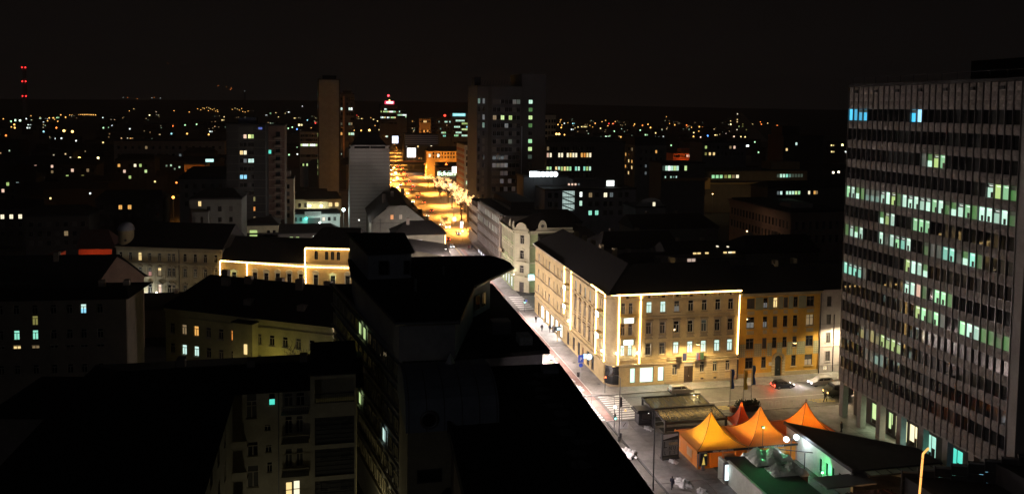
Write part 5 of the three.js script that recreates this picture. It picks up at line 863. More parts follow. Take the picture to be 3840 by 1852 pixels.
{   // courtyard apartment house
  const g = thing('courtyard_apartments', 'dark courtyard apartment house with gridded stair windows and balconies', 'building', [-12, 0, -100]);
  const f = new Face(g, -10.4, -92, 0), b = new Face(g, -2.95, -89.5, 0), l = new Face(g, -11.4, -64.8, Math.PI / 2), GW = plaster([0.4, 0.37, 0.28]);
  // recessed facade
  const wins = [{ u: 1, v: 18.9, w: 1.2, h: 2.9, curtain: 1, bars: 'TH' }, { u: 1.1, v: 14.6, w: 1.2, h: 1.7 }, { u: 1.1, v: 11, w: 1.3, h: 2.6, curtain: 1 }, { u: 3.2, v: 20.3, w: 0.7, h: 1.4, bars: 'H', half: LIT.teal }, { u: 2.7, v: 17.4, w: 0.75, h: 0.75, bars: '' }, { u: 2.8, v: 14.9, w: 0.75, h: 0.9, bars: '' }, { u: 2.9, v: 12.6, w: 0.6, h: 1.2, bars: '' }, { u: 5, v: 9.3, w: 0.75, h: 2, lit: LIT.warm, bars: 'H' }, { u: 5.85, v: 9.3, w: 0.75, h: 2.1, lit: LIT.cream, bars: 'H' }, { u: 5, v: 13, w: 0.8, h: 2.2, curtain: 1 }, { u: 6.2, v: 13, w: 0.8, h: 2.2, curtain: 1 }, { u: 5, v: 16.9, w: 0.8, h: 2.2 }, { u: 6.2, v: 16.9, w: 0.8, h: 2.2, curtain: 1 }, { u: 5, v: 20, w: 1, h: 1.6, curtain: 1 }, { u: 6.3, v: 20, w: 1, h: 1.6 }];
  f.wall(7.4, 22, wins, GW); for (const w of wins) f.window(w);
  for (const v of [8.6, 12.3, 16.1, 19.4]) { const bl = f.put('balcony', merge([box(3, 0.16, 1.3, 0, 0, 0.65), box(3, 0.08, 0.08, 0, 1, 1.26)]), GW, 5.75, v, 0); for (let k = 0; k < 14; k++) mesh('baluster', box(0.04, 0.9, 0.04, -1.4 + k * 0.215, 0.14, 1.26), M.darkMetal, bl); }
  f.put('drainpipe', cyl(0.06, 0.06, 21.5, 6), M.metal, 3.9, 0.2, 0.12);
  // stair bay
  const grids = [16.4, 12.8, 9.2, 5.6].map((v) => ({ u: 2.65, v, w: 4.3, h: 3.1 })), lg = { u: 2.65, v: 21.1, w: 4.3, h: 2.7 };
  b.wall(4.95, 24.2, [...grids, lg], GW); for (const o of grids) { b.window({ ...o, bars: '#', frame: M.frameDark, curtain: 1 }); b.put('casement', merge([box(0.9, 0.08, 0.1), box(0.9, 0.08, 0.1, 0, 0.9), box(0.08, 0.98, 0.1, -0.43), box(0.08, 0.98, 0.1, 0.43)]), M.frameDark, 3.7, o.v + 1.9, -0.02); b.put('casement', merge([box(0.9, 0.08, 0.1), box(0.9, 0.08, 0.1, 0, 0.9), box(0.08, 0.98, 0.1, -0.43), box(0.08, 0.98, 0.1, 0.43)]), M.frameDark, 1.5, o.v + 1.9, -0.02); }
  b.put('loggia', box(4.3, 2.7, 0.05), GW, 2.65, 21.1, -1.6); b.put('railing', merge([box(4.3, 0.08, 0.08, 0, 1), ...Array.from({ length: 22 }, (_, k) => box(0.03, 1, 0.03, -2.1 + k * 0.2))]), M.darkMetal, 2.65, 21.1, -0.1);
  mesh('bay_side', box(0.4, 24.2, 12, -2.75 + 12, 0, 4.3), GW, g); mesh('bay_roof', box(5.4, 0.3, 12, 0 + 11.5, 24.2, 4.3), M.tar, g);
  // wing coming towards the camera
  const lw = []; for (let k = 0; k < 5; k++) for (const v of [18.6, 15, 11.4, 7.8]) lw.push({ u: 2.4 + k * 4.6, v, w: 1.4, h: 2, curtain: rnd() < 0.4, lit: k === 0 && v === 11.4 ? LIT.amber : 0 });
  l.wall(27, 22, lw, GW);
  for (const w of lw) l.window(w);
  for (const v of [12.4, 15.9]) { const bl = f.put('balcony', merge([box(1.6, 0.14, 1.2, 0, 0, 0.6), box(1.6, 0.9, 0.08, 0, 0.1, 1.16)]), GW, -0.2, v, 0); mesh('post', box(0.06, 1, 0.06, 0.7, 0.1, 1.1), M.darkMetal, bl); }
  const r = mesh('roof', roofGeo(31, 12.8, 1.25, 4, 0, 0.5), M.roof, g); r.position.set(-28.5 + 12, 22, 8.2); mesh('wing_roof', tris([...quad([-16, 23.2, 2], [0.9, 22, 8], [1.4, 22, 36], [-16, 23.2, 36])]), M.roof, g);
  mesh('wall', merge([box(16, 22, 0.4, -7.8, 0, 7.6), box(31, 22, 0.4, -1, 0, -4.4), box(0.4, 22, 12, -16.2, 0, 1.6)]), GW, g);
  for (const [x, z, h] of [[-6, 1, 1.2], [2, 2, 0.9], [8, 1.4, 1]]) mesh('chimney', box(0.9, h + 0.6, 1.3, x, 22.4, z), SOOT, g);
}
{   // hip-roofed house in the middle of the block
  const TH = (-31.43 * Math.PI) / 180, g = thing('hip_roof_house', 'long dark hip-roofed house with a few lit windows facing the courtyards', 'building', [-17, 0, -160]), f = new Face(g, -33.2, -167, TH);
  const YW = plaster([0.5, 0.46, 0.24]), wins = [], lit = { '9,1': LIT.dimWarm, '9,2': LIT.amber, '5,1': LIT.cool, '5,2': LIT.cool, '9,5': LIT.orange };
  for (const v of [9, 5, 1.4]) for (let k = 0; k < 13; k++) wins.push({ u: 1.6 + k * 2.9, v, w: 1.15, h: 2, lit: lit[v + ',' + k], curtain: rnd() < 0.4, sill: 1 });
  f.wall(38, 14, wins, YW); for (const w of wins) f.window(w);
  f.put('eave_band', box(38, 0.5, 0.5, 19), YW, 0, 13.5, 0.2); f.put('string_course', box(38, 0.2, 0.2, 19), YW, 0, 12.2, 0.08);
  f.put('stair_bay', box(4.4, 13.2, 1.8, 0, 0, 0.9), YW, 19.6, 0, 0); f.put('bay_window', box(0.7, 1.9, 0.06), LIT.warm, 20.3, 7.4, 1.83); f.put('bay_roof', box(4.8, 0.2, 2.2, 0, 0, 1), M.roof, 19.6, 13.2, 0);
  const r = mesh('roof', roofGeo(38, 14, 5.6, 5, 3, 0.7), M.roof, g); r.rotation.y = TH; r.position.copy(f.at(0, 14, 0)); mesh('back_wall', box(37.4, 14, 0.4), YW, g).position.copy(f.at(19, 0, -13.7)); g.children.at(-1).rotation.y = TH;
  for (const [u, n, h] of [[8, -8, 2.4], [15, -6.2, 2], [21, -8, 1.8], [27, -6, 2.4], [32, -8, 2], [10.5, -5, 1.6]]) { const c = mesh('chimney', box(1.6, h, 0.9), SOOT, g); c.position.copy(f.at(u, 18.2, n)); c.rotation.y = TH; }
  for (const u of [18, 30]) { const d = mesh('dormer', box(1.6, 1.5, 2), SOOT, g); d.position.copy(f.at(u, 15.2, -2.6)); d.rotation.y = TH; }
}
for (const [x, y, z, c, I, lab] of [[-12.6, 6.6, -150.2, [1, 0.85, 0.2], 15, 'yellow courtyard lamp by the stair bay of the hip-roofed house'], [-5.4, 5.6, -146.2, [1, 0.92, 0.5], 7, 'courtyard lamp at the far end of the hip-roofed house'], [-20, 4.5, -154, [0.9, 0.7, 0.4], 2, 'faint courtyard lamp by the hip-roofed house'], [4, 5, -97, [1, 0.85, 0.4], 14, 'yard lamp between the apartment house and the modernist wing'], [-6.5, 4.5, -82, [1, 0.9, 0.62], 20, 'yard lamp in the apartment courtyard']]) {
  const t = thing('yard_lamp', lab, 'yard lamp', [x, 0, z]); mesh('pole', cyl(0.06, 0.05, y - 0.2, 6), M.darkMetal, t); mesh('lamp_head', ball(0.2, 0, y, 0, 10), glow(c, 10), t); point(c, I, x, y, z, 0.2);
}
{   // gabled house on the left
  const g = thing('gabled_house', 'dark house with a bare rendered gable end below the ornate house', 'building', [-55, 0, -188]), W = plaster([0.3, 0.2, 0.15]);
  const a = [-51.5 + 55, 3], b = [-41.9 + 55, -0.8], m = [(a[0] + b[0]) / 2 - 0.2, (a[1] + b[1]) / 2], sw = ([x, z]) => [x - 46, z - 4], at = ([x, z], y) => [x, y, z], A0 = at(a, 0), B0 = at(b, 0), A = at(a, 14.6), B = at(b, 16), R = at(m, 21.2), [A2, B2, R2] = [at(sw(a), 14.6), at(sw(b), 16), at(sw(m), 21.2)];
  mesh('wall', tris([[A0, B0, B], [A0, B, A], [A, B, R], ...quad(A0, A, A2, at(sw(a), 0)), ...quad(B0, at(sw(b), 0), B2, B)]), W, g);
  const up = (p, d) => [p[0] + d[0], p[1] + 0.15 + d[1], p[2] + d[2]], o = [0.5, 0, 0.4];
  mesh('roof', tris([...quad(up(A, [0.5, -0.6, 0.9]), up(R, o), up(R2, o), up(A2, [0, -0.6, 0.9])), ...quad(up(R, o), up(B, [0.9, -0.5, -0.6]), up(B2, [0, -0.5, -0.6]), up(R2, o))]), M.roof, g);
  mesh('chimney', box(1, 2, 1.4, -4, 20, 0.4), SOOT, g); mesh('chimney', box(1, 2.4, 1.2, 11.6, 14.5, -1.4), SOOT, g);
}
{   // house in front of the gable
  const g = thing('tall_dark_house', 'dark house with one cool lit window high under its eaves and green ones lower down', 'building', [-52, 0, -156]), f = new Face(g, -70, -152.2, -0.08), wins = [];
  const cols = [3.2, 6.2, 9.2, 13.4, 16, 19, 22, 24.6, 26.9, 29.6], lit = { '0,8': LIT.cool, '1,5': LIT.y, '2,4': LIT.C, '2,5': LIT.C, '3,4': LIT.warm, '3,5': LIT.dimWarm };
  [17.5, 15.6, 13.1, 11, 7].forEach((v, r) => cols.forEach((u, k) => { if (r !== 1 || k === 5) wins.push({ u, v: r === 3 ? v + 0.5 : v, w: r === 3 ? 1.3 : 1, h: r === 3 ? 0.7 : 1.7, lit: lit[r + ',' + k], half: r === 0 && k === 8 ? LIT.blue : 0, bars: r === 3 ? '' : 'T' }); }));
  f.wall(34, 20, wins, plaster([0.2, 0.17, 0.13])); for (const w of wins) f.window(w);
  const r = mesh('roof', roofGeo(34, 13, 0.7, 0, 2, 0.5), M.roof, g); r.rotation.y = -0.08; r.position.copy(f.at(0, 20, 0)); mesh('side_wall', box(0.4, 20, 12, 15.6, 0, -0.6), SOOT, g); mesh('chimney', box(1, 1.4, 1, 10, 20.5, -1), SOOT, g); mesh('chimney', box(1, 1.2, 1.4, 14, 20.4, -2), SOOT, g);
}
{   // hipped roof left of the courtyard
  const g = thing('courtyard_back_house', 'dark low house with a broad roof behind the courtyard apartments', 'building', [-36, 0, -126]); const f = new Face(g, -47, -120, -0.2);
  f.wall(22, 11, [], SOOT); mesh('side_wall', box(0.3, 11, 12, 10.4, 0, -2), BEIGE, g); const r = mesh('roof', roofGeo(22, 13, 3.5, 4, 4, 0.6), M.roof, g); r.rotation.y = -0.2; r.position.copy(f.at(0, 11, 0));
}
[[[-53, -31], -196, 6.6, 'dark low lane house below the ornate house'], [[-30, -10], -186, 7, 'dark low lane house below the ochre palace']].forEach(([xs, z, top, lab]) => { const g = thing('lane_house', lab, 'building', [(xs[0] + xs[1]) / 2, 0, z - 6]), W = xs[1] - xs[0]; mesh('wall', box(W, top, 12), SOOT, g); mesh('roof', roofGeo(W, 12, 2.6, 3, 3, 0.5), M.roof, g).position.set(-W / 2, top, 6); mesh('chimney', box(0.9, 2.2, 1.2, W * 0.2, top + 1, 0), SOOT, g); });

// ================= the lit street behind, on the left =================
{
  const TH = (-18.64 * Math.PI) / 180, A = [-55.5, -221], along = (u) => [A[0] + u * Math.cos(TH), A[1] - u * Math.sin(TH)];
  // ornate four-storey house with a corner turret
  {
    const g = thing('ornate_house', 'ornate brownish house with a domed corner turret and arched window heads', 'building', [-42, 0, -222]), f = new Face(g, ...A, TH), ST = plaster([0.42, 0.34, 0.2]), TRM = plaster([0.3, 0.24, 0.15]);
    const us = [1, 3.7, 6.3, 8.95, 11.6, 14.2, 15.4, 18.45, 21.2, 23.9, 26.7], wins = [], lit = { '0,2': LIT.warm, '1,4': LIT.dimWarm, '2,4': LIT.pink };
    [[13.9, 2.1], [10, 2.2], [5.4, 2.5], [1.2, 2.6]].forEach(([v, h], r) => us.forEach((u, k) => wins.push({ u, v: v, w: 0.95, h, lit: lit[r + ',' + k], half: r === 1 && k === 3 ? glow([1, 0.4, 0.35], 0.5) : 0, hood: r === 1 ? 'peak' : r === 2 ? 'peak' : 0, sill: 1, surround: r > 0, curtain: rnd() < 0.6, arch: 0 })));
    f.wall(28.3, 17.2, wins, ST); for (const w of wins) f.window({ ...w, trim: TRM, lit: w.lit, half: w.half });
    f.put('top_light', box(0.86, 0.7, 0.03), LIT.warm, 11.6, 11.45, -0.13);
    f.put('cornice', merge([box(28.3, 0.35, 0.9, 14.15, 17.2, 0.4), box(28.3, 0.5, 0.3, 14.15, 16.5, 0.1)]), TRM); f.put('string_course', merge([box(28.3, 0.3, 0.4, 14.15, 13.2, 0.15), box(28.3, 0.25, 0.3, 14.15, 4.4, 0.1)]), TRM);
    for (let k = 0; k < 12; k++) for (let j = 0; j < 13; j++) f.put('quoin_block', rbox(0.62, 0.55, 0.1, 0.03), ST, [2.4, 5, 7.6, 10.3, 12.9, 16.4, 17.4, 19.8, 22.5, 25.3, 27.7, 0.2][k], 4.8 + j * 0.63, 0.04);
    f.put('drainpipe', cyl(0.1, 0.1, 17, 8), M.darkMetal, 17, 0.1, 0.2);
    const r = mesh('roof', roofGeo(28.3, 14, 5.5, 5, 0, 0.5), M.roof, g); r.rotation.y = TH; r.position.copy(f.at(0, 17.5, 0));
    const tw = mesh('turret', cyl(1.9, 1.9, 4.4, 16), ST, g); tw.position.copy(f.at(1.6, 17, -1.8)); mesh('dome', uvm(new THREE.SphereGeometry(2.1, 18, 8, 0, 7, 0, Math.PI / 2)).translate(0, 4.4, 0), std([0.24, 0.25, 0.3], 0.6), tw); mesh('round_window', cyl(0.35, 0.35, 0.08, 12).rotateX(Math.PI / 2).translate(0.2, 2, 1.88), M.frameDark, tw);
    mesh('end_wall', box(0.4, 17, 13.4), SOOT, g).position.copy(f.at(0.1, 0, -6.9)); g.children.at(-1).rotation.y = TH;
  }
  // ochre palace front with rope lights
  {
    const g = thing('ochre_palace', 'ochre palace front trimmed with white window heads and rope lights', 'building', [-12, 0, -212]), [x, z] = along(28.3), f = new Face(g, x, z, TH), OC = plaster([0.62, 0.42, 0.17]), WT = plaster([0.72, 0.68, 0.52]), U = (u) => u - 28.3;
    const wins = [37.1, 40.1, 43.1, 46.1, 49.1, 53, 61.2].map((u) => ({ u: U(u), v: 9.2, w: 1.15, h: 2.7, hood: 'flat', surround: 1 })), peds = [31.6, 57.4].map((u) => ({ u: U(u), v: 9, w: 1.2, h: 2.8, surround: 1, hood: 'peak' })), lows = [31.6, 37.1, 40.1, 43.1, 46.1, 49.1, 53, 57.4, 61.2].map((u) => ({ u: U(u), v: 3.6, w: 1.15, h: 2.6, surround: 1 }));
    f.wall(36, 14.4, [...wins, ...peds, ...lows], OC); for (const w of wins) { f.window({ ...w, trim: WT, frame: M.frameDark }); const h = f.put('arched_hood', extrude(poly([[-0.85, 0], [0.85, 0], ...Array.from({ length: 7 }, (_, k) => [0.85 - (k + 1) * 0.2125, 0.42 * Math.sin(((k + 1) / 8) * Math.PI)])]), 0.3), WT, w.u, 12.6, 0.02); }
    for (const w of [...peds, ...lows]) f.window({ ...w, trim: WT, frame: M.frameDark });
    const up = { v0: 14.4 }, aw = [[53.1, 0.9], [55.8, 0.9], [57.3, 0.9], [58.8, 0.9], [61.8, 0.9]].map(([u, w]) => ({ u: U(u), v: 15.7, w, h: 2.2, arch: 1 }));
    const up2 = new Face(g, ...along(50.4), TH); up2.wall(13.6, 4.3, aw.map((o) => ({ ...o, u: o.u - 22.1, v: o.v })), OC, 14.4, 0.4, 'upper_wall'); for (const o of aw) up2.window({ ...o, u: o.u - 22.1, frame: M.frameDark, bars: 'I' });
    f.put('cornice', merge([box(22, 0.3, 0.7, 11, 14.4, 0.3)]), WT); up2.put('cornice', box(13.6, 0.25, 0.7, 6.8), WT, 0, 18.7, 0.3); up2.put('string_course', box(13.6, 0.25, 0.5, 6.8), WT, 0, 14.35, 0.2);
    const r = mesh('roof', roofGeo(22, 14, 5.2, 0, 0, 0.5), M.roof, g); r.rotation.y = TH; r.position.copy(f.at(0, 14.7, 0)); const r2 = mesh('roof', roofGeo(14, 14, 4, 2, 2, 0.4), M.roof, g); r2.rotation.y = TH; r2.position.copy(up2.at(0, 18.95, 0));
    const runs = [['along the ochre palace eaves', [[28.3, 14.75], [50.5, 13.95]]], ['along the string course of the ochre palace pavilion', [[50.6, 13.95], [62, 14.05]]], ['along the top of the ochre palace pavilion', [[50.5, 18.55], [62, 18.65]]], ['down the far end of the ochre palace', [[28.25, 14.7], [28.25, 8]]], ['down the ochre palace beside the first pedimented window', [[35.35, 14.4], [35.35, 8]]], ['down the pavilion edge of the ochre palace', [[50.6, 13.9], [50.7, 8]]], ['down the upper pavilion edge of the ochre palace', [[50.5, 18.5], [50.5, 14.2]]]];
    const Fw = new Face({ position: V(0, 0, 0) }, ...A, TH);
    for (const [w, pts] of runs) { const q = pts.map(([u, v]) => Fw.at(u, v, 0.75)), t = thing('rope_light', 'glowing rope light running ' + w, 'rope light', q[0].toArray(), 0, 'rope lights outlining the ochre palace'); mesh('light_tube', tube(q.map((p) => p.clone().sub(q[0])), 0.12, 5), ROPE, t); const d = q[1].clone().sub(q[0]), n = Math.max(2, Math.round(d.length() / 0.9)); mesh('bulbs', merge(Array.from({ length: n }, (_, k) => ball(0.17, d.x * (k + 0.5) / n, d.y * (k + 0.5) / n, d.z * (k + 0.5) / n, 6))), glow([1, 0.75, 0.35], 12), t); }
    for (const u of [31.6, 57.4]) { const p = Fw.at(u, 8.6, 1), t = thing('flood_lamp', 'yellow-green flood lamp below a pedimented window of the ochre palace', 'flood lamp', p.toArray(), 0, 'flood lamps on the ochre palace'); mesh('housing', box(0.5, 0.3, 0.4), M.darkMetal, t); mesh('lamp', box(0.4, 0.05, 0.3, 0, 0.3, 0), glow([0.9, 1, 0.5], 10), t); const e = Fw.at(u, 13, 0); spot([0.85, 1, 0.42], 75, [p.x, p.y + 0.45, p.z], e.toArray(), 0.5, 0.7, 0.15); }
    for (const [u, I] of [[33.5, 16], [40, 30], [46, 30], [54, 34], [60, 30]]) { const p = Fw.at(u, 7, 5), t = thing('street_lamp', 'warm street lamp in the hidden lane before the ochre palace', 'street lamp', [p.x, 0, p.z], 0, 'street lamps before the ochre palace'); mesh('pole', cyl(0.09, 0.06, 6.9, 8), M.metal, t); mesh('lamp_head', ball(0.26, 0, 7, 0, 10), glow([1, 0.8, 0.5], 8), t); point([1, 0.78, 0.46], I * 7, p.x, 7, p.z, 0.26); }
    { const p = Fw.at(7.6, 3.6, 2.6), t = thing('flood_lamp', 'cold white flood lamp in the yard before the ornate house', 'flood lamp', [p.x, 0, p.z]); mesh('pole', cyl(0.08, 0.06, 3.4, 8), M.metal, t); mesh('lamp', box(0.5, 0.3, 0.2, 0, 3.4), glow([0.85, 0.95, 1], 12), t); point([0.84, 0.95, 1], 150, p.x, 3.9, p.z + 0.1, 0.3); }
    { const p = Fw.at(16, 8, 9), t = thing('street_lamp', 'street lamp in the hidden lane before the ornate house', 'street lamp', [p.x, 0, p.z]); mesh('pole', cyl(0.09, 0.06, 7.9, 8), M.metal, t); mesh('lamp_head', ball(0.26, 0, 8, 0, 10), glow([1, 0.85, 0.6], 8), t); point([1, 0.78, 0.46], 330, p.x, 8, p.z, 0.26); }
  }
}
// ---- houses behind, block by block ----
const winPlate = new Map();
function plate(w, h) { const k = w + ',' + h; if (!winPlate.has(k)) winPlate.set(k, [merge([box(w + 0.16, 0.08, 0.1, 0, -0.08), box(w + 0.16, 0.08, 0.1, 0, h), box(0.08, h, 0.1, -w / 2 - 0.04), box(0.08, h, 0.1, w / 2 + 0.04), box(0.05, h, 0.08)]), box(w, h, 0.05)]); return winPlate.get(k); }
function wins(f, cols, rows, w, h, lit, frame = M.frameDark, dark = true) {   // cols: list of u, rows: list of v; lit: {'row,col': material}
  const [fr, pn] = plate(w, h);
  rows.forEach((v, r) => cols.forEach((u, c) => { const m = lit[r + ',' + c]; if (m || dark) mesh('pane', pn, m || (rnd() < 0.35 ? M.paneCurtain : M.pane), f.put('window', fr, frame, u, v, 0.04)).position.z = -0.01; }));
}
const span = (a, b, n) => Array.from({ length: n }, (_, k) => a + ((b - a) * (k + 0.5)) / n);
function block(name, label, [x0, x1], z, top, depth, wallM, { roof = M.tar, cat = 'building', y0 = 0, group, cap = 0.6 } = {}) {
  const g = thing(name, label, cat, [(x0 + x1) / 2, 0, z - depth / 2], 0, group), W = x1 - x0;
  mesh('wall', box(W, top - y0, depth, 0, y0, 0), wallM, g); mesh('roof', box(W + 0.4, cap, depth + 0.4, 0, top, 0), roof, g);
  return { g, f: new Face(g, x0, z, 0), l: new Face(g, x0, z - depth, -Math.PI / 2), r: new Face(g, x1, z, Math.PI / 2), W, D: depth };
}
const L = (s) => Object.fromEntries(s.split(' ').filter(Boolean).map((t) => { const [k, m] = t.split(':'); return [k, LIT[m]]; }));
{   // grey rendered house with stepped sides
  const b = block('grey_rendered_house', 'grey rendered house with stepped side walls and a stair window lit green', [-47.8, -31.4], -280, 22.5, 16, plaster([0.15, 0.155, 0.135]));
  mesh('roof_upper', roofGeo(15, 14, 2.6, 3, 3, 1), M.roof, b.g).position.set(-7.4, 23, 7); mesh('stair_wing', box(5, 18.8, 4, -4.4, 0, 9.5), plaster([0.14, 0.145, 0.13]), b.g); mesh('stair_wing_roof', box(5.2, 0.4, 4.4, -4.4, 18.8, 9.5), M.roof, b.g);
  wins(b.f, [6, 9.5, 13], [18.6, 15, 11.4], 1, 1.6, {}); wins(b.f, [3.2], [20.4], 0.9, 1.6, L('0,0:warm')); const s = new Face(b.g, -46.2, -276, 0); s.z += 3.5; wins(s, [1, 3.4], [15.4, 8.6], 0.7, 2.4, L('1,1:C'));
}
{ const b = block('back_grey_house', 'narrow grey house with a tiny lit window behind the stepped house', [-60, -36], -330, 25, 12, plaster([0.26, 0.25, 0.23])); wins(b.f, span(1, 23, 7), [21.4, 18, 14.6], 1, 1.6, L('1,5:dimCool')); mesh('roof_upper', roofGeo(24, 12, 4, 4, 4, 0.5), M.roof, b.g).position.set(-12, 25.6, 6); }
{   // apartment tower with floor bands
  const b = block('apartment_tower', 'tall apartment tower with thin pale floor bands and a strip of lit flats', [-39.3, -25.7], -305, 46.6, 16, plaster([0.02, 0.02, 0.02]));
  const dk = plaster([0.045, 0.045, 0.05]), mid = plaster([0.045, 0.045, 0.042]);
  for (let k = 0; k < 15; k++) b.f.put('floor_band', box(13.6, 0.16, 0.2, 6.8), std([0.06, 0.055, 0.045], 0.8), 0, 44.4 - k * 2.95, 0.08);
  b.f.put('window_strip', box(5.2, 46, 0.16, 6.7), mid, 0, 0.3, 0.06);
  const s = new Face(b.g, -39.3, -304.9, 0); wins(s, [5.2, 6.5, 8.1, 9], [44.6 - 2.95, 44.6 - 5.9, 44.6 - 8.85, 44.6 - 11.8, 44.6 - 14.75, 44.6 - 17.7, 44.6 - 20.65, 44.6 - 23.6].map((v) => v + 0.3), 1, 1.4, { '0,1': LIT.pink, '0,2': glow([0.95, 1, 0.4], 1.3), '0,3': LIT.Y, '2,0': LIT.warm, '2,1': LIT.cream, '3,1': LIT.dimCool, '3,2': LIT.cool, '3,3': LIT.cool, '5,0': LIT.blue, '5,1': LIT.blue });
  wins(s, [9.6], [19, 15.4, 11.8, 8.4, 5.4], 0.6, 1.5, L('0,0:y 1,0:orange 2,0:dimWarm 3,0:y 4,0:cream'), M.frameDark, false);
  // side with balconies, brownish
  const sd = block('balcony_block', 'brownish balcony wing joined to the apartment tower', [-26.6, -19.8], -318, 46.2, 14, plaster([0.1, 0.06, 0.045])); const bf = sd.f;
  for (let k = 0; k < 14; k++) { bf.put('balcony', merge([box(2.6, 0.9, 1.1, 0, 0, 0.5), box(2.8, 0.08, 1.2, 0, 0.9, 0.5)]), plaster([0.15, 0.12, 0.09]), 4.4, 2 + k * 3, 0.1); bf.put('niche_shade', box(1.6, 1.8, 0.1), M.pane, 4.4, 3.2 + k * 3, 0.03); bf.put('floor_band', box(6.8, 0.14, 0.16, 3.4), std([0.2, 0.17, 0.13], 0.8), 0, 1.5 + k * 3, 0.06); }  // a dark pane stands in for the shaded niche behind each balcony
  wins(bf, [1.1], [11, 18.4, 35.6], 1.6, 1.4, L('2,0:teal'), M.frameDark); mesh('plant_room', box(6.4, 2.2, 7, 0, 47.2, 0), std([0.04, 0.05, 0.1], 0.7), b.g); b.f.put('lit_attic', box(1.4, 0.8, 0.05), glow([0.1, 0.2, 0.8], 0.5), 11.8, 45.2, 0.1); mesh('roof_mast', bar(V(2, 49, 0), V(2, 52, 0), 0.06), M.darkMetal, b.g);
}
{ const b = block('stair_house', 'small balconied house glowing warm at the foot of the apartment tower', [-24.4, -17.6], -340, 24, 10, plaster([0.4, 0.3, 0.2])); wins(b.f, [1.4, 4.6], [20, 17, 14, 11, 8], 1, 1.6, L('')); mesh('attic', box(4, 2.4, 6, 0, 24.6, 0), SOOT, b.g); }
{ const b = block('corner_shop_house', 'pale house with a lit yellow-green corner beside the apartment tower', [-32, -21], -300, 10.6, 12, plaster([0.55, 0.52, 0.34])); wins(b.f, [7.6, 9.6], [7.4, 4.2], 0.9, 1.4, {}); b.f.put('shop_window', box(2.6, 2.8, 0.06), LIT.Y, 2.4, 6.2, 0.04); mesh('roof_upper', roofGeo(11, 12, 2.4, 3, 3, 0.4), M.roof, b.g).position.set(-5.5, 11, 6); }
{   // two lit villas, one behind the other
  const b = block('lit_villa', 'pale villa with a bright porch of four lamps and two yellow windows', [-21.3, 1.9], -400, 8.6, 12, plaster([0.55, 0.52, 0.36])); wins(b.f, [3.4, 6.2], [4.8], 1.1, 1.9, {}); wins(b.f, [18, 21], [4.9], 1.7, 2, L('0,0:warm 0,1:warm'));
  b.f.put('porch', merge([box(9.6, 0.5, 1.6, 0, 7.2, 0.7), box(0.5, 7.2, 0.5, -4.5, 0, 1.2), box(0.5, 7.2, 0.5, 4.5, 0, 1.2)]), plaster([0.6, 0.58, 0.42]), 11.6, 0, 0); mesh('roof_mid', roofGeo(11, 13, 4.6, 1, 1, 0.4), M.roof, b.g).position.set(-5.5, 8.8, 7.2); mesh('roof_side', roofGeo(23, 11, 3, 2, 2, 0.4), M.roof, b.g).position.set(-11.6, 8.9, 6);
  for (const [u, v] of [[8.2, 5.6], [13.6, 5.6], [7.4, 2.6], [13.2, 2.6]]) { const p = b.f.at(u, v, 1.6).add(b.g.position), t = thing('porch_lamp', 'bright porch lamp of the pale villa', 'lamp', p.toArray(), 0, 'porch lamps of the pale villa'); mesh('bulb', ball(0.55, 0, 0, 0, 10), glow([1, 1, 0.7], 9), t); mesh('bracket', box(0.1, 0.1, 1.2, 0, 0, -0.7), M.darkMetal, t); point([1, 0.98, 0.66], 45, p.x, p.y, p.z + 0.7, 0.4); }
  const c = block('long_low_villa', 'long low white house with small windows and a turquoise-lit doorway', [-19.5, 1.1], -360, 6.6, 9, plaster([0.55, 0.57, 0.53])); wins(c.f, [1.6, 3.9, 13.6, 16, 18.4], [3.6], 1, 1.6, L('0,2:pink')); c.f.put('portal', merge([box(7, 0.4, 1.2, 0, 6, 0.5), box(7, 1.4, 0.3, 0, 6.4, 0.1)]), plaster([0.6, 0.62, 0.58]), 9, 0, 0); c.f.put('glass_front', box(5.4, 2.6, 0.06), M.paneCurtain, 9.4, 2.4, 0.05); mesh('roof_upper', roofGeo(20, 9, 1.4, 1, 1, 0.3), M.roof, c.g).position.set(-10, 7, 4.5);
  { const p = c.f.at(6.2, 4.8, 1.4).add(c.g.position), t = thing('door_lamp', 'turquoise lamp over the doorway of the long low house', 'lamp', p.toArray()); mesh('shade', cyl(0.9, 0.2, 0.6, 12, 0, 0.2, 0), glow([0.05, 0.9, 0.75], 1.2), t); mesh('bulb', ball(0.3, 0, 0, 0, 8), glow([0.1, 1, 0.85], 6), t); point([0.08, 1, 0.85], 45, p.x, p.y, p.z + 0.4, 0.4); }
  { const p = c.f.at(12, 3, 2).add(c.g.position), t = thing('yard_lamp', 'white yard lamp before the long low house', 'yard lamp', [p.x, 0, p.z]); mesh('pole', cyl(0.06, 0.05, 2.8, 6), M.darkMetal, t); mesh('lamp_head', ball(0.4, 0, 3, 0, 10), glow([0.9, 1, 0.95], 8), t); point([0.9, 1, 0.95], 45, p.x, 3, p.z + 0.5, 0.4); }
  { const t = thing('street_lamp', 'cold white street lamp beside the windowless pale block', 'street lamp', [2.6, 0, -352]); mesh('pole', cyl(0.1, 0.07, 9, 8), M.metal, t); mesh('lamp_head', ball(0.7, 0, 9.4, 0, 10), glow([0.7, 1, 0.95], 7), t); point([0.75, 1, 0.95], 420, 3, 9.2, -350.5, 0.4); }
}
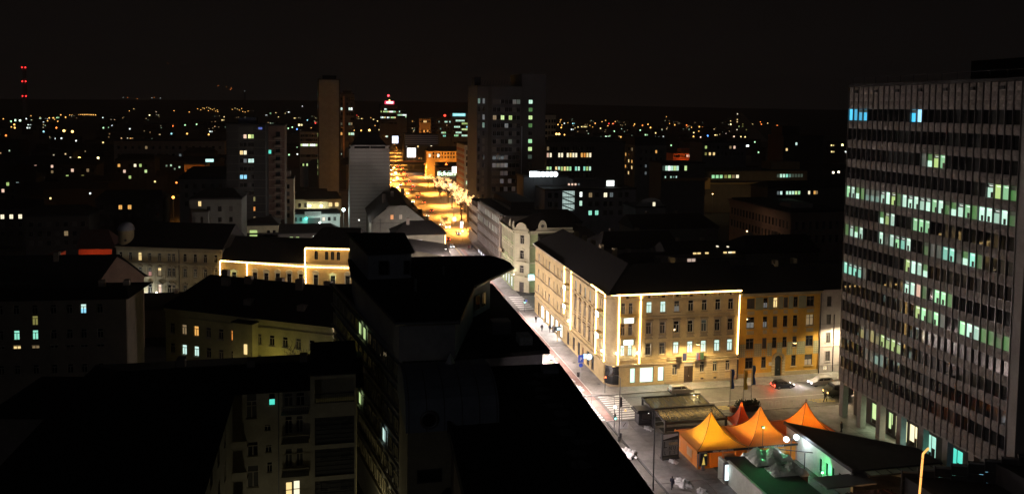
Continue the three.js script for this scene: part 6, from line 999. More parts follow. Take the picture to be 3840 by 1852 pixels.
{ const b = block('dark_row_house', 'low dark row with three lit window groups before the villas', [-33.8, 0.5], -300, 7.4, 10, plaster([0.14, 0.13, 0.12])); wins(b.f, [9.2, 17.4, 19.6], [4.6], 1.1, 1.7, L('0,0:white 0,1:lime 0,2:Y')); wins(b.f, [25.8, 27.4], [4.5], 1.5, 2, L('0,0:white 0,1:white')); wins(b.f, [10.4, 11.2], [4.4], 0.9, 2, L('0,0:white 0,1:cool')); wins(b.f, [1.2, 2.8, 4.4, 5.8], [4.4], 0.6, 1.4, L('0,0:dimCool 0,1:dimCool 0,2:dimCool 0,3:dimCool')); mesh('roof_upper', roofGeo(34.3, 10, 2.6, 3, 3, 0.5), M.roof, b.g).position.set(-17.1, 7.8, 5); }
{   // the pair of dark gabled houses on the left of the main street
  const g = thing('dark_gable_house', 'dark gabled house with an orange lit window in its pale gable', 'building', [22, 0, -300]), W = plaster([0.2, 0.2, 0.17]), f = new Face(g, 12.5, -296, 0.02), gb = poly([[0, 0], [20, 0], [20, 11.5], [12.5, 17.6], [6.6, 17.6], [0, 12.4]]);
  f.put('wall', extrude(gb, 0.5).translate(0, 0, -0.5), W); f.put('wall', box(0.5, 12, 34, 0, 0, -17), W); wins(f, [7.2, 10.4], [12.6], 1.1, 1.7, L('0,0:orange 0,1:dimWarm'));
  const A = [-0.9, 11.6, 0.5], B = [6.4, 18.2, 0.5], C = [12.7, 18.2, 0.5], D = [20.9, 11, 0.5], bk = (p) => [p[0], p[1] + 1.5, -46]; f.put('roof', tris([...quad(A, B, bk(B), bk(A)), ...quad(B, C, bk(C), bk(B)), ...quad(C, D, bk(D), bk(C)), ...quad(A, bk(A), bk(D), D)].map((t) => t)), M.roof);
  for (const [x, z] of [[5, -10], [9, -20], [14, -30]]) f.put('chimney', box(1.2, 3.4, 1.2), SOOT, x, 17.6, z);
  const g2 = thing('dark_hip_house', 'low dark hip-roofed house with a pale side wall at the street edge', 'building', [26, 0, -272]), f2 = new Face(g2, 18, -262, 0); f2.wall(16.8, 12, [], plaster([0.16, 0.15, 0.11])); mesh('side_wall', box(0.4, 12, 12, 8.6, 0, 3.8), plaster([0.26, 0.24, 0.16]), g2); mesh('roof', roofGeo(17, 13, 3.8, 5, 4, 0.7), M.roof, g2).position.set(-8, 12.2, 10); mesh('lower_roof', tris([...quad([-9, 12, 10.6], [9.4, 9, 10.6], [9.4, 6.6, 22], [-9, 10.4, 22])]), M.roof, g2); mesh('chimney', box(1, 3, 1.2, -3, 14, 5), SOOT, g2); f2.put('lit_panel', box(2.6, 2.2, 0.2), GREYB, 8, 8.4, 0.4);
  const t = thing('rope_light', 'glowing rope light running down the street corner of the low hip-roofed house', 'rope light', [35, 11.8, -262], 0, 'rope lights on the low hip-roofed house'); mesh('light_tube', tube([V(0, 0, 0), V(0, -5.4, 0)], 0.14, 5), ROPE, t); mesh('clips', box(0.3, 0.1, 0.3, 0, -0.2, 0), M.darkMetal, t);
}
// conifers whose dark tops cut into the street view
function conifer(label, x, z, h, r, group) {
  const t = thing('conifer', label, 'tree', [x, 0, z], 0, group), T = []; mesh('trunk', cyl(0.25, 0.06, h * 0.96, 7), M.wood, t);
  for (let k = 0; k < 900; k++) { const q = Math.pow(rnd(), 0.8), y = h * (0.12 + 0.86 * q), R = r * (1 - q) * (0.75 + 0.25 * Math.sin(q * 40)) + 0.15, a = rr(0, 6.3), d = R * Math.sqrt(rnd()), s = rr(0.25, 0.5), cx = Math.cos(a) * d, cz = Math.sin(a) * d, b = a + rr(-0.5, 0.5); T.push([[cx, y, cz], [cx + Math.cos(b) * s * 2, y - s * 0.7, cz + Math.sin(b) * s * 2], [cx + Math.cos(b + 0.6) * s * 1.4, y - s * 0.9, cz + Math.sin(b + 0.6) * s * 1.4]]); }
  mesh('crown', tris(T), std([0.025, 0.04, 0.02], 0.9, { side: THREE.DoubleSide }), t);
}
for (const [x, z, h, r] of [[22, -330, 22, 4.5], [26, -325, 19, 4.6], [29, -318, 16.5, 4.4], [31.5, -310, 15, 4], [33, -301, 13.5, 3.6], [19, -338, 20, 4.6], [34.2, -292, 12, 3]]) conifer('dark conifer standing behind the dark gabled house', x, z, h, r, 'dark conifers behind the gabled house');
{   // bare courtyard trees before the hip-roofed house
  for (const [x, z, h, lab] of [[-6, -141, 13, 'bare tree before the yellow-lit courtyard wall'], [-13, -142, 11, 'smaller bare tree beside the stair bay of the hip-roofed house']]) bareTree(lab, x, z, h, 'bare courtyard trees', null);
}

// ================= towers and blocks further off =================
{   // blank concrete tower
  const b = block('concrete_tower', 'tall slender tower with a blank pale concrete end wall', [-10.4, 0.9], -480, 69.3, 26, plaster([0.3, 0.32, 0.34]));
  for (const u of [-0.35, 11.65]) b.f.put('corner_fin', box(0.7, 69.6, 0.6), M.tar, u, 0, -0.2); for (let k = 0; k < 17; k++) b.f.put('panel_joint', box(11, 0.06, 0.05, 5.65), M.concrete, 0, 3 + k * 3.9, 0.02);
  mesh('plant_room', box(8, 2.2, 10, 0.2, 69.9, 0), M.tar, b.g); mesh('railing', merge([box(10.5, 0.06, 0.06, 0, 71, 12.6), ...Array.from({ length: 11 }, (_, k) => box(0.06, 1, 0.06, -5 + k, 70, 12.6))]), M.darkMetal, b.g);
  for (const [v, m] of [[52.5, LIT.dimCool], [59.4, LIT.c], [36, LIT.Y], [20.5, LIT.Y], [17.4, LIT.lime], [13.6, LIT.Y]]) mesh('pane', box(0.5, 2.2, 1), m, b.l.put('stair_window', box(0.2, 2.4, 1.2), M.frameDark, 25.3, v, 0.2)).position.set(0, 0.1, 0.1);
}
{   // dark neighbour with a lit strip
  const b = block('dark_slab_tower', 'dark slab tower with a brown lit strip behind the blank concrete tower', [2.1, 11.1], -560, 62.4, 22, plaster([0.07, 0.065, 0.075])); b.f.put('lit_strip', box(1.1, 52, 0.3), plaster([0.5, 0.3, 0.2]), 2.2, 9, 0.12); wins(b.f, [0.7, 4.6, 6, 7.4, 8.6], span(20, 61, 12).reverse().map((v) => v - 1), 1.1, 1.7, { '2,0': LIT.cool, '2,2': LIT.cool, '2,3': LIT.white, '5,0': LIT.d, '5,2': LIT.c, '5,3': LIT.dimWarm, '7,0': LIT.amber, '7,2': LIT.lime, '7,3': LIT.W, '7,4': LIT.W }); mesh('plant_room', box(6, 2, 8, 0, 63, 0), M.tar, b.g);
  { const t = thing('street_lamp', 'orange street lamp lighting the strip of the dark slab tower', 'street lamp', [8, 0, -548]); mesh('pole', cyl(0.12, 0.08, 10, 6), M.metal, t); mesh('lamp_head', ball(0.5, 0, 10.2, 0, 8), glow(SODIUM, 6), t); point(SODIUM, 260, 8, 10, -547, 0.4); }
}
{   // windowless pale block
  const b = block('windowless_block', 'pale windowless block with a dark penthouse, seen against the orange street', [4.8, 20.8], -330, 36.6, 20, plaster([0.44, 0.42, 0.38])); const j = std([0.3, 0.29, 0.27], 0.9), course = box(15.96, 0.4, 0.06, 8);
  for (let k = 0; k < 74; k++) b.f.put('block_course', course, k % 3 ? b.g.children[0].material : j, 0, 0.3 + k * 0.49, 0.025 + (k % 2) * 0.012);
  b.f.put('attic_frame', merge([box(16, 0.4, 0.5, 8, 38, 0), box(16, 0.4, 0.5, 8, 36.6, 0), box(1.4, 1.8, 0.5, 1.2, 36.6), box(0.3, 1.8, 0.5, 8.2, 36.6), box(1.4, 1.8, 0.5, 15, 36.6)]), plaster([0.5, 0.48, 0.44]), 0, 0, 0.1); mesh('penthouse', box(14.8, 1.2, 18, 0, 36.8, 0), M.tar, b.g); mesh('penthouse', roofGeo(13, 14, 5.4, 3, 4, 0.5), M.tar, b.g).position.set(-6.4, 38.2, 7);
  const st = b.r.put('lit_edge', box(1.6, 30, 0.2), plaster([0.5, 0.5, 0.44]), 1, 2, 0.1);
}
for (const [x, z] of [[8, -306], [17, -304]]) { const t = thing('yard_lamp', 'added white fill lamp hidden before the windowless pale block', 'yard lamp', [x, 0, z], 0, 'added fill lamps before the windowless block'); mesh('pole', cyl(0.08, 0.06, 11, 6), M.metal, t); mesh('lamp_head', ball(0.2, 0, 11.2, 0, 8), glow([1, 0.97, 0.9], 6), t); point([1, 0.95, 0.86], 110, x, 11.2, z, 0.2); }  // unseen lamps, added only to brighten the windowless block
{ const b = block('station_office', 'far low office with one bright row of windows beside the concrete tower', [-24.4, -12.6], -550, 36.8, 14, plaster([0.36, 0.36, 0.36])); wins(b.f, span(0.4, 11.4, 9), [33.4, 30.6, 27.2], 0.95, 1.5, Object.fromEntries(span(0, 9, 9).map((_, c) => ['2,' + c, c % 4 ? LIT.white : LIT.lime]))); wins(b.f, span(0.4, 11.4, 9), [14, 20], 1, 1.6, L('0,1:Y 0,3:lime 0,5:Y 0,6:W 0,7:lime 0,8:lime')); }
{   // far tower with the red sign
  const b = block('red_sign_tower', 'far office tower crowned by a red glowing sign and a red beacon', [51.7, 72.6], -1000, 56.6, 20, plaster([0.14, 0.13, 0.13])); const c = block('red_sign_annex', 'lower annex with lit green rows beside the red sign tower', [72.8, 84.4], -1003, 49.6, 18, plaster([0.16, 0.16, 0.15]));
  wins(b.f, span(0.4, 20.5, 13), [50.2, 47.2, 40, 33, 16.5], 1.3, 1.8, { '0,3': LIT.white, '0,4': LIT.W, '1,0': LIT.Y, '1,2': LIT.lime, '1,3': LIT.lime, '1,4': LIT.G, '1,5': LIT.lime, '1,6': LIT.warm, '1,7': LIT.white, '1,8': LIT.white, '1,9': LIT.white, '1,10': LIT.G, '1,11': LIT.G, '2,0': LIT.cool, '2,1': LIT.white, '2,2': LIT.W, '2,3': LIT.warm, '2,5': LIT.white, '2,6': LIT.cool, '2,8': LIT.lime, '2,9': LIT.G, '2,10': LIT.lime, '2,11': LIT.warm, '4,4': LIT.white, '4,5': LIT.W }, M.frameDark);
  wins(c.f, span(0.3, 11.3, 7), [47.4, 43.2, 41, 16], 1.3, 1.8, L('0,1:W 1,0:G 1,1:W 1,2:lime 1,3:W 1,4:white 1,5:white 1,6:white 2,6:G 3,4:W 3,6:lime'), M.frameDark);
  const s = thing('rooftop_sign', 'red glowing rooftop sign with a white centre on the far tower', 'sign', [62.9, 57.4, -999.6]); mesh('light_panel', box(11.4, 3.8, 0.5), glow([1, 0.05, 0.1], 2.2), s); mesh('light_panel', box(8, 2, 0.3, 0.4, 0.9, 0.3), glow([1, 0.85, 0.85], 3), s); mesh('frame', merge([box(0.3, 1, 0.3, -4, -0.8), box(0.3, 1, 0.3, 4, -0.8)]), M.darkMetal, s); mesh('lamp', ball(1, 0, 4.6, 0, 8), glow([1, 0.8, 0.2], 3), s);
  const m = thing('beacon_mast', 'red aviation beacon on a mast above the red rooftop sign', 'beacon', [61.8, 57.2, -1003]); mesh('pole', cyl(0.25, 0.12, 10, 6), M.darkMetal, m); mesh('beacon', ball(1.3, 0, 10.6, 0, 10), glow([1, 0.06, 0.08], 5), m);
}
{   // far office with blue sign
  const b = block('blue_sign_office', 'far office block with a pale blue lit sign along its roof edge', [127.1, 152.1], -900, 47.6, 20, plaster([0.12, 0.12, 0.13])), a = block('blue_sign_wing', 'lower dark wing with a few lit windows next to the blue sign office', [104.4, 126.5], -905, 41.6, 18, plaster([0.12, 0.12, 0.13]));
  const s = thing('rooftop_sign', 'pale blue lit rooftop sign with narrow letters on the far office', 'sign', [134.7, 44.4, -899.4]); mesh('light_panel', box(14.6, 3.3, 0.4), glow([0.3, 0.95, 1], 0.9), s); mesh('lettering', text('IIOIIMAIIB', 1.7, 0.1).translate(0, 0.8, 0.22), glow([0.7, 1, 1], 1.2), s);
  const W = span(0.4, 24.6, 14), lt = {}; [[0, 2, 7, 'W'], [1, 6, 9, 'Y'], [2, 1, 4, 'W'], [2, 9, 12, 'blue'], [3, 6, 10, 'lime'], [4, 2, 5, 'W'], [4, 10, 13, 'cream'], [5, 1, 3, 'G'], [5, 6, 12, 'W'], [6, 4, 9, 'cream']].forEach(([r, c0, c1, m]) => { for (let c = c0; c <= c1; c++) lt[r + ',' + c] = LIT[m]; });
  wins(b.f, W, [39.5, 36.2, 32.4, 29.6, 26, 22.6, 14.4].map((v) => v - 1), 1.4, 1.9, lt); wins(a.f, span(0.4, 21.6, 12), [38, 34, 30, 25.6, 22].map((v) => v - 1), 1.3, 1.8, L('0,4:c 0,8:W 0,9:W 0,11:W 3,6:W 3,7:lime 3,8:G 4,7:C 4,8:C 2,5:c 1,9:dimWarm'));
  mesh('beacon', ball(1.3, 4, 45, 8, 8), glow([1, 0.05, 0.03], 4), a.g);
}
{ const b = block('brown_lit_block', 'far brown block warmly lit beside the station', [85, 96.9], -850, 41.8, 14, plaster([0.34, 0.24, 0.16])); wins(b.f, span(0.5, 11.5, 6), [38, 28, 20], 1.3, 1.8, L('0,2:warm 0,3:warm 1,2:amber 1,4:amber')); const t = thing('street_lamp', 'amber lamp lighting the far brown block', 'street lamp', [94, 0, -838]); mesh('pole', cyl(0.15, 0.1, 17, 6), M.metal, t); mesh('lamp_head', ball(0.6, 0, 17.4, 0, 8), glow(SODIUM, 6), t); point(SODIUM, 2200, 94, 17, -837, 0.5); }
{ const b = block('station_hall', 'long dark station hall with thin lit bands by the far street', [63.7, 96.9], -780, 27.8, 26, plaster([0.06, 0.07, 0.09])); for (let k = 0; k < 5; k++) b.f.put('glass_band', box(32, 0.5, 0.1, 16.6), glow([0.35, 0.45, 0.6], 0.05), 0, 18.5 + k * 1.9, 0.06); wins(b.f, [2, 13, 26], [15], 1.4, 1.8, L('0,0:dimCool 0,1:warm 0,2:cream')); }
for (const [x, y, z, w, h, lab, k] of [[63.2, 10.4, -700, 7.4, 8, 'large bright white billboard by the far junction', 3], [70.5, 14.6, -480, 5.2, 3.8, 'bright white billboard among the fairy-lit trees', 3.2]]) { const t = thing('billboard', lab, 'billboard', [x, 0, z]); mesh('light_screen', rbox(w, h, 0.4, 0.1, 0, y, 0.1), glow([0.95, 0.97, 1], k), t); mesh('case', rbox(w + 0.6, h + 0.6, 0.4, 0.1, 0, y - 0.3, -0.15), M.darkMetal, t); mesh('post', merge([cyl(0.3, 0.3, y, 8, -w * 0.3), cyl(0.3, 0.3, y, 8, w * 0.3)]), M.metal, t); area([0.95, 0.97, 1], 4, w, h, [x, y + h / 2, z + 0.5], [x - 6, 0, z + 40]); }
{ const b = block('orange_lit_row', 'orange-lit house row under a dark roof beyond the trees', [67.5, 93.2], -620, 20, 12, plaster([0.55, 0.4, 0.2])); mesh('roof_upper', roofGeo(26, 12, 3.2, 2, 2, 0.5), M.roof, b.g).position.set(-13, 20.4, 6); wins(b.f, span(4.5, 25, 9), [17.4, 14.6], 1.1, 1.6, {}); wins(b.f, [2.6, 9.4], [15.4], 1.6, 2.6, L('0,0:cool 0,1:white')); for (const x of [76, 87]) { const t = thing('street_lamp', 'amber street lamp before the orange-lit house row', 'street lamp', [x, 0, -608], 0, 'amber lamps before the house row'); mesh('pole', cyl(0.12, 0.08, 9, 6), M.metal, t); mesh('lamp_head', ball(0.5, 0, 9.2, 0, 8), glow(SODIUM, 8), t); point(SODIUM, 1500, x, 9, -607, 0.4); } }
{   // lit shop-front sign over the far shop
  const b = block('sign_shop', 'low far shop with a green-white lit sign and blue spotlights', [64, 79.4], -522, 14.6, 14, plaster([0.12, 0.08, 0.06])); const s = thing('shop_sign', 'pale green glowing letter sign under blue spotlights', 'sign', [71.6, 9, -521]); mesh('case', box(14.2, 3.2, 0.3), std([0.05, 0.1, 0.05], 0.7), s); mesh('lettering', text('bchcarna', 2.5, 0.3).scale(1, 1, 1).translate(0, 0.5, 0.16), glow([0.8, 1, 0.55], 2.4), s);
  for (let k = 0; k < 5; k++) { const x = 65.6 + k * 3.1, t = thing('spot_lamp', 'small blue-white spotlight over the green letter sign', 'spotlight', [x, 12.6, -520.6], 0, 'spotlights over the green letter sign'); mesh('shade', cyl(0.9, 0.3, 1, 10), M.darkMetal, t); mesh('lamp', cyl(0.8, 0.8, 0.1, 10, 0, -0.05, 0), glow([0.6, 0.85, 1], 4), t); spot([0.6, 0.85, 1], 240, [x, 12.4, -520.2], [x, 9, -521], 0.7, 0.6, 0.3); }
  b.f.put('canopy', box(15, 1.6, 2.4, 7.7), std([0.3, 0.32, 0.36], 0.6), 0, 6.8, 1.2); wins(b.f, [5, 9], [2.4], 2.2, 1.8, L('0,0:cream 0,1:white'));
}
{   // grey block with a brick-striped side
  const b = block('striped_block', 'grey office block with a brick-striped side wall beside the dark tower', [65.2, 72.0], -415, 34.4, 28, plaster([0.4, 0.39, 0.34])); wins(b.f, [1.5, 3.3, 5.1], [31, 27.8, 24.6, 21.4, 18.2, 15, 11.8].map((v) => v - 1.2), 1.1, 1.9, L('3,0:d 3,1:d 3,2:d 5,0:W 5,1:cream 5,2:W 5,2:W')); b.f.put('stair_glass', box(0.5, 2, 0.1), LIT.lime, 6.5, 26, 0.08); b.f.put('stair_glass', box(0.5, 2, 0.1), LIT.Y, 6.5, 19.6, 0.08); b.f.put('stair_glass', box(0.5, 2.4, 0.1), LIT.Y, 6.5, 13, 0.08);
  for (let k = 0; k < 10; k++) { b.l.put('brick_band', box(27.8, 1.5, 0.1, 14), plaster([0.36, 0.16, 0.1]), 0, 2 + k * 3.2, 0.06); b.l.put('pale_band', box(27.8, 0.5, 0.14, 14), plaster([0.5, 0.42, 0.36]), 0, 3.6 + k * 3.2, 0.08); }
}
{   // dark tower
  const b = block('dark_tower', 'big dark office tower with faint curtain wall and a few lit windows', [60.5, 80.7], -350, 63.4, 26, plaster([0.04, 0.04, 0.046])); const f = b.f; f.put('corner_pier', box(1.6, 63.4, 0.5), M.tar, 5.6, 0, 0.2);
  const rows = Array.from({ length: 14 }, (_, k) => 56 - k * 3.55), cols = span(7, 19.6, 7); const fn = {}; rows.forEach((v, r) => { if (r > 6) cols.forEach((u, c) => { if (rnd() < 0.35) fn[r + ',' + c] = glow([0.75, 0.78, 0.9], [0.02, 0.04, 0.09][Math.floor(rnd() * 3)]); }); });
  Object.assign(fn, { '0,5': glow([0.7, 0.8, 0.8], 0.1), '0,6': LIT.d, '2,0': LIT.dimWarm, '2,2': LIT.lime, '2,4': LIT.Y, '3,3': LIT.dimCool, '8,3': LIT.dimCool, '8,1': LIT.d, '5,4': LIT.d });
  wins(f, cols, rows, 1.5, 1.9, fn, std([0.09, 0.09, 0.1], 0.5)); wins(f, [0.8, 2.9], rows, 0.9, 2.2, L('0,0:c 0,1:dimCool 2,1:dimCool 3,1:c'), M.frameDark);
  const c = block('dark_tower_core', 'taller blank stair core of the dark tower with a column of lit windows', [81.1, 92.3], -352, 69, 24, plaster([0.035, 0.035, 0.04])); wins(c.f, [4.2], rows.map((v) => v + 0.2), 1.7, 1.7, L('0,0:W 1,0:D 2,0:lime 3,0:D 5,0:G 6,0:lime 7,0:d')); mesh('edge_strip', box(0.5, 40, 0.3, -5.4, 6, 12.1), std([0.3, 0.34, 0.4], 0.4), c.g); mesh('plant_room', box(3, 4, 6, -9, 63.9, 4), M.tar, b.g); mesh('roof_lattice', merge(Array.from({ length: 12 }, (_, k) => bar(V(-9 + k * 1.3, 64, 9), V(-8.4 + k * 1.3, 66.4, 9), 0.06))), M.darkMetal, b.g);
}
{ const b = block('white_far_block', 'pale block with a grid of dark windows behind the dark tower', [117, 124.3], -450, 50.4, 14, plaster([0.5, 0.49, 0.45])); wins(b.f, [1.6, 3.4, 5.2, 6.6], [46.8, 43.4, 40, 36.6, 33].map((v) => v - 0.8), 1, 1.8, {}); }
{ const b = block('long_dark_office', 'long dark office block with two rows of warm lit windows', [105.2, 148.5], -400, 36.8, 16, plaster([0.06, 0.06, 0.065])); const cs = span(0.5, 26.5, 17), l1 = {}, l2 = {}; [[0, 'P'], [1, 'cream'], [4, 'cream'], [5, 'cream'], [7, 'cream'], [8, 'warm'], [9, 'cream'], [10, 'cream'], [12, 'amber'], [13, 'orange'], [14, 'warm'], [15, 'cream']].forEach(([c, m]) => (l1['0,' + c] = LIT[m])); [[0, 'lime'], [1, 'G'], [3, 'warm'], [4, 'W'], [5, 'Y'], [6, 'warm'], [7, 'lime'], [8, 'G'], [10, 'C'], [11, 'W'], [13, 'C'], [14, 'Y'], [15, 'W']].forEach(([c, m]) => (l2['0,' + c] = LIT[m])); wins(b.f, cs, [29], 1, 2.2, l1); wins(b.f, cs, [22], 1, 2.1, l2); wins(b.f, cs, [32.6, 25.6, 18.6], 1, 1.8, L('0,0:dimWarm')); mesh('attic', box(34, 2, 10, 0, 37.4, 0), M.tar, b.g); }
{   // lit rooftop sign
  const b = block('sign_roof_house', 'dark house under a white scalloped lit rooftop sign', [71.5, 90], -305, 27, 12, plaster([0.1, 0.1, 0.105])); const s = thing('rooftop_sign', 'white glowing rooftop sign shaped like joined round letters', 'sign', [78.2, 27.6, -300]); mesh('light_panel', box(3, 2.2, 0.3, -4, 0, 0), glow([0.85, 0.97, 1], 2.6), s); for (let k = 0; k < 5; k++) mesh('light_disc', cyl(1.05, 1.05, 0.3, 18).rotateX(Math.PI / 2).translate(-1.9 + k * 1.65, 1.05, 0.15), glow([0.85, 0.97, 1], 2.6), s); mesh('frame', box(12.6, 0.3, 1, 0.4, 2.4, -0.3), M.metal, s); mesh('support', merge([box(0.2, 3, 0.2, -4, -2.6, -0.4), box(0.2, 3, 0.2, 4, -2.6, -0.4)]), M.darkMetal, s);
}
{   // office with a glazed lit stairwell
  const b = block('glazed_stair_building', 'grey building with a glazed stairwell lit white over three storeys', [76.2, 112.5], -290, 23.4, 14, plaster([0.26, 0.26, 0.28])); const f = b.f;
  for (let k = 0; k < 3; k++) { const v = 15.6 + k * 2.6; f.put('stair_glazing', box(4.8, 2.3, 0.06), glow([0.72, 0.95, 0.88], 0.55), 9.3, v, 0.04); f.put('stair_flight', bar(V(-2.3, 2.1, 0), V(2.3, 0.3, 0), 0.22, 0.22, 4), M.darkMetal, 9.3, v, 0.14); f.put('stair_bars', merge([box(0.1, 2.4, 0.1, -2.4), box(0.1, 2.4, 0.1, 2.4), box(4.9, 0.12, 0.1), ...span(-2.4, 2.4, 5).map((u) => box(0.05, 2.3, 0.08, u))]), M.frameDark, 9.3, v, 0.1); }
  wins(f, [14.2], [20.8, 17.4], 1, 1.9, L('0,0:white 1,0:W')); wins(f, [2, 4.5, 18, 20.6, 24, 26.4, 30, 32.6], [20.6, 17.2, 13.8], 1.3, 1.7, L('0,2:dimWarm 2,2:C 2,3:C 0,4:cream 0,5:dimCool')); mesh('attic', box(18, 3, 8, 3, 24, -1), plaster([0.16, 0.16, 0.17]), b.g); const at = new Face(b.g, 82, -295.9, 0); at.put('attic_window', rbox(3.2, 2.2, 0.2, 0.2), LIT.white, 21.5, 24.4, 1.9); for (let k = 0; k < 4; k++) at.put('porthole', cyl(0.42, 0.42, 0.1, 12).rotateX(Math.PI / 2), k === 3 ? LIT.dimCool : LIT.pink, 4.8 + k * 1.3, 25.2, 1.9);
}
{ const b = block('curved_gable_house', 'dark house with a curved pale gable and a tiny lit window', [97.1, 107.7], -250, 21.4, 12, plaster([0.22, 0.22, 0.22])); b.f.put('gable', extrude(poly([[0, 0], [10.6, 0], [10, 1], ...Array.from({ length: 9 }, (_, k) => [5.3 + 4 * Math.cos((k / 8) * Math.PI), 1.2 + 2.2 * Math.sin((k / 8) * Math.PI)]), [0.6, 1]]), 0.5), plaster([0.28, 0.28, 0.27]), 0, 21.4, -0.5); wins(b.f, [6.4], [22], 0.9, 1.3, L('0,0:cream')); }
// dark roofs between the corner building and the far blocks
[[[58, 76], -222, 15, 'dark roof behind the ornate green house'], [[70, 92], -205, 16, 'broad dark roof with small lit skylights'], [[84, 104], -190, 15.4, 'dark roof with a row of warm attic windows'], [[66, 84], -178, 15, 'dark inner-court roof behind the corner building'], [[90, 118], -232, 17, 'long dark roof below the curved gable house'], [[108, 130], -196, 15.5, 'dark roof behind the grey-white house'], [[62, 80], -255, 16, 'dark roof beside the long modern office block']].forEach(([xs, z, top, lab], i) => {
  const b = block('dark_roof_house', lab, xs, z, top, 14, plaster([0.14, 0.12, 0.1])), W = xs[1] - xs[0]; mesh('roof_upper', roofGeo(W, 14, 3.6, i % 2 ? 3 : 0, i % 2 ? 0 : 3, 0.5), M.roof, b.g).position.set(-W / 2, top + 0.3, 7); for (const q of [0.25, 0.6]) mesh('chimney', box(1, 2.4, 1.2, (q - 0.5) * W, top + 2.2, -1), SOOT, b.g);
  if (i === 1) { const r = mesh('skylight', box(0.9, 0.1, 0.7), LIT.cream, b.g); r.position.set(2, top + 2, 3.6); r.rotation.x = 0.47; const r2 = r.clone(); r2.position.x = 4.2; b.g.add(r2); }
  if (i === 2) for (const [u, m] of [[-3, LIT.warm], [-1.8, LIT.warm], [0.4, LIT.warm], [5.6, LIT.warm], [7, LIT.cream], [8, LIT.warm]]) { const r = mesh('attic_window', box(0.9, 0.7, 0.2), m, b.g); r.position.set(u, top + 1, 5.3); }
  if (i === 2) for (const [u, y] of [[3.4, 2.4], [4.6, 2.7], [7.6, 2.5]]) { const r = mesh('skylight', box(0.6, 0.1, 0.5), LIT.cream, b.g); r.position.set(u, top + y, 2.8); r.rotation.x = 0.47; }
});
{ const t = thing('roof_dormer', 'round-headed pale dormer with a glowing window on the dark roofs', 'dormer', [74.4, 16.8, -215]); const p = [[-1.6, 0], [1.6, 0], [1.6, 0.6], ...Array.from({ length: 9 }, (_, k) => [1.3 * Math.cos((k / 8) * Math.PI), 0.9 + 1.5 * Math.sin((k / 8) * Math.PI)]), [-1.6, 0.6]]; mesh('gable', extrude(poly(p), 1.6).translate(0, 0, -1.6), plaster([0.45, 0.4, 0.28]), t); mesh('window', cyl(0.6, 0.6, 0.1, 14).rotateX(Math.PI / 2).translate(0, 1, 0.02), glow([1, 0.85, 0.35], 0.8), t); }
{ const t = thing('lit_attic', 'lit attic door of a roof terrace above the corner building roofs', 'attic', [79.5, 16, -176]); mesh('wall', box(9, 3, 4, 0, 0, -2), plaster([0.2, 0.17, 0.15]), t); mesh('window', box(2, 2.4, 0.08, 3.2, 0.3, 0.04), glow([1, 0.75, 0.6], 0.5), t); mesh('bars', merge([box(0.08, 2.4, 0.1, 3.2, 0.3, 0.08), box(2, 0.08, 0.1, 3.2, 1.4, 0.08)]), M.frameDark, t); }
// right-hand middle distance
{ const b = block('orange_window_block', 'grey apartment block with orange windows on its narrow side', [162, 180.7], -420, 34.4, 24, plaster([0.16, 0.165, 0.15])); mesh('attic', box(18.4, 4.2, 22, 0, 34.6, 0), M.tar, b.g); wins(b.f, span(2, 17, 5), [30, 26, 22, 18], 1, 1.6, L('0,3:amber 2,1:dimCool 2,2:dimCool 3,1:dimCool 3,2:dimCool')); wins(b.l, span(2, 22, 4), [31, 27.6, 24.2, 20.8, 17.4], 1.6, 1.7, L('0,3:dimWarm 1,1:amber 1,0:amber 2,2:warm 2,3:amber 3,1:amber 3,3:warm 0,0:dimWarm 4,2:warm')); }
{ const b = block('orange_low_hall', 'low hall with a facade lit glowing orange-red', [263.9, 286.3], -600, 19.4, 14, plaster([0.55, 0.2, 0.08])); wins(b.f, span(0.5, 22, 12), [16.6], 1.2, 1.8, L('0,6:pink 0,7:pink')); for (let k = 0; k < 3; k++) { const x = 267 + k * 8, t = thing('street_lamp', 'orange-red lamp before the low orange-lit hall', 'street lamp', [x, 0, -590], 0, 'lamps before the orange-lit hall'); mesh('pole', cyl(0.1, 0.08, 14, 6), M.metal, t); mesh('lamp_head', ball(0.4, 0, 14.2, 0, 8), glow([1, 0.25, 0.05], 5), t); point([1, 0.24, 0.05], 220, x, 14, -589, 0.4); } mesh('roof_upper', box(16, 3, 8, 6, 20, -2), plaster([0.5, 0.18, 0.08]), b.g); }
{ const b = block('dark_school', 'dark building with a few yellow windows and a rooftop box', [216.8, 246], -450, 34.6, 18, plaster([0.12, 0.12, 0.13])); mesh('rooftop_box', box(8, 2.4, 8, 0, 35.2, 0), M.tar, b.g); wins(b.f, span(1, 28, 10), [31, 27], 1.3, 1.7, L('0,0:Y 1,0:y 1,1:warm 1,2:warm 0,6:dimWarm 0,7:pink')); }
{   // triangular high-rise on the horizon
  const g = thing('triangular_tower', 'far stepped triangular high-rise rising to a point on one side', 'building', [720, 0, -1310]); for (let k = 0; k < 17; k++) { const w = 64 * (1 - k / 17.5); mesh('storey', box(w, 3.3, 16, -30 + w / 2, k * 3.4, 0), plaster([0.3, 0.24, 0.19]), g); mesh('floor_edge', box(w + 0.6, 0.5, 16.6, -30 + w / 2, k * 3.4 + 2.9, 0), plaster([0.2, 0.16, 0.12]), g); }
  const f = new Face(g, 690, -1302, 0); wins(f, span(1, 30, 8), [52, 42, 38, 34, 30, 24].map((v) => v - 4), 2, 2, L('0,0:cream 1,0:warm 2,0:warm 3,3:y 4,1:Y 5,0:cream 5,5:y 4,3:y'), M.frameDark, false);
}
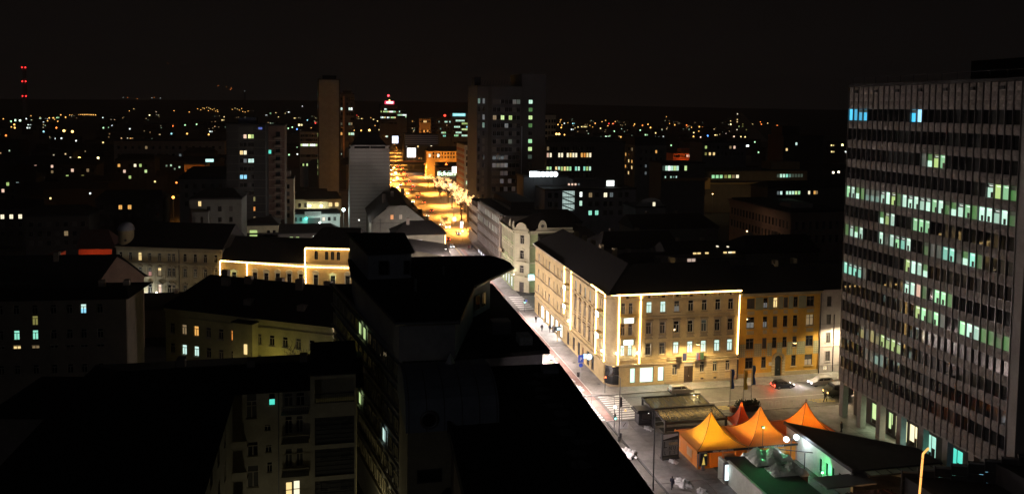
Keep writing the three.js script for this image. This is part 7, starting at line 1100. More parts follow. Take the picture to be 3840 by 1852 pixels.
{ const b = block('dark_stepped_block', 'dark stepped block standing black against the far lights', [301.2, 332.3], -500, 37, 20, plaster([0.035, 0.035, 0.035])); mesh('upper_storey', box(13.5, 7, 14, -8, 37, 0), M.tar, b.g); mesh('aerial', bar(V(-6, 44, 0), V(-6, 52, 0), 0.12), M.darkMetal, b.g); wins(b.f, span(1, 30, 8), [31, 27], 1.4, 1.8, L('0,2:cool 1,0:warm'), M.frameDark, false); }
{ const b = block('green_window_hall', 'low hall with a slanting strip of pale green windows', [160.9, 185], -380, 27, 16, plaster([0.1, 0.1, 0.1])); wins(b.f, span(0.5, 14, 9), [23.4], 1.3, 2.4, L('0,0:d 0,1:W 0,2:white 0,3:W 0,4:lime 0,5:W 0,8:lime')); b.f.put('parapet', box(24, 1.4, 0.4, 12), plaster([0.3, 0.2, 0.1]), 0, 18.4, 3); wins(b.f, span(0, 9, 6), [19.6], 0.6, 1, L('0,1:W 0,3:W 0,4:c 0,5:cool')); }
{ const b = block('long_industrial_hall', 'long low industrial hall with green windows and an amber-lit ledge', [185.5, 250], -390, 22, 20, plaster([0.14, 0.11, 0.08])); wins(b.f, [9, 11.3, 13.6, 16.2, 18.4, 20.6, 23], [18.4], 1.6, 1.7, L('0,0:G 0,1:G 0,2:G 0,3:y 0,4:Y 0,5:dimWarm 0,6:cream')); b.f.put('ledge', box(58, 0.7, 1.4, 30), plaster([0.4, 0.28, 0.12]), 0, 15.4, 0.7); b.f.put('box_room', box(6, 6, 3), plaster([0.45, 0.28, 0.1]), 3, 13, 1.5); mesh('upper_room', box(17.4, 4.6, 10, 22, 22, 0), plaster([0.42, 0.28, 0.12]), b.g); wins(b.f, span(46, 62, 9), [18.6], 1.3, 1.8, L('0,0:d 0,1:W 0,2:W 0,3:C 0,4:c 0,5:d 0,6:d 0,7:d 0,8:d')); for (const [x, z] of [[190, -381], [214, -381], [238, -380]]) { const t = thing('street_lamp', 'amber yard lamp beside the long industrial hall', 'street lamp', [x, 0, z], 0, 'yard lamps of the industrial hall'); mesh('pole', cyl(0.1, 0.08, 11, 6), M.metal, t); mesh('lamp_head', ball(0.25, 0, 11.2, 0, 8), glow(SODIUM, 3), t); point(WARM, 40, x, 11, z + 0.5, 0.3); } }
{ const b = block('long_attic_house', 'dark house with a strip of white and lime attic windows', [174.4, 215], -300, 22.2, 14, plaster([0.09, 0.08, 0.07])); wins(b.f, span(4, 15, 8), [19.6], 1, 1.4, L('0,0:dimCool 0,1:cool 0,3:W 0,4:W 0,5:W 0,6:lime 0,7:G')); wins(b.f, [19, 21.6, 22.6], [19.6], 0.9, 1.4, L('0,0:cream 0,1:amber 0,2:dimWarm')); mesh('roof_upper', roofGeo(40, 14, 2.2, 3, 3, 0.5), M.roof, b.g).position.set(-20, 22.6, 7); }
{   // classical building with a long brown-lit flank
  const g = thing('classical_building', 'flat-roofed classical building with a brown-lit flank of narrow windows', 'building', [172, 0, -280]), W = plaster([0.34, 0.24, 0.19]); mesh('wall', box(24, 17, 46, 0, 0, -2), W, g); mesh('cornice', merge([box(25.4, 0.5, 47.4, 0, 17, -2), box(24.6, 0.6, 46.6, 0, 16, -2)]), W, g); mesh('roof', box(23, 0.6, 45, 0, 17.6, -2), M.tar, g); mesh('skylight_box', box(9, 1.6, 8, -2, 18, 8), plaster([0.4, 0.36, 0.34]), g);
  const f = new Face(g, 160, -259, 0), l = new Face(g, 160, -305, -Math.PI / 2); wins(f, span(1, 23, 8), [11.6, 6.6], 0.9, 2.6, {}); wins(l, span(1, 45, 18), [11.6, 6.6], 0.9, 2.6, {}); const t = thing('street_lamp', 'brownish street lamp beside the classical building', 'street lamp', [150, 0, -272]); mesh('pole', cyl(0.1, 0.08, 9, 6), M.metal, t); mesh('lamp_head', ball(0.25, 0, 9.2, 0, 8), glow([1, 0.6, 0.35], 5), t); point([1, 0.62, 0.4], 60, 150, 9, -272, 0.3);
}
// left-hand middle distance
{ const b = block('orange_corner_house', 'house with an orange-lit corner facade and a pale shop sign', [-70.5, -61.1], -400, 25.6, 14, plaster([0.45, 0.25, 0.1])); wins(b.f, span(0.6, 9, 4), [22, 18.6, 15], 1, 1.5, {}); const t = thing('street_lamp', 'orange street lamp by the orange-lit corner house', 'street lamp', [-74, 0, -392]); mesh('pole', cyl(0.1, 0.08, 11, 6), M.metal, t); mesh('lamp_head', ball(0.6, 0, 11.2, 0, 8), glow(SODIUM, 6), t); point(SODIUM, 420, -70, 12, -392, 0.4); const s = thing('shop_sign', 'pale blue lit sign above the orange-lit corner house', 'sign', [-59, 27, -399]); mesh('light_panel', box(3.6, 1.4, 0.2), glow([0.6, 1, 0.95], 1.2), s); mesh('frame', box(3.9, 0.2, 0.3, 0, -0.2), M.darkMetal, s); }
{ const b = block('long_grey_hall', 'long dim grey hall on the left, far behind the old town roofs', [-164, -85], -650, 26, 30, plaster([0.3, 0.28, 0.26])); wins(b.f, span(1, 78, 16), [20, 14], 1.6, 2.2, L('0,4:dimWarm 1,9:dimCool')); b.f.put('eave', box(79, 0.6, 1.2, 39.5), M.concrete, 0, 25.4, 0.6); }
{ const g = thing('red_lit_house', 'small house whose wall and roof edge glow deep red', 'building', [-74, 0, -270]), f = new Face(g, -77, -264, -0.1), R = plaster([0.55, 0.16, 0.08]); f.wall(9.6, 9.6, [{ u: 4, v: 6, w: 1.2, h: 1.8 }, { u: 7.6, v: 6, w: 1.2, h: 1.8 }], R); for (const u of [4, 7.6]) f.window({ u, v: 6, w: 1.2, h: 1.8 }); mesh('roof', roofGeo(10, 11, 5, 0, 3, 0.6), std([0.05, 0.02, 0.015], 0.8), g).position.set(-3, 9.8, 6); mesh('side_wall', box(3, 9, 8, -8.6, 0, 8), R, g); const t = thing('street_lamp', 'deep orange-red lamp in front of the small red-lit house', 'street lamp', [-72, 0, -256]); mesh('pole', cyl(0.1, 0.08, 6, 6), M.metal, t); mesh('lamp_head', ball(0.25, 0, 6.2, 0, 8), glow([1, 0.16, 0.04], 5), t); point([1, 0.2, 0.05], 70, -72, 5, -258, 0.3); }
[[[-190, -158], -520, 19, '0,1:pink 0,3:P 0,5:pink 1,2:Y 1,5:dimWarm 2,0:y 2,4:cream', 'left-hand apartment row with warm lit flats'], [[-140, -122], -450, 22, '0,2:pink 1,1:Y 1,4:y 2,3:cream 2,0:P 0,5:dimWarm', 'apartment block with scattered yellow flats'], [[-118, -98], -470, 23, '0,3:cream 0,4:Y 1,1:pink 1,5:lime 2,2:Y 0,0:amber', 'apartment block with lime and cream lit flats'], [[-160, -144], -430, 17, '0,1:Y 1,0:pink 0,3:cool', 'low apartment house with a cool lit stair'], [[-92, -74], -520, 24, '0,1:dimCool 1,3:amber', 'dark apartment house with two lit flats'], [[-130, -108], -330, 14, '0,2:cream 0,3:cream 0,4:cream 0,5:cream 0,6:cream', 'low house with an unbroken strip of cream lit windows'], [[-104, -84], -300, 15, '1,4:dimWarm', 'dark town house left of the red-lit house'], [[-90, -66], -330, 17, '0,3:amber 0,2:amber', 'dark town house with two amber windows behind the turret'], [[-64, -48], -360, 20, '', 'dark steep-roofed house behind the ornate house']].forEach(([xs, z, top, lt, lab]) => { const b = block('apartment_block', lab, xs, z, top, 13, plaster([0.05, 0.045, 0.04])), W = xs[1] - xs[0]; wins(b.f, span(0.5, W - 0.5, 7), [top - 3.4, top - 6.6, top - 9.8], 1.2, 1.6, L(lt)); mesh('roof_upper', roofGeo(W, 13, 3, 2, 2, 0.4), M.roof, b.g).position.set(-W / 2, top + 0.4, 6.5); });
{ const t = thing('chimney_stack', 'very tall power station chimney with three pairs of red warning lights', 'chimney', [-911, 0, -2648]); mesh('shaft', cyl(7, 4.6, 161, 18), M.concrete, t); for (const y of [157.6, 116.4, 72.8]) { mesh('gallery', cyl(5.8, 5.8, 1, 18, 0, y - 1.4, 0), M.darkMetal, t); for (const s2 of [-4.6, 4.6]) mesh('warning_light', ball(2.1, s2, y, 4.4, 8), glow([1, 0.03, 0.03], 4), t); } }

// ================= vehicles =================
function carParts(t, { paint, kind = 'hatch', head, tail, lw = 1.78 }) {   // local +x is forwards
  const suv = kind === 'suv', h = suv ? 1.68 : 1.45, L = suv ? 4.6 : 4.2, sill = suv ? 0.38 : 0.26, belt = suv ? 1.05 : 0.92;
  const side = [[-L / 2, sill + 0.1], [-L / 2, belt - 0.1], [-L / 2 + 0.12, belt], [L / 2 - 1.15, belt], [L / 2 - 0.25, belt - 0.22], [L / 2, belt - 0.4], [L / 2, sill + 0.05], [L / 2 - 0.15, sill], [-L / 2 + 0.15, sill]];
  mesh('body', extrude(poly(side), lw - 0.16, { bevelEnabled: true, bevelSize: 0.07, bevelThickness: 0.08, bevelSegments: 2 }).translate(0, 0, -lw / 2 + 0.08), paint, t);
  const top = [[-L / 2 + 0.12, belt], [-L / 2 + (suv ? 0.25 : 0.5), h - 0.12], [-L / 2 + 0.8, h], [L / 2 - 2.05, h], [L / 2 - 1.75, h - 0.1], [L / 2 - 1.05, belt]];
  mesh('cabin', extrude(poly(top), lw - 0.42, { bevelEnabled: true, bevelSize: 0.05, bevelThickness: 0.06, bevelSegments: 2 }).translate(0, 0, -lw / 2 + 0.21), paint, t);
  const gl = std([0.01, 0.011, 0.013], 0.05);
  for (const s of [-1, 1]) { const wn = mesh('side_window', extrude(poly([[-L / 2 + 0.42, belt + 0.07], [-L / 2 + 0.62, h - 0.16], [L / 2 - 1.9, h - 0.16], [L / 2 - 1.3, belt + 0.07]]), 0.03), gl, t); wn.position.z = s * (lw / 2 - 0.13) - 0.015; mesh('pillar', box(0.07, h - belt - 0.2, 0.05, -0.25, belt + 0.06, s * (lw / 2 - 0.12)), paint, t); mesh('mirror', rbox(0.16, 0.12, 0.2, 0.04, L / 2 - 1.5, belt, s * (lw / 2 + 0.06)), paint, t); }
  const ws = mesh('windscreen', box(0.04, 0.72, lw - 0.5), gl, t); ws.position.set(L / 2 - 1.36, belt + 0.02, 0); ws.rotation.z = 0.9; const rw = mesh('rear_window', box(0.04, 0.5, lw - 0.56), gl, t); rw.position.set(-L / 2 + 0.14, belt + 0.05, 0); rw.rotation.z = suv ? -0.18 : -0.5;
  for (const x of [-L / 2 + 0.82, L / 2 - 0.85]) for (const s of [-1, 1]) { const w = mesh('wheel', uvm(new THREE.TorusGeometry(0.25, 0.1, 8, 18)), M.rubber, t); w.position.set(x, 0.35, s * (lw / 2 - 0.1)); mesh('rim', cyl(0.2, 0.2, 0.12, 10).rotateX(Math.PI / 2).translate(0, 0, 0.06 - 0.06), M.steel, w); }
  for (const s of [-1, 1]) { mesh('headlight', rbox(0.12, 0.18, 0.36, 0.05, L / 2 + 0.03, belt - 0.42, s * (lw / 2 - 0.3)), head || std([0.4, 0.4, 0.42], 0.1), t); mesh('taillight', rbox(0.1, 0.3, 0.26, 0.04, -L / 2 - 0.06, belt - 0.32, s * (lw / 2 - 0.22)), tail || std([0.25, 0.02, 0.02], 0.2), t); }
  mesh('bumper', merge([rbox(0.16, 0.26, lw, 0.06, L / 2 + 0.04, sill, 0), rbox(0.16, 0.26, lw, 0.06, -L / 2 - 0.04, sill, 0)]), M.rubber, t); mesh('number_plate', box(0.02, 0.12, 0.5, -L / 2 - 0.14, sill + 0.28, 0), M.white, t);
}
const paint = (c) => { const m = new THREE.MeshPhysicalMaterial({ roughness: 0.35, metalness: 0.35, clearcoat: 1, clearcoatRoughness: 0.06 }); m.color.setRGB(...c); return m; };
const HEAD = glow([0.95, 0.97, 1], 14), TAIL = glow([1, 0.05, 0.02], 8), TAILDIM = glow([1, 0.05, 0.02], 2.4);
const car = (label, x, z, turn, o, group) => { const t = thing(o.kind === 'suv' ? 'parked_suv' : 'car', label, 'car', [x, 0, z], turn, group); carParts(t, o); return t; };
car('silver-grey off-roader parked at the kerb before the corner building', 64.3, -139.9, -0.03, { paint: paint([0.42, 0.38, 0.33]), kind: 'suv' });
car('dark car with glowing red tail lights on the cross street', 85.4, -139.3, 0.06, { paint: paint([0.02, 0.022, 0.03]), tail: TAIL, head: HEAD });
car('white estate car with bright headlights behind the dark car', 93.6, -139.2, Math.PI + 0.02, { paint: paint([0.62, 0.61, 0.58]), kind: 'suv', head: HEAD, tail: TAILDIM });
car('black van half hidden by the office tower edge', 99.6, -138.6, Math.PI, { paint: paint([0.02, 0.02, 0.022]), kind: 'suv', tail: TAIL });
point([1, 0.06, 0.02], 9, 82.9, 0.75, -139.2, 0.12); point([1, 0.06, 0.02], 9, 82.8, 0.8, -138.6, 0.12);
spot([0.95, 0.97, 1], 300, [91.1, 0.7, -138.6], [84, 0, -137.2], 0.5, 0.6, 0.08); spot([0.95, 0.97, 1], 300, [91.1, 0.7, -139.8], [84, 0, -139.4], 0.5, 0.6, 0.08); spot([0.95, 0.97, 1], 160, [87.8, 0.6, -139], [93, 0, -138], 0.5, 0.6, 0.08);
{   // vehicle seen between the tower columns
  const t = thing('delivery_van', 'dark delivery van with amber and red lamps beyond the tower columns', 'van', [93.6, 0, -133.4], Math.PI); mesh('body', extrude(poly([[-2.6, 0.4], [-2.6, 2.3], [1.2, 2.35], [2.1, 1.4], [2.6, 1.2], [2.6, 0.4]]), 1.8, { bevelEnabled: true, bevelSize: 0.08, bevelThickness: 0.08, bevelSegments: 2 }).translate(0, 0, -0.9), paint([0.05, 0.05, 0.055]), t);
  for (const x of [-1.7, 1.7]) for (const s of [-1, 1]) { const w = mesh('wheel', uvm(new THREE.TorusGeometry(0.26, 0.1, 8, 16)), M.rubber, t); w.position.set(x, 0.36, s * 0.88); mesh('rim', cyl(0.2, 0.2, 0.1, 10).rotateX(Math.PI / 2), M.steel, w); }
  mesh('windscreen', box(0.05, 0.95, 1.6, 1.68, 1.45, 0), M.pane, t).rotation.z = 0; for (const s of [-1, 1]) { mesh('taillight', box(0.08, 0.4, 0.2, -2.7, 1, s * 0.75), TAIL, t); mesh('headlight', box(0.08, 0.25, 0.3, 2.66, 0.8, s * 0.7), glow([1, 0.6, 0.15], 6), t); mesh('side_window', box(0.9, 0.6, 0.04, 1, 1.5, s * 0.99), M.pane, t); }
}
// traffic on the main street: near cars one by one, then the far queue
const cs = [[0.5, 0.5, 0.52], [0.05, 0.05, 0.06], [0.3, 0.04, 0.03], [0.25, 0.26, 0.28], [0.08, 0.1, 0.2]];
[[43.2, -305, Math.PI / 2, 0, 'white car near the kerb just beyond the dark canopy roof', 'in'], [44, -322, -Math.PI / 2 + Math.PI, 2, 'red-tailed car following behind the white car', 'out'], [50.6, -337, 0.3, 0, 'car turning at the junction before the fairy-lit trees', 'in'], [46.5, -364, Math.PI / 2, 3, 'grey car on the amber stretch of road', 'in'], [47.6, -412, -Math.PI / 2, 1, 'dark car driving off on the amber stretch', 'out'], [43.5, -395, Math.PI / 2, 4, 'blue car coming towards the junction', 'in']].forEach(([x, z, turn, c, lab, dir]) => car(lab, x, z, dir === 'in' ? -Math.PI / 2 : Math.PI / 2, { paint: paint(cs[c]), head: HEAD, tail: TAIL }));
{
  const proto = thing('car', 'car in the queue on the far amber-lit road', 'car', [42, 0, -455], -Math.PI / 2, 'cars queuing on the far road'); carParts(proto, { paint: paint(cs[0]), head: glow([1, 0.95, 0.8], 30), tail: TAIL });
  const proto2 = thing('car', 'car driving away on the far amber-lit road', 'car', [47.5, 0, -450], Math.PI / 2, 'cars driving away on the far road'); carParts(proto2, { paint: paint(cs[1]), head: HEAD, tail: glow([1, 0.08, 0.02], 14) });
  for (let k = 0; k < 17; k++) copyOf(proto, proto.userData.label, [36 + (k % 3) * 3.4 + rr(-0.3, 0.3) + Math.max(0, k - 6) * 0.7, 0, -468 - k * 17 + rr(-4, 4)], -Math.PI / 2 - 0.02, proto.userData.group);
  for (let k = 0; k < 14; k++) copyOf(proto2, proto2.userData.label, [46.6 + (k % 2) * 3.4 + Math.max(0, k - 4) * 0.8, 0, -475 - k * 21 + rr(-4, 4)], Math.PI / 2, proto2.userData.group);
}
{   // city bus
  const t = thing('city_bus', 'articulated city bus with lit amber interior on the main street', 'bus', [48.3, 0, -362], -Math.PI / 2); const b = mesh('body', rbox(18, 2.7, 2.5, 0.15, 0, 0.35), std([0.6, 0.58, 0.5], 0.4), t);
  for (const s of [-1, 1]) for (let k = 0; k < 9; k++) mesh('window', box(1.6, 1.05, 0.05, -7.6 + k * 1.9, 1.55, s * 1.26), glow([1, 0.75, 0.3], 0.8), t); mesh('windscreen', box(0.05, 1.5, 2.2, 9.02, 1.2, 0), M.paneCurtain, t); mesh('destination_sign', box(0.05, 0.35, 1.8, 9.03, 2.65, 0), glow([1, 0.7, 0.2], 3), t);
  for (const x of [-6.5, 0.5, 6.2]) for (const s of [-1, 1]) { const w = mesh('wheel', uvm(new THREE.TorusGeometry(0.34, 0.14, 8, 16)), M.rubber, t); w.position.set(x, 0.48, s * 1.15); mesh('rim', cyl(0.26, 0.26, 0.1, 10).rotateX(Math.PI / 2), M.steel, w); } for (const s of [-1, 1]) mesh('headlight', rbox(0.1, 0.3, 0.45, 0.04, 9.04, 0.65, s * 0.85), glow([0.8, 1, 0.95], 16), t); mesh('roof_unit', rbox(5, 0.35, 1.9, 0.1, -2, 3.05), M.metal, t);
}
// ---- sodium lamps of the far street and its fairy-lit trees ----
[[33, -330], [33, -362], [33, -394], [33.5, -426], [34, -458], [35, -492], [37, -528], [40, -566], [43, -606], [46, -650], [50, -700], [55, -755], [59, -815], [63, -880], [66, -950], [68, -1030]].forEach(([x, z], k) => streetLamp('amber sodium lamp along the far stretch of the main street', [x, 10, z], SODIUM, 20000, { spill: 260, group: 'sodium lamps along the far main street', armX: 2, cone: 1.22, pen: 1, size: k < 5 ? 0.8 : 1.3, k: 14 }));
[[53.4, -345], [54.5, -392], [56.5, -436], [59, -500], [62.5, -560], [66, -620], [69, -690], [73, -780]].forEach(([x, z], k) => streetLamp('amber sodium lamp on the tree side of the far main street', [x, 10, z], SODIUM, 16000, { spill: 260, group: 'sodium lamps on the tree side', armX: -2, cone: 1.22, pen: 1, size: k < 3 ? 0.7 : 1.2, k: 14 }));
[[58.6, -346, 16.5], [62.4, -360, 18], [57.6, -374, 17.5], [64.2, -372, 16], [63.5, -385, 15], [60.8, -398, 15], [64.6, -408, 13], [60.2, -424, 15], [65, -436, 14], [61.6, -450, 15], [67.5, -466, 13], [60.4, -482, 13], [62.5, -505, 12], [60, -470, 12], [68, -500, 12], [59, -530, 11]].forEach(([x, z, h], k) => bareTree('bare street tree wrapped in golden fairy lights', x, z, h, 'fairy-lit street trees', { r: 0.1, c: [1, 0.58, 0.22], k: 2.6 }, k < 8 ? 5 : 4));
{ const c = 0; for (const [x, z] of [[62, -400], [63, -430], [64, -462]]) point([1, 0.6, 0.25], 160, x, 7, z, 1.5); }
// footbridge and railway bridge across the far street
{ const t = thing('railway_bridge', 'dark railway bridge with a reddish lit edge crossing the far street', 'bridge', [56, 0, -690]); mesh('deck', box(70, 2.2, 14, 0, 5.2, 0), M.darkMetal, t); mesh('parapet', box(70, 1, 0.4, 0, 7.4, 7), std([0.4, 0.16, 0.1], 0.7), t); for (const x of [-18, 4, 22]) mesh('pier', box(2, 5.2, 12, x, 0, 0), M.concrete, t); }
{ const b = block('roadside_hall', 'long dark hall with a slanted canopy on the tree side of the street', [72, 110], -560, 12.4, 40, plaster([0.1, 0.07, 0.05])); b.f.put('canopy', box(38, 0.6, 4, 19), std([0.3, 0.26, 0.24], 0.6), 0, 12.6, 2); b.f.put('warning_sign', extrude(poly([[-1, 0], [1, 0], [0, 1.7]]), 0.2), glow([1, 0.2, 0.03], 4), 3, 13.6, 0.2); }
for (const [x, y, z, s, c, lab] of [[52.5, 3, -362, 1.4, [0.9, 0.7, 1], 'violet-white lit bus stop panel'], [54.2, 2.6, -351, 1.3, [0.95, 0.95, 1], 'white lit bus stop panel'], [52.6, 2.8, -341, 1.3, [1, 0.7, 0.75], 'pink-white lit bus stop panel'], [66, 16, -940, 7, [0.7, 0.8, 1], 'round blue-white sign by the far junction'], [60.5, 20, -1010, 8, [0.85, 0.88, 1], 'round white sign at the end of the street']]) { const t = thing('lit_sign', lab, 'sign', [x, 0, z]); mesh('light_panel', rbox(s, s * 1.2, 0.3, s * 0.1, 0, y - s * 0.6, 0), glow(c, 2.4), t); mesh('post', cyl(0.1, 0.1, Math.max(0.4, y - s * 0.6), 6), M.metal, t); mesh('case', rbox(s * 1.1, s * 1.3, 0.2, s * 0.1, 0, y - s * 0.65, -0.15), M.darkMetal, t); }

// ================= people =================
// one continuous body from tapered capsules joined with a smooth minimum; coat, trousers, shoes and hair are shells of their own
const seg = (p, a, b, ra, rb) => { const bx = b[0] - a[0], by = b[1] - a[1], bz = b[2] - a[2], px = p[0] - a[0], py = p[1] - a[1], pz = p[2] - a[2], t = Math.min(1, Math.max(0, (px * bx + py * by + pz * bz) / (bx * bx + by * by + bz * bz + 1e-9))); return Math.hypot(px - bx * t, py - by * t, pz - bz * t) - (ra + (rb - ra) * t); };
function shell(bones, centre, size, res, k = 0.03) {
  const mc = new MarchingCubes(res, new THREE.MeshBasicMaterial(), false, false, 60000); mc.isolation = 0; const h = res / 2;
  for (let z = 0; z < res; z++) for (let y = 0; y < res; y++) for (let x = 0; x < res; x++) { const p = [centre[0] + ((x - h) / h) * size, centre[1] + ((y - h) / h) * size, centre[2] + ((z - h) / h) * size]; let s = 0; for (const b of bones) s += Math.exp(-seg(p, ...b) / k); mc.field[x + y * res + z * res * res] = k * Math.log(s + 1e-30); }
  mc.update(); const n = mc.count ?? mc.geometry.drawRange.count, g = new THREE.BufferGeometry(); g.setAttribute('position', new THREE.BufferAttribute(mc.positionArray.slice(0, n * 3), 3)); g.setAttribute('normal', new THREE.BufferAttribute(mc.normalArray.slice(0, n * 3), 3)); g.scale(size, size, size); g.translate(...centre); return uvm(g);
}
function person(sw) {   // sw: stride, metres
  const hip = 0.92, f = sw, J = { pel: [0, hip, 0], chest: [0.02, 1.32, 0], neck: [0.04, 1.5, 0], head: [0.06, 1.64, 0], sL: [0.02, 1.42, -0.19], sR: [0.02, 1.42, 0.19], eL: [0.1 * f - 0.02, 1.15, -0.24], eR: [-0.14 * f, 1.15, 0.24], wL: [0.26 * f + 0.05, 0.93, -0.22], wR: [-0.16 * f + 0.04, 0.91, 0.24], hL: [0, hip, -0.09], hR: [0, hip, 0.09], kL: [-0.1 * f, 0.5, -0.1], kR: [0.26 * f, 0.51, 0.1], aL: [-0.4 * f, 0.11, -0.1], aR: [0.34 * f, 0.09, 0.1] };
  const torso = [[J.pel, J.chest, 0.15, 0.17], [J.sL, J.sR, 0.085, 0.085], [J.chest, J.neck, 0.13, 0.06]], arms = [[J.sL, J.eL, 0.065, 0.05], [J.eL, J.wL, 0.048, 0.034], [J.sR, J.eR, 0.065, 0.05], [J.eR, J.wR, 0.048, 0.034]], legs = [[J.hL, J.kL, 0.095, 0.06], [J.kL, J.aL, 0.06, 0.042], [J.hR, J.kR, 0.095, 0.06], [J.kR, J.aR, 0.06, 0.042]];
  const head = [[[0.05, 1.6, 0], [0.07, 1.7, 0], 0.085, 0.1], [J.neck, J.head, 0.055, 0.06], [[0.15, 1.63, 0], [0.175, 1.625, 0], 0.018, 0.014], [[0.05, 1.645, -0.1], [0.05, 1.66, -0.1], 0.02, 0.02], [[0.05, 1.645, 0.1], [0.05, 1.66, 0.1], 0.02, 0.02], [[0.12, 1.57, 0], [0.13, 1.57, 0], 0.035, 0.03]];
  const body = shell([...torso, ...arms, ...legs, ...head], [0, 0.92, 0], 1, 76, 0.016), grow = (b, d) => b.map(([a, c, r, q]) => [a, c, r + d, q + d]);
  const hands = merge([J.wL, J.wR].flatMap(([x, y, z], s) => { const gs = [rbox(0.05, 0.1, 0.085, 0.02, x + 0.01, y - 0.12, z)]; for (let k = 0; k < 4; k++) { const zz = z - 0.032 + k * 0.021, l = [0.055, 0.068, 0.064, 0.05][k], m = V(x + 0.018, y - 0.12 - l * 0.5, zz); gs.push(bar(V(x + 0.01, y - 0.11, zz), m, 0.0095, 0.009, 5), bar(m, V(x + 0.034, y - 0.12 - l, zz), 0.009, 0.0075, 5)); } const q = s ? -1 : 1; gs.push(bar(V(x + 0.02, y - 0.05, z + q * 0.035), V(x + 0.05, y - 0.11, z + q * 0.055), 0.011, 0.009, 5)); return gs; }));
  return { body: merge([body, hands]), coat: shell(grow([...torso, [[0, 0.78, 0], J.pel, 0.19, 0.16], ...arms], 0.03), [0, 1.1, 0], 0.62, 52, 0.02), trousers: shell(grow(legs, 0.022), [0, 0.5, 0], 0.62, 48, 0.012), shoes: merge([J.aL, J.aR].map(([x, y, z]) => rbox(0.27, 0.1, 0.1, 0.04, x + 0.06, Math.max(0, y - 0.1), z))), hair: shell([[[0.02, 1.7, 0], [0.06, 1.73, 0], 0.095, 0.098], [[-0.02, 1.6, 0], [0, 1.68, 0], 0.08, 0.095]], [0.02, 1.68, 0], 0.2, 28, 0.01) };
}
const walk = person(1), stand = person(0.25), SKIN = std([0.4, 0.24, 0.17], 0.6);
[[46.7, -103.8, 1.2, walk, [0.03, 0.035, 0.06], 'person in a dark blue coat walking past the snow heap on the square'], [83.3, -117.4, 2.4, stand, [0.02, 0.02, 0.022], 'person in black standing before the tower columns'], [89, -130.6, 0.5, walk, [0.02, 0.02, 0.02], 'person in dark clothes leaning forward at the kerb hoops'], [49.1, -193.6, 4.6, stand, [0.015, 0.015, 0.015], 'person in black waiting in front of the first bright shop'], [48.6, -185.7, 4.7, walk, [0.03, 0.03, 0.035], 'person in grey walking along the pavement past the shops'], [50.3, -184.6, 1.5, walk, [0.02, 0.02, 0.025], 'person walking by the bright shop with a companion'], [50.9, -183.9, 1.5, stand, [0.05, 0.04, 0.04], 'companion in brown standing by the bright shop window'], [56.2, -299, 1.4, stand, [0.02, 0.025, 0.06], 'person under the canopy of the long modern office block'], [49, -299, 1.3, walk, [0.2, 0.05, 0.06], 'person in a reddish coat on the far pavement'], [49.9, -332, 1, stand, [0.03, 0.05, 0.2], 'person in blue at the far junction']].forEach(([x, z, turn, p, c, lab]) => {
  const t = thing('person', lab, 'person', [x > 55 && x < 57 ? 50.2 : x, 0.12, z], turn); mesh('body', p.body, SKIN, t); mesh('coat', p.coat, std(c, 0.9), t); mesh('trousers', p.trousers, std([0.02, 0.022, 0.03], 0.9), t); mesh('shoes', p.shoes, M.rubber, t); mesh('hair', p.hair, std([0.03, 0.02, 0.015], 0.8), t);
});

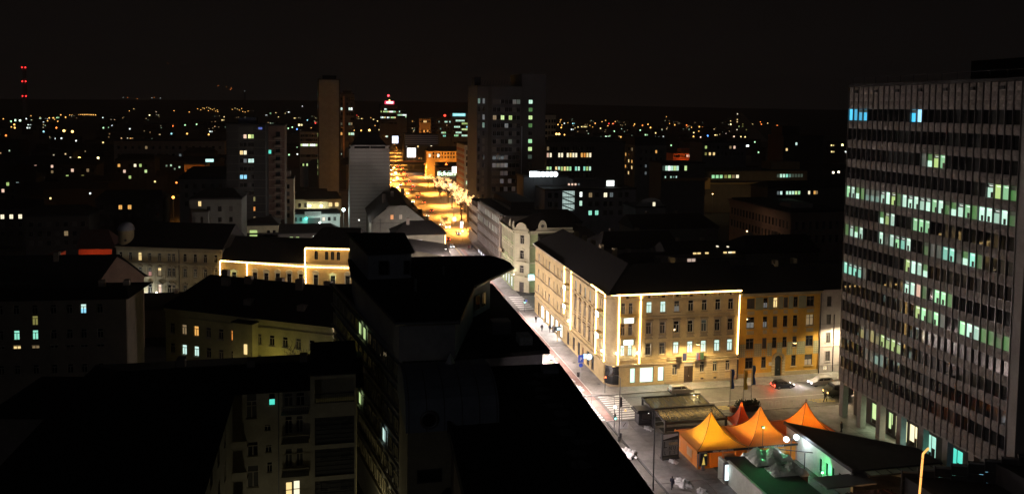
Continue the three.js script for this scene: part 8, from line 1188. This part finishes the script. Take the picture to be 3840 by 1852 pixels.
// ================= lights of the far town =================
const FAR = {
  o: [[-482, -1484, 0, 8.5], [-501, -1604, 0, 8.5], [-445, -1222, 0, 8.3], [-230, -932, 0, 8.9], [-337, -1788, 0, 8.6], [-327, -1546, 0, 8.9], [-152, -497, 0, 8.6], [-186, -570, 0, 7.9], [-91, -492, 0, 8.8], [-1212, -6284, 86, 266.1], [-870, -6341, 90, 107.6], [-815, -6348, 91, 96.9], [-786, -6352, 91, 79.4], [-779, -6352, 91, 89.9], [-1476, -6228, 83, 15.4], [-1333, -5891, 79, 8.8], [-1303, -6266, 85, 16.4], [390, -1219, 0, 8.7], [875, -2213, 0, 8.7], [1058, -2309, 0, 8.8], [927, -2017, 0, 8.8], [954, -1982, 0, 9.0], [577, -1165, 0, 8.7], [1795, -3167, 0, 8.8], [1453, -2556, 0, 8.9], [1386, -2340, 0, 9.0], [554, -808, 0, 8.8], [568, -1147, 0, 8.9]],
  a: [[-840, -2629, 0, 8.8], [-830, -2632, 0, 8.8], [-1017, -3307, 0, 8.8], [-840, -2776, 0, 8.7], [-971, -3258, 0, 9.0], [-987, -3337, 0, 8.8], [-836, -2819, 0, 8.9], [-965, -3344, 0, 8.9], [-970, -3384, 0, 8.9], [-975, -3424, 0, 8.8], [-969, -3425, 0, 8.8], [-974, -3466, 0, 8.8], [-968, -3468, 0, 8.9], [-950, -3431, 0, 9.0], [-939, -3413, 0, 8.9], [-933, -3415, 0, 8.9], [-921, -3397, 0, 8.8], [-643, -1809, 0, 8.7], [-562, -1583, 0, 8.6], [-481, -1505, 0, 8.5], [-375, -1013, 0, 9.0], [-330, -1504, 0, 8.9], [-283, -1269, 0, 8.5], [-260, -1110, 0, 8.9], [-268, -1699, 0, 8.9], [-232, -1522, 0, 8.8], [-191, -1286, 0, 8.8], [-228, -1321, 0, 8.6], [-114, -548, 0, 7.7], [-685, -3351, 0, 8.8], [-815, -4365, 13, 8.5], [-998, -4244, 10, 8.7], [-717, -4220, 8, 8.7], [-728, -4704, 27, 8.3], [-708, -4626, 24, 8.3], [-718, -4766, 30, 8.3], [-672, -4591, 22, 8.8], [-653, -4533, 19, 8.9], [-659, -4633, 24, 8.7], [-615, -4377, 13, 8.1], [-623, -4497, 18, 8.2], [-594, -4299, 10, 9.0], [-656, -4411, 14, 8.8], [-702, -4465, 17, 8.6], [-736, -4581, 22, 8.3], [-556, -4566, 21, 8.7], [-516, -4531, 19, 8.1], [-522, -4691, 26, 8.8], [-479, -4354, 12, 8.2], [-460, -4295, 10, 8.2], [-459, -4416, 14, 8.5], [-138, -397, 0, 8.3], [-160, -431, 0, 7.1], [-52, -1679, 0, 8.5], [44, -1539, 0, 8.8], [31, -1560, 0, 8.7], [624, -2235, 0, 8.9], [535, -1886, 0, 8.6], [820, -2488, 0, 8.9], [393, -1364, 0, 8.5], [337, -1173, 0, 8.7], [918, -2390, 0, 8.7], [957, -2374, 0, 9.0], [791, -1945, 0, 8.8], [1727, -4025, 11, 8.2], [1025, -2324, 0, 8.9], [998, -2094, 0, 8.8], [951, -1939, 0, 9.0], [460, -1259, 0, 8.9], [616, -935, 0, 8.3], [611, -1304, 0, 8.7]],
  O: [[-482, -1526, 0, 8.8]],
  r: [[-413, -1317, 0, 8.6], [-57, -2199, 0, 8.8], [94, -4039, 2, 8.9], [403, -3094, 0, 8.8], [862, -2474, 0, 8.8], [869, -2450, 0, 8.7]],
  A: [[-437, -1435, 0, 8.5], [-414, -1400, 0, 8.4], [-361, -1784, 0, 8.5], [-211, -730, 0, 8.1], [60, -1559, 0, 8.9], [385, -1388, 0, 9.0], [395, -1406, 0, 8.4], [424, -1292, 0, 9.0]],
  b: [[-76, -1598, 0, 8.8], [581, -1469, 0, 8.9], [659, -1347, 0, 8.4], [524, -1057, 0, 8.6], [659, -1347, 0, 8.9]],
  T: [[140, -1091, 0, 8.9]],
  g: [[-709, -1977, 0, 11.6], [-556, -1712, 0, 11.5], [-785, -2520, 0, 11.7], [-255, -779, 0, 11.2], [-476, -1881, 0, 11.9], [-397, -1509, 0, 11.7], [-398, -1529, 0, 11.9], [-303, -1734, 0, 11.9], [-294, -1816, 0, 11.7], [-204, -585, 0, 11.1], [-323, -4107, 4, 11.4], [-103, -1717, 0, 11.6], [-98, -1737, 0, 11.8], [-86, -1618, 0, 12.0], [-90, -1557, 0, 11.5], [76, -1158, 0, 11.5], [-44, -839, 0, 11.2], [-40, -839, 0, 11.5], [-41, -719, 0, 11.5], [-39, -739, 0, 10.8], [355, -1146, 0, 11.9], [621, -1583, 0, 11.7], [512, -1281, 0, 11.9], [564, -1625, 0, 11.7], [531, -1509, 0, 12.0], [530, -1488, 0, 11.8], [590, -1637, 0, 11.5], [581, -1598, 0, 11.9], [399, -1195, 0, 11.9], [396, -1175, 0, 11.8], [442, -1286, 0, 11.4], [427, -1228, 0, 11.6], [512, -1129, 0, 11.5], [490, -1074, 0, 11.3], [441, -964, 0, 11.5], [401, -916, 0, 11.2], [566, -1012, 0, 11.5], [433, -766, 0, 11.1], [400, -916, 0, 11.2]],
  G: [[-741, -2093, 0, 11.8], [-726, -2077, 0, 11.7], [-756, -2299, 0, 11.7], [106, -1215, 0, 11.9], [404, -1172, 0, 11.9]],
  w: [[-792, -2308, 0, 11.8], [-562, -1647, 0, 12.0], [-576, -1705, 0, 11.5], [-505, -1476, 0, 11.8], [-739, -2283, 0, 11.8], [-613, -1883, 0, 11.9], [-329, -1050, 0, 11.4], [-323, -1051, 0, 11.7], [-286, -979, 0, 11.9], [-233, -786, 0, 11.0], [-207, -793, 0, 11.4], [-424, -1667, 0, 11.9], [-703, -2648, 0, 11.7], [-683, -2592, 0, 11.7], [-343, -1460, 0, 11.5], [-195, -858, 0, 12.0], [-195, -1326, 0, 12.0], [-119, -465, 0, 11.9], [-134, -646, 0, 11.6], [-130, -647, 0, 11.5], [-126, -648, 0, 11.5], [-684, -6363, 92, 68.1], [-1504, -6221, 83, 15.2], [-1320, -6262, 85, 13.2], [-1263, -6274, 85, 13.5], [-118, -424, 0, 10.1], [-301, -3608, 0, 12.0], [87, -876, 0, 11.1], [-34, -719, 0, 12.0], [658, -2287, 0, 11.8], [479, -1610, 0, 11.6], [457, -1492, 0, 11.7], [476, -1507, 0, 11.7], [489, -1183, 0, 11.9], [494, -1181, 0, 11.5], [514, -1216, 0, 11.6], [539, -770, 0, 11.5]],
  p: [[-762, -2276, 0, 11.7], [-175, -574, 0, 11.5], [-144, -562, 0, 10.7], [-140, -563, 0, 10.8], [-174, -490, 0, 10.5], [-108, -509, 0, 11.2], [-848, -4114, 5, 12.0], [-122, -443, 0, 10.8], [570, -1190, 0, 11.6], [788, -1551, 0, 11.7], [765, -1496, 0, 11.7], [644, -1220, 0, 11.9], [579, -1208, 0, 11.4]],
  c: [[-421, -1293, 0, 11.7], [-235, -1238, 0, 11.4], [-158, -558, 0, 11.0], [-162, -473, 0, 10.4], [-86, -574, 0, 11.5], [-87, -2458, 0, 11.9], [86, -1177, 0, 11.5], [676, -2261, 0, 11.8], [582, -933, 0, 11.5]],
  W: [[-387, -1220, 0, 11.9], [-245, -1236, 0, 11.8], [-242, -1237, 0, 11.8], [-246, -4273, 9, 11.7], [-203, -4936, 39, 11.8], [489, -895, 0, 11.8], [491, -894, 0, 11.8]],
  y: [[-246, -887, 0, 11.8], [-250, -948, 0, 11.4], [-208, -772, 0, 11.8], [-326, -1668, 0, 11.5], [-126, -504, 0, 11.8], [-177, -510, 0, 11.2], [-98, -470, 0, 11.5], [-1014, -4405, 16, 11.7], [-692, -4669, 26, 11.1], [-554, -4667, 25, 11.4], [-531, -4569, 21, 11.8], [-390, -2975, 0, 11.9], [-312, -2339, 0, 11.9], [-139, -417, 0, 10.5], [-123, -402, 0, 11.5], [-128, -400, 0, 10.5], [-117, -445, 0, 10.6], [-303, -4189, 6, 11.5], [-211, -3053, 0, 11.8], [-250, -4092, 4, 11.7], [-143, -2816, 0, 11.9], [82, -2839, 0, 11.8], [117, -2697, 0, 11.8], [116, -2397, 0, 11.8], [76, -1498, 0, 11.6], [562, -1836, 0, 11.6], [576, -1852, 0, 11.9], [520, -1723, 0, 11.8], [574, -1916, 0, 11.6], [584, -1850, 0, 12.0], [575, -1706, 0, 11.9], [371, -1183, 0, 11.4], [372, -1120, 0, 11.7], [574, -1386, 0, 12.0], [671, -1431, 0, 11.7], [1611, -3084, 0, 12.0], [1341, -2435, 0, 11.8], [1336, -2415, 0, 11.8], [1511, -2615, 0, 11.9], [1152, -1968, 0, 11.7], [775, -1468, 0, 11.6], [865, -1624, 0, 11.8], [715, -1341, 0, 11.7], [654, -1215, 0, 11.8], [660, -1212, 0, 11.6], [794, -1458, 0, 11.6], [699, -1190, 0, 11.5], [672, -1136, 0, 11.4], [617, -911, 0, 11.9], [644, -940, 0, 11.3], [516, -761, 0, 12.0], [529, -777, 0, 11.1], [644, -1288, 0, 11.9], [679, -1449, 0, 11.6]],
  Y: [[-182, -676, 0, 11.6], [-129, -504, 0, 11.8], [-130, -483, 0, 10.6], [-693, -3247, 0, 11.9], [-148, -436, 0, 10.8], [-128, -442, 0, 11.3], [-83, -1838, 0, 11.6], [760, -1807, 0, 11.7], [1223, -2340, 0, 11.9], [1607, -3019, 0, 11.8], [554, -1042, 0, 11.4], [497, -845, 0, 12.0], [508, -861, 0, 11.2], [639, -920, 0, 12.0], [537, -772, 0, 11.4]],
  P: [[-173, -512, 0, 11.7], [-170, -534, 0, 11.7], [688, -1333, 0, 11.9], [639, -1223, 0, 11.8], [349, -512, 0, 10.8], [352, -510, 0, 11.3]],
  V: [[-129, -586, 0, 10.8]],
  m: [[771, -1470, 0, 11.9]],
};
{
  const COL = { a: [1, 0.5, 0.12], A: [1, 0.58, 0.16], o: [1, 0.26, 0.05], O: [1, 0.25, 0.06], r: [1, 0.05, 0.04], b: [0.12, 0.35, 1], T: [0.2, 0.95, 1], g: [0.5, 1, 0.5], G: [0.65, 1, 0.7], w: [0.8, 0.95, 0.9], W: [0.9, 1, 0.95], y: [1, 0.78, 0.3], Y: [1, 0.88, 0.42], p: [1, 0.72, 0.5], P: [1, 0.82, 0.62], c: [0.4, 0.95, 1], V: [0.75, 0.75, 1], m: [1, 0.2, 0.7] };
  const KIND = { a: 'amber', A: 'bright amber', o: 'orange', O: 'big orange-red', r: 'red', b: 'blue', T: 'turquoise', g: 'greenish', G: 'bright green-white', w: 'white', W: 'bright white', y: 'yellow', Y: 'bright yellow', p: 'pinkish', P: 'bright pinkish', c: 'cyan', V: 'violet-white', m: 'magenta' };
  const lampGeo = (s) => [uvm(new THREE.SphereGeometry(s, 8, 6)), cyl(0.14, 0.1, 1, 5)], house = std([0.035, 0.03, 0.028], 0.95), roofM = std([0.025, 0.02, 0.018], 0.95), wallG = box(1, 1, 1), roofG = roofGeo(1, 1, 0.3, 0, 0, 0.03).translate(-0.5, 0, 0.5), pol = cyl(0.16, 0.1, 1, 5), sph = uvm(new THREE.SphereGeometry(1, 8, 6)), wg = box(1, 1, 0.2), frg = merge([box(1.16, 0.07, 0.2, 0, -0.07), box(1.16, 0.07, 0.2, 0, 1), box(0.08, 1, 0.2, -0.54), box(0.08, 1, 0.2, 0.54)]);
  for (const [c, list] of Object.entries(FAR)) {
    const lamp = 'aAoOrbT'.includes(c), big = c === c.toUpperCase();
    for (const [x, z, base, h] of list) {
      const D = Math.hypot(x, z), s = Math.min(big ? 2.6 : 1.9, (big ? 0.00125 : 0.00085) * D + 0.12);
      if (lamp) {
        const t = thing('far_lamp', `far-off lamp on a pole with ${KIND[c]} light`, 'lamp', [x, base, z], 0, `far-off ${KIND[c]} lamps`); const p = mesh('pole', pol, M.darkMetal, t); p.scale.set(1, h, 1); const b = mesh('lamp_head', sph, glow(COL[c], big ? 5 : 2.8), t); b.scale.setScalar(s); b.position.y = h;
      } else {
        const t = thing('far_house', `far-off dark house showing a ${KIND[c]} lit window`, 'house', [x, base, z], Math.atan2(-x, -z), `far-off houses with ${KIND[c]} windows`), w = rr(9, 18), d = rr(8, 13), H = h + rr(1.2, 3.5); const a = mesh('wall', wallG, house, t); a.scale.set(w, H, d); a.position.z = -d / 2; const r = mesh('roof', roofG, roofM, t); r.scale.set(w, 9, d); r.position.set(0, H, -d / 2);
        const n = D > 900 && rnd() < 0.35 ? 2 : 1; for (let k = 0; k < n; k++) { const f = mesh('window', frg, M.frameDark, t); f.position.set(k * s * 2.2, h - s * 0.8, 0.12); f.scale.set(s * 1.5, s * 1.6, 1); mesh('pane', wg, glow(COL[c], (big ? 3.4 : 1.9) * (k ? 0.4 : 1)), f).position.z = 0.02; }
      }
    }
  }
  // more amber street lamps in loose rows towards the horizon
  for (let q = 0; q < 120; q++) { const right = q % 2, az = right ? rr(0.02, 0.46) : rr(-0.78, -0.3), D = 1100 + 2500 * Math.pow(rnd(), 0.8), x = Math.sin(az) * D, z = -Math.cos(az) * D, t = thing('far_lamp', 'far-off lamp on a pole with amber light', 'lamp', [x, 0, z], 0, 'far-off amber lamps'); mesh('pole', pol, M.darkMetal, t).scale.set(1, 9, 1); const b = mesh('lamp_head', sph, glow(COL.a, rnd() < 0.5 ? 1.4 : 2.4), t); b.scale.setScalar(0.00055 * D + 0.1); b.position.y = 9; }
  // the dark mass of the town between them
  const spots = []; for (let k = 0; k < 170; k++) { const az = rr(-0.78, 0.5), D = 520 + 3000 * Math.pow(rnd(), 1.4), x = Math.sin(az) * D, z = -Math.cos(az) * D; if (x > 20 && x < 130 && z > -1250) continue; spots.push([x, z, D]); }
  const tones = [[1, 0.75, 0.35], [1, 0.6, 0.25], [0.6, 0.9, 0.6], [1, 0.9, 0.6]];
  for (const [x, z, D] of spots) { const t = thing('far_block', 'dark far-off town block with tiny lit windows', 'building', [x, 0, z], rr(-0.5, 0.5), 'dark town blocks with tiny lit windows'), w = rr(16, 44), d = rr(10, 18), H = Math.min(rr(8, 20), 46 - 0.004 * D); const a = mesh('wall', wallG, house, t); a.scale.set(w, H, d); const r = mesh('roof', roofG, roofM, t); r.scale.set(w, 8, d); r.position.y = H; const n = 2 + Math.floor(rnd() * 4); for (let k = 0; k < n; k++) { const q = mesh('window', wg, glow(tones[Math.floor(rnd() * 4)], [0.25, 0.5, 0.9][Math.floor(rnd() * 3)]), t), s = Math.min(1.8, 0.6 + D * 0.0006); q.scale.set(s, s * 1.1, 1); q.position.set(rr(-0.45, 0.45) * w, rr(0.35, 0.9) * H, d / 2 + 0.02); } }
}
// night haze over the town
scene.fog = new THREE.FogExp2(0xd8ccc0, 0.0001);
renderer.render(scene, camera);
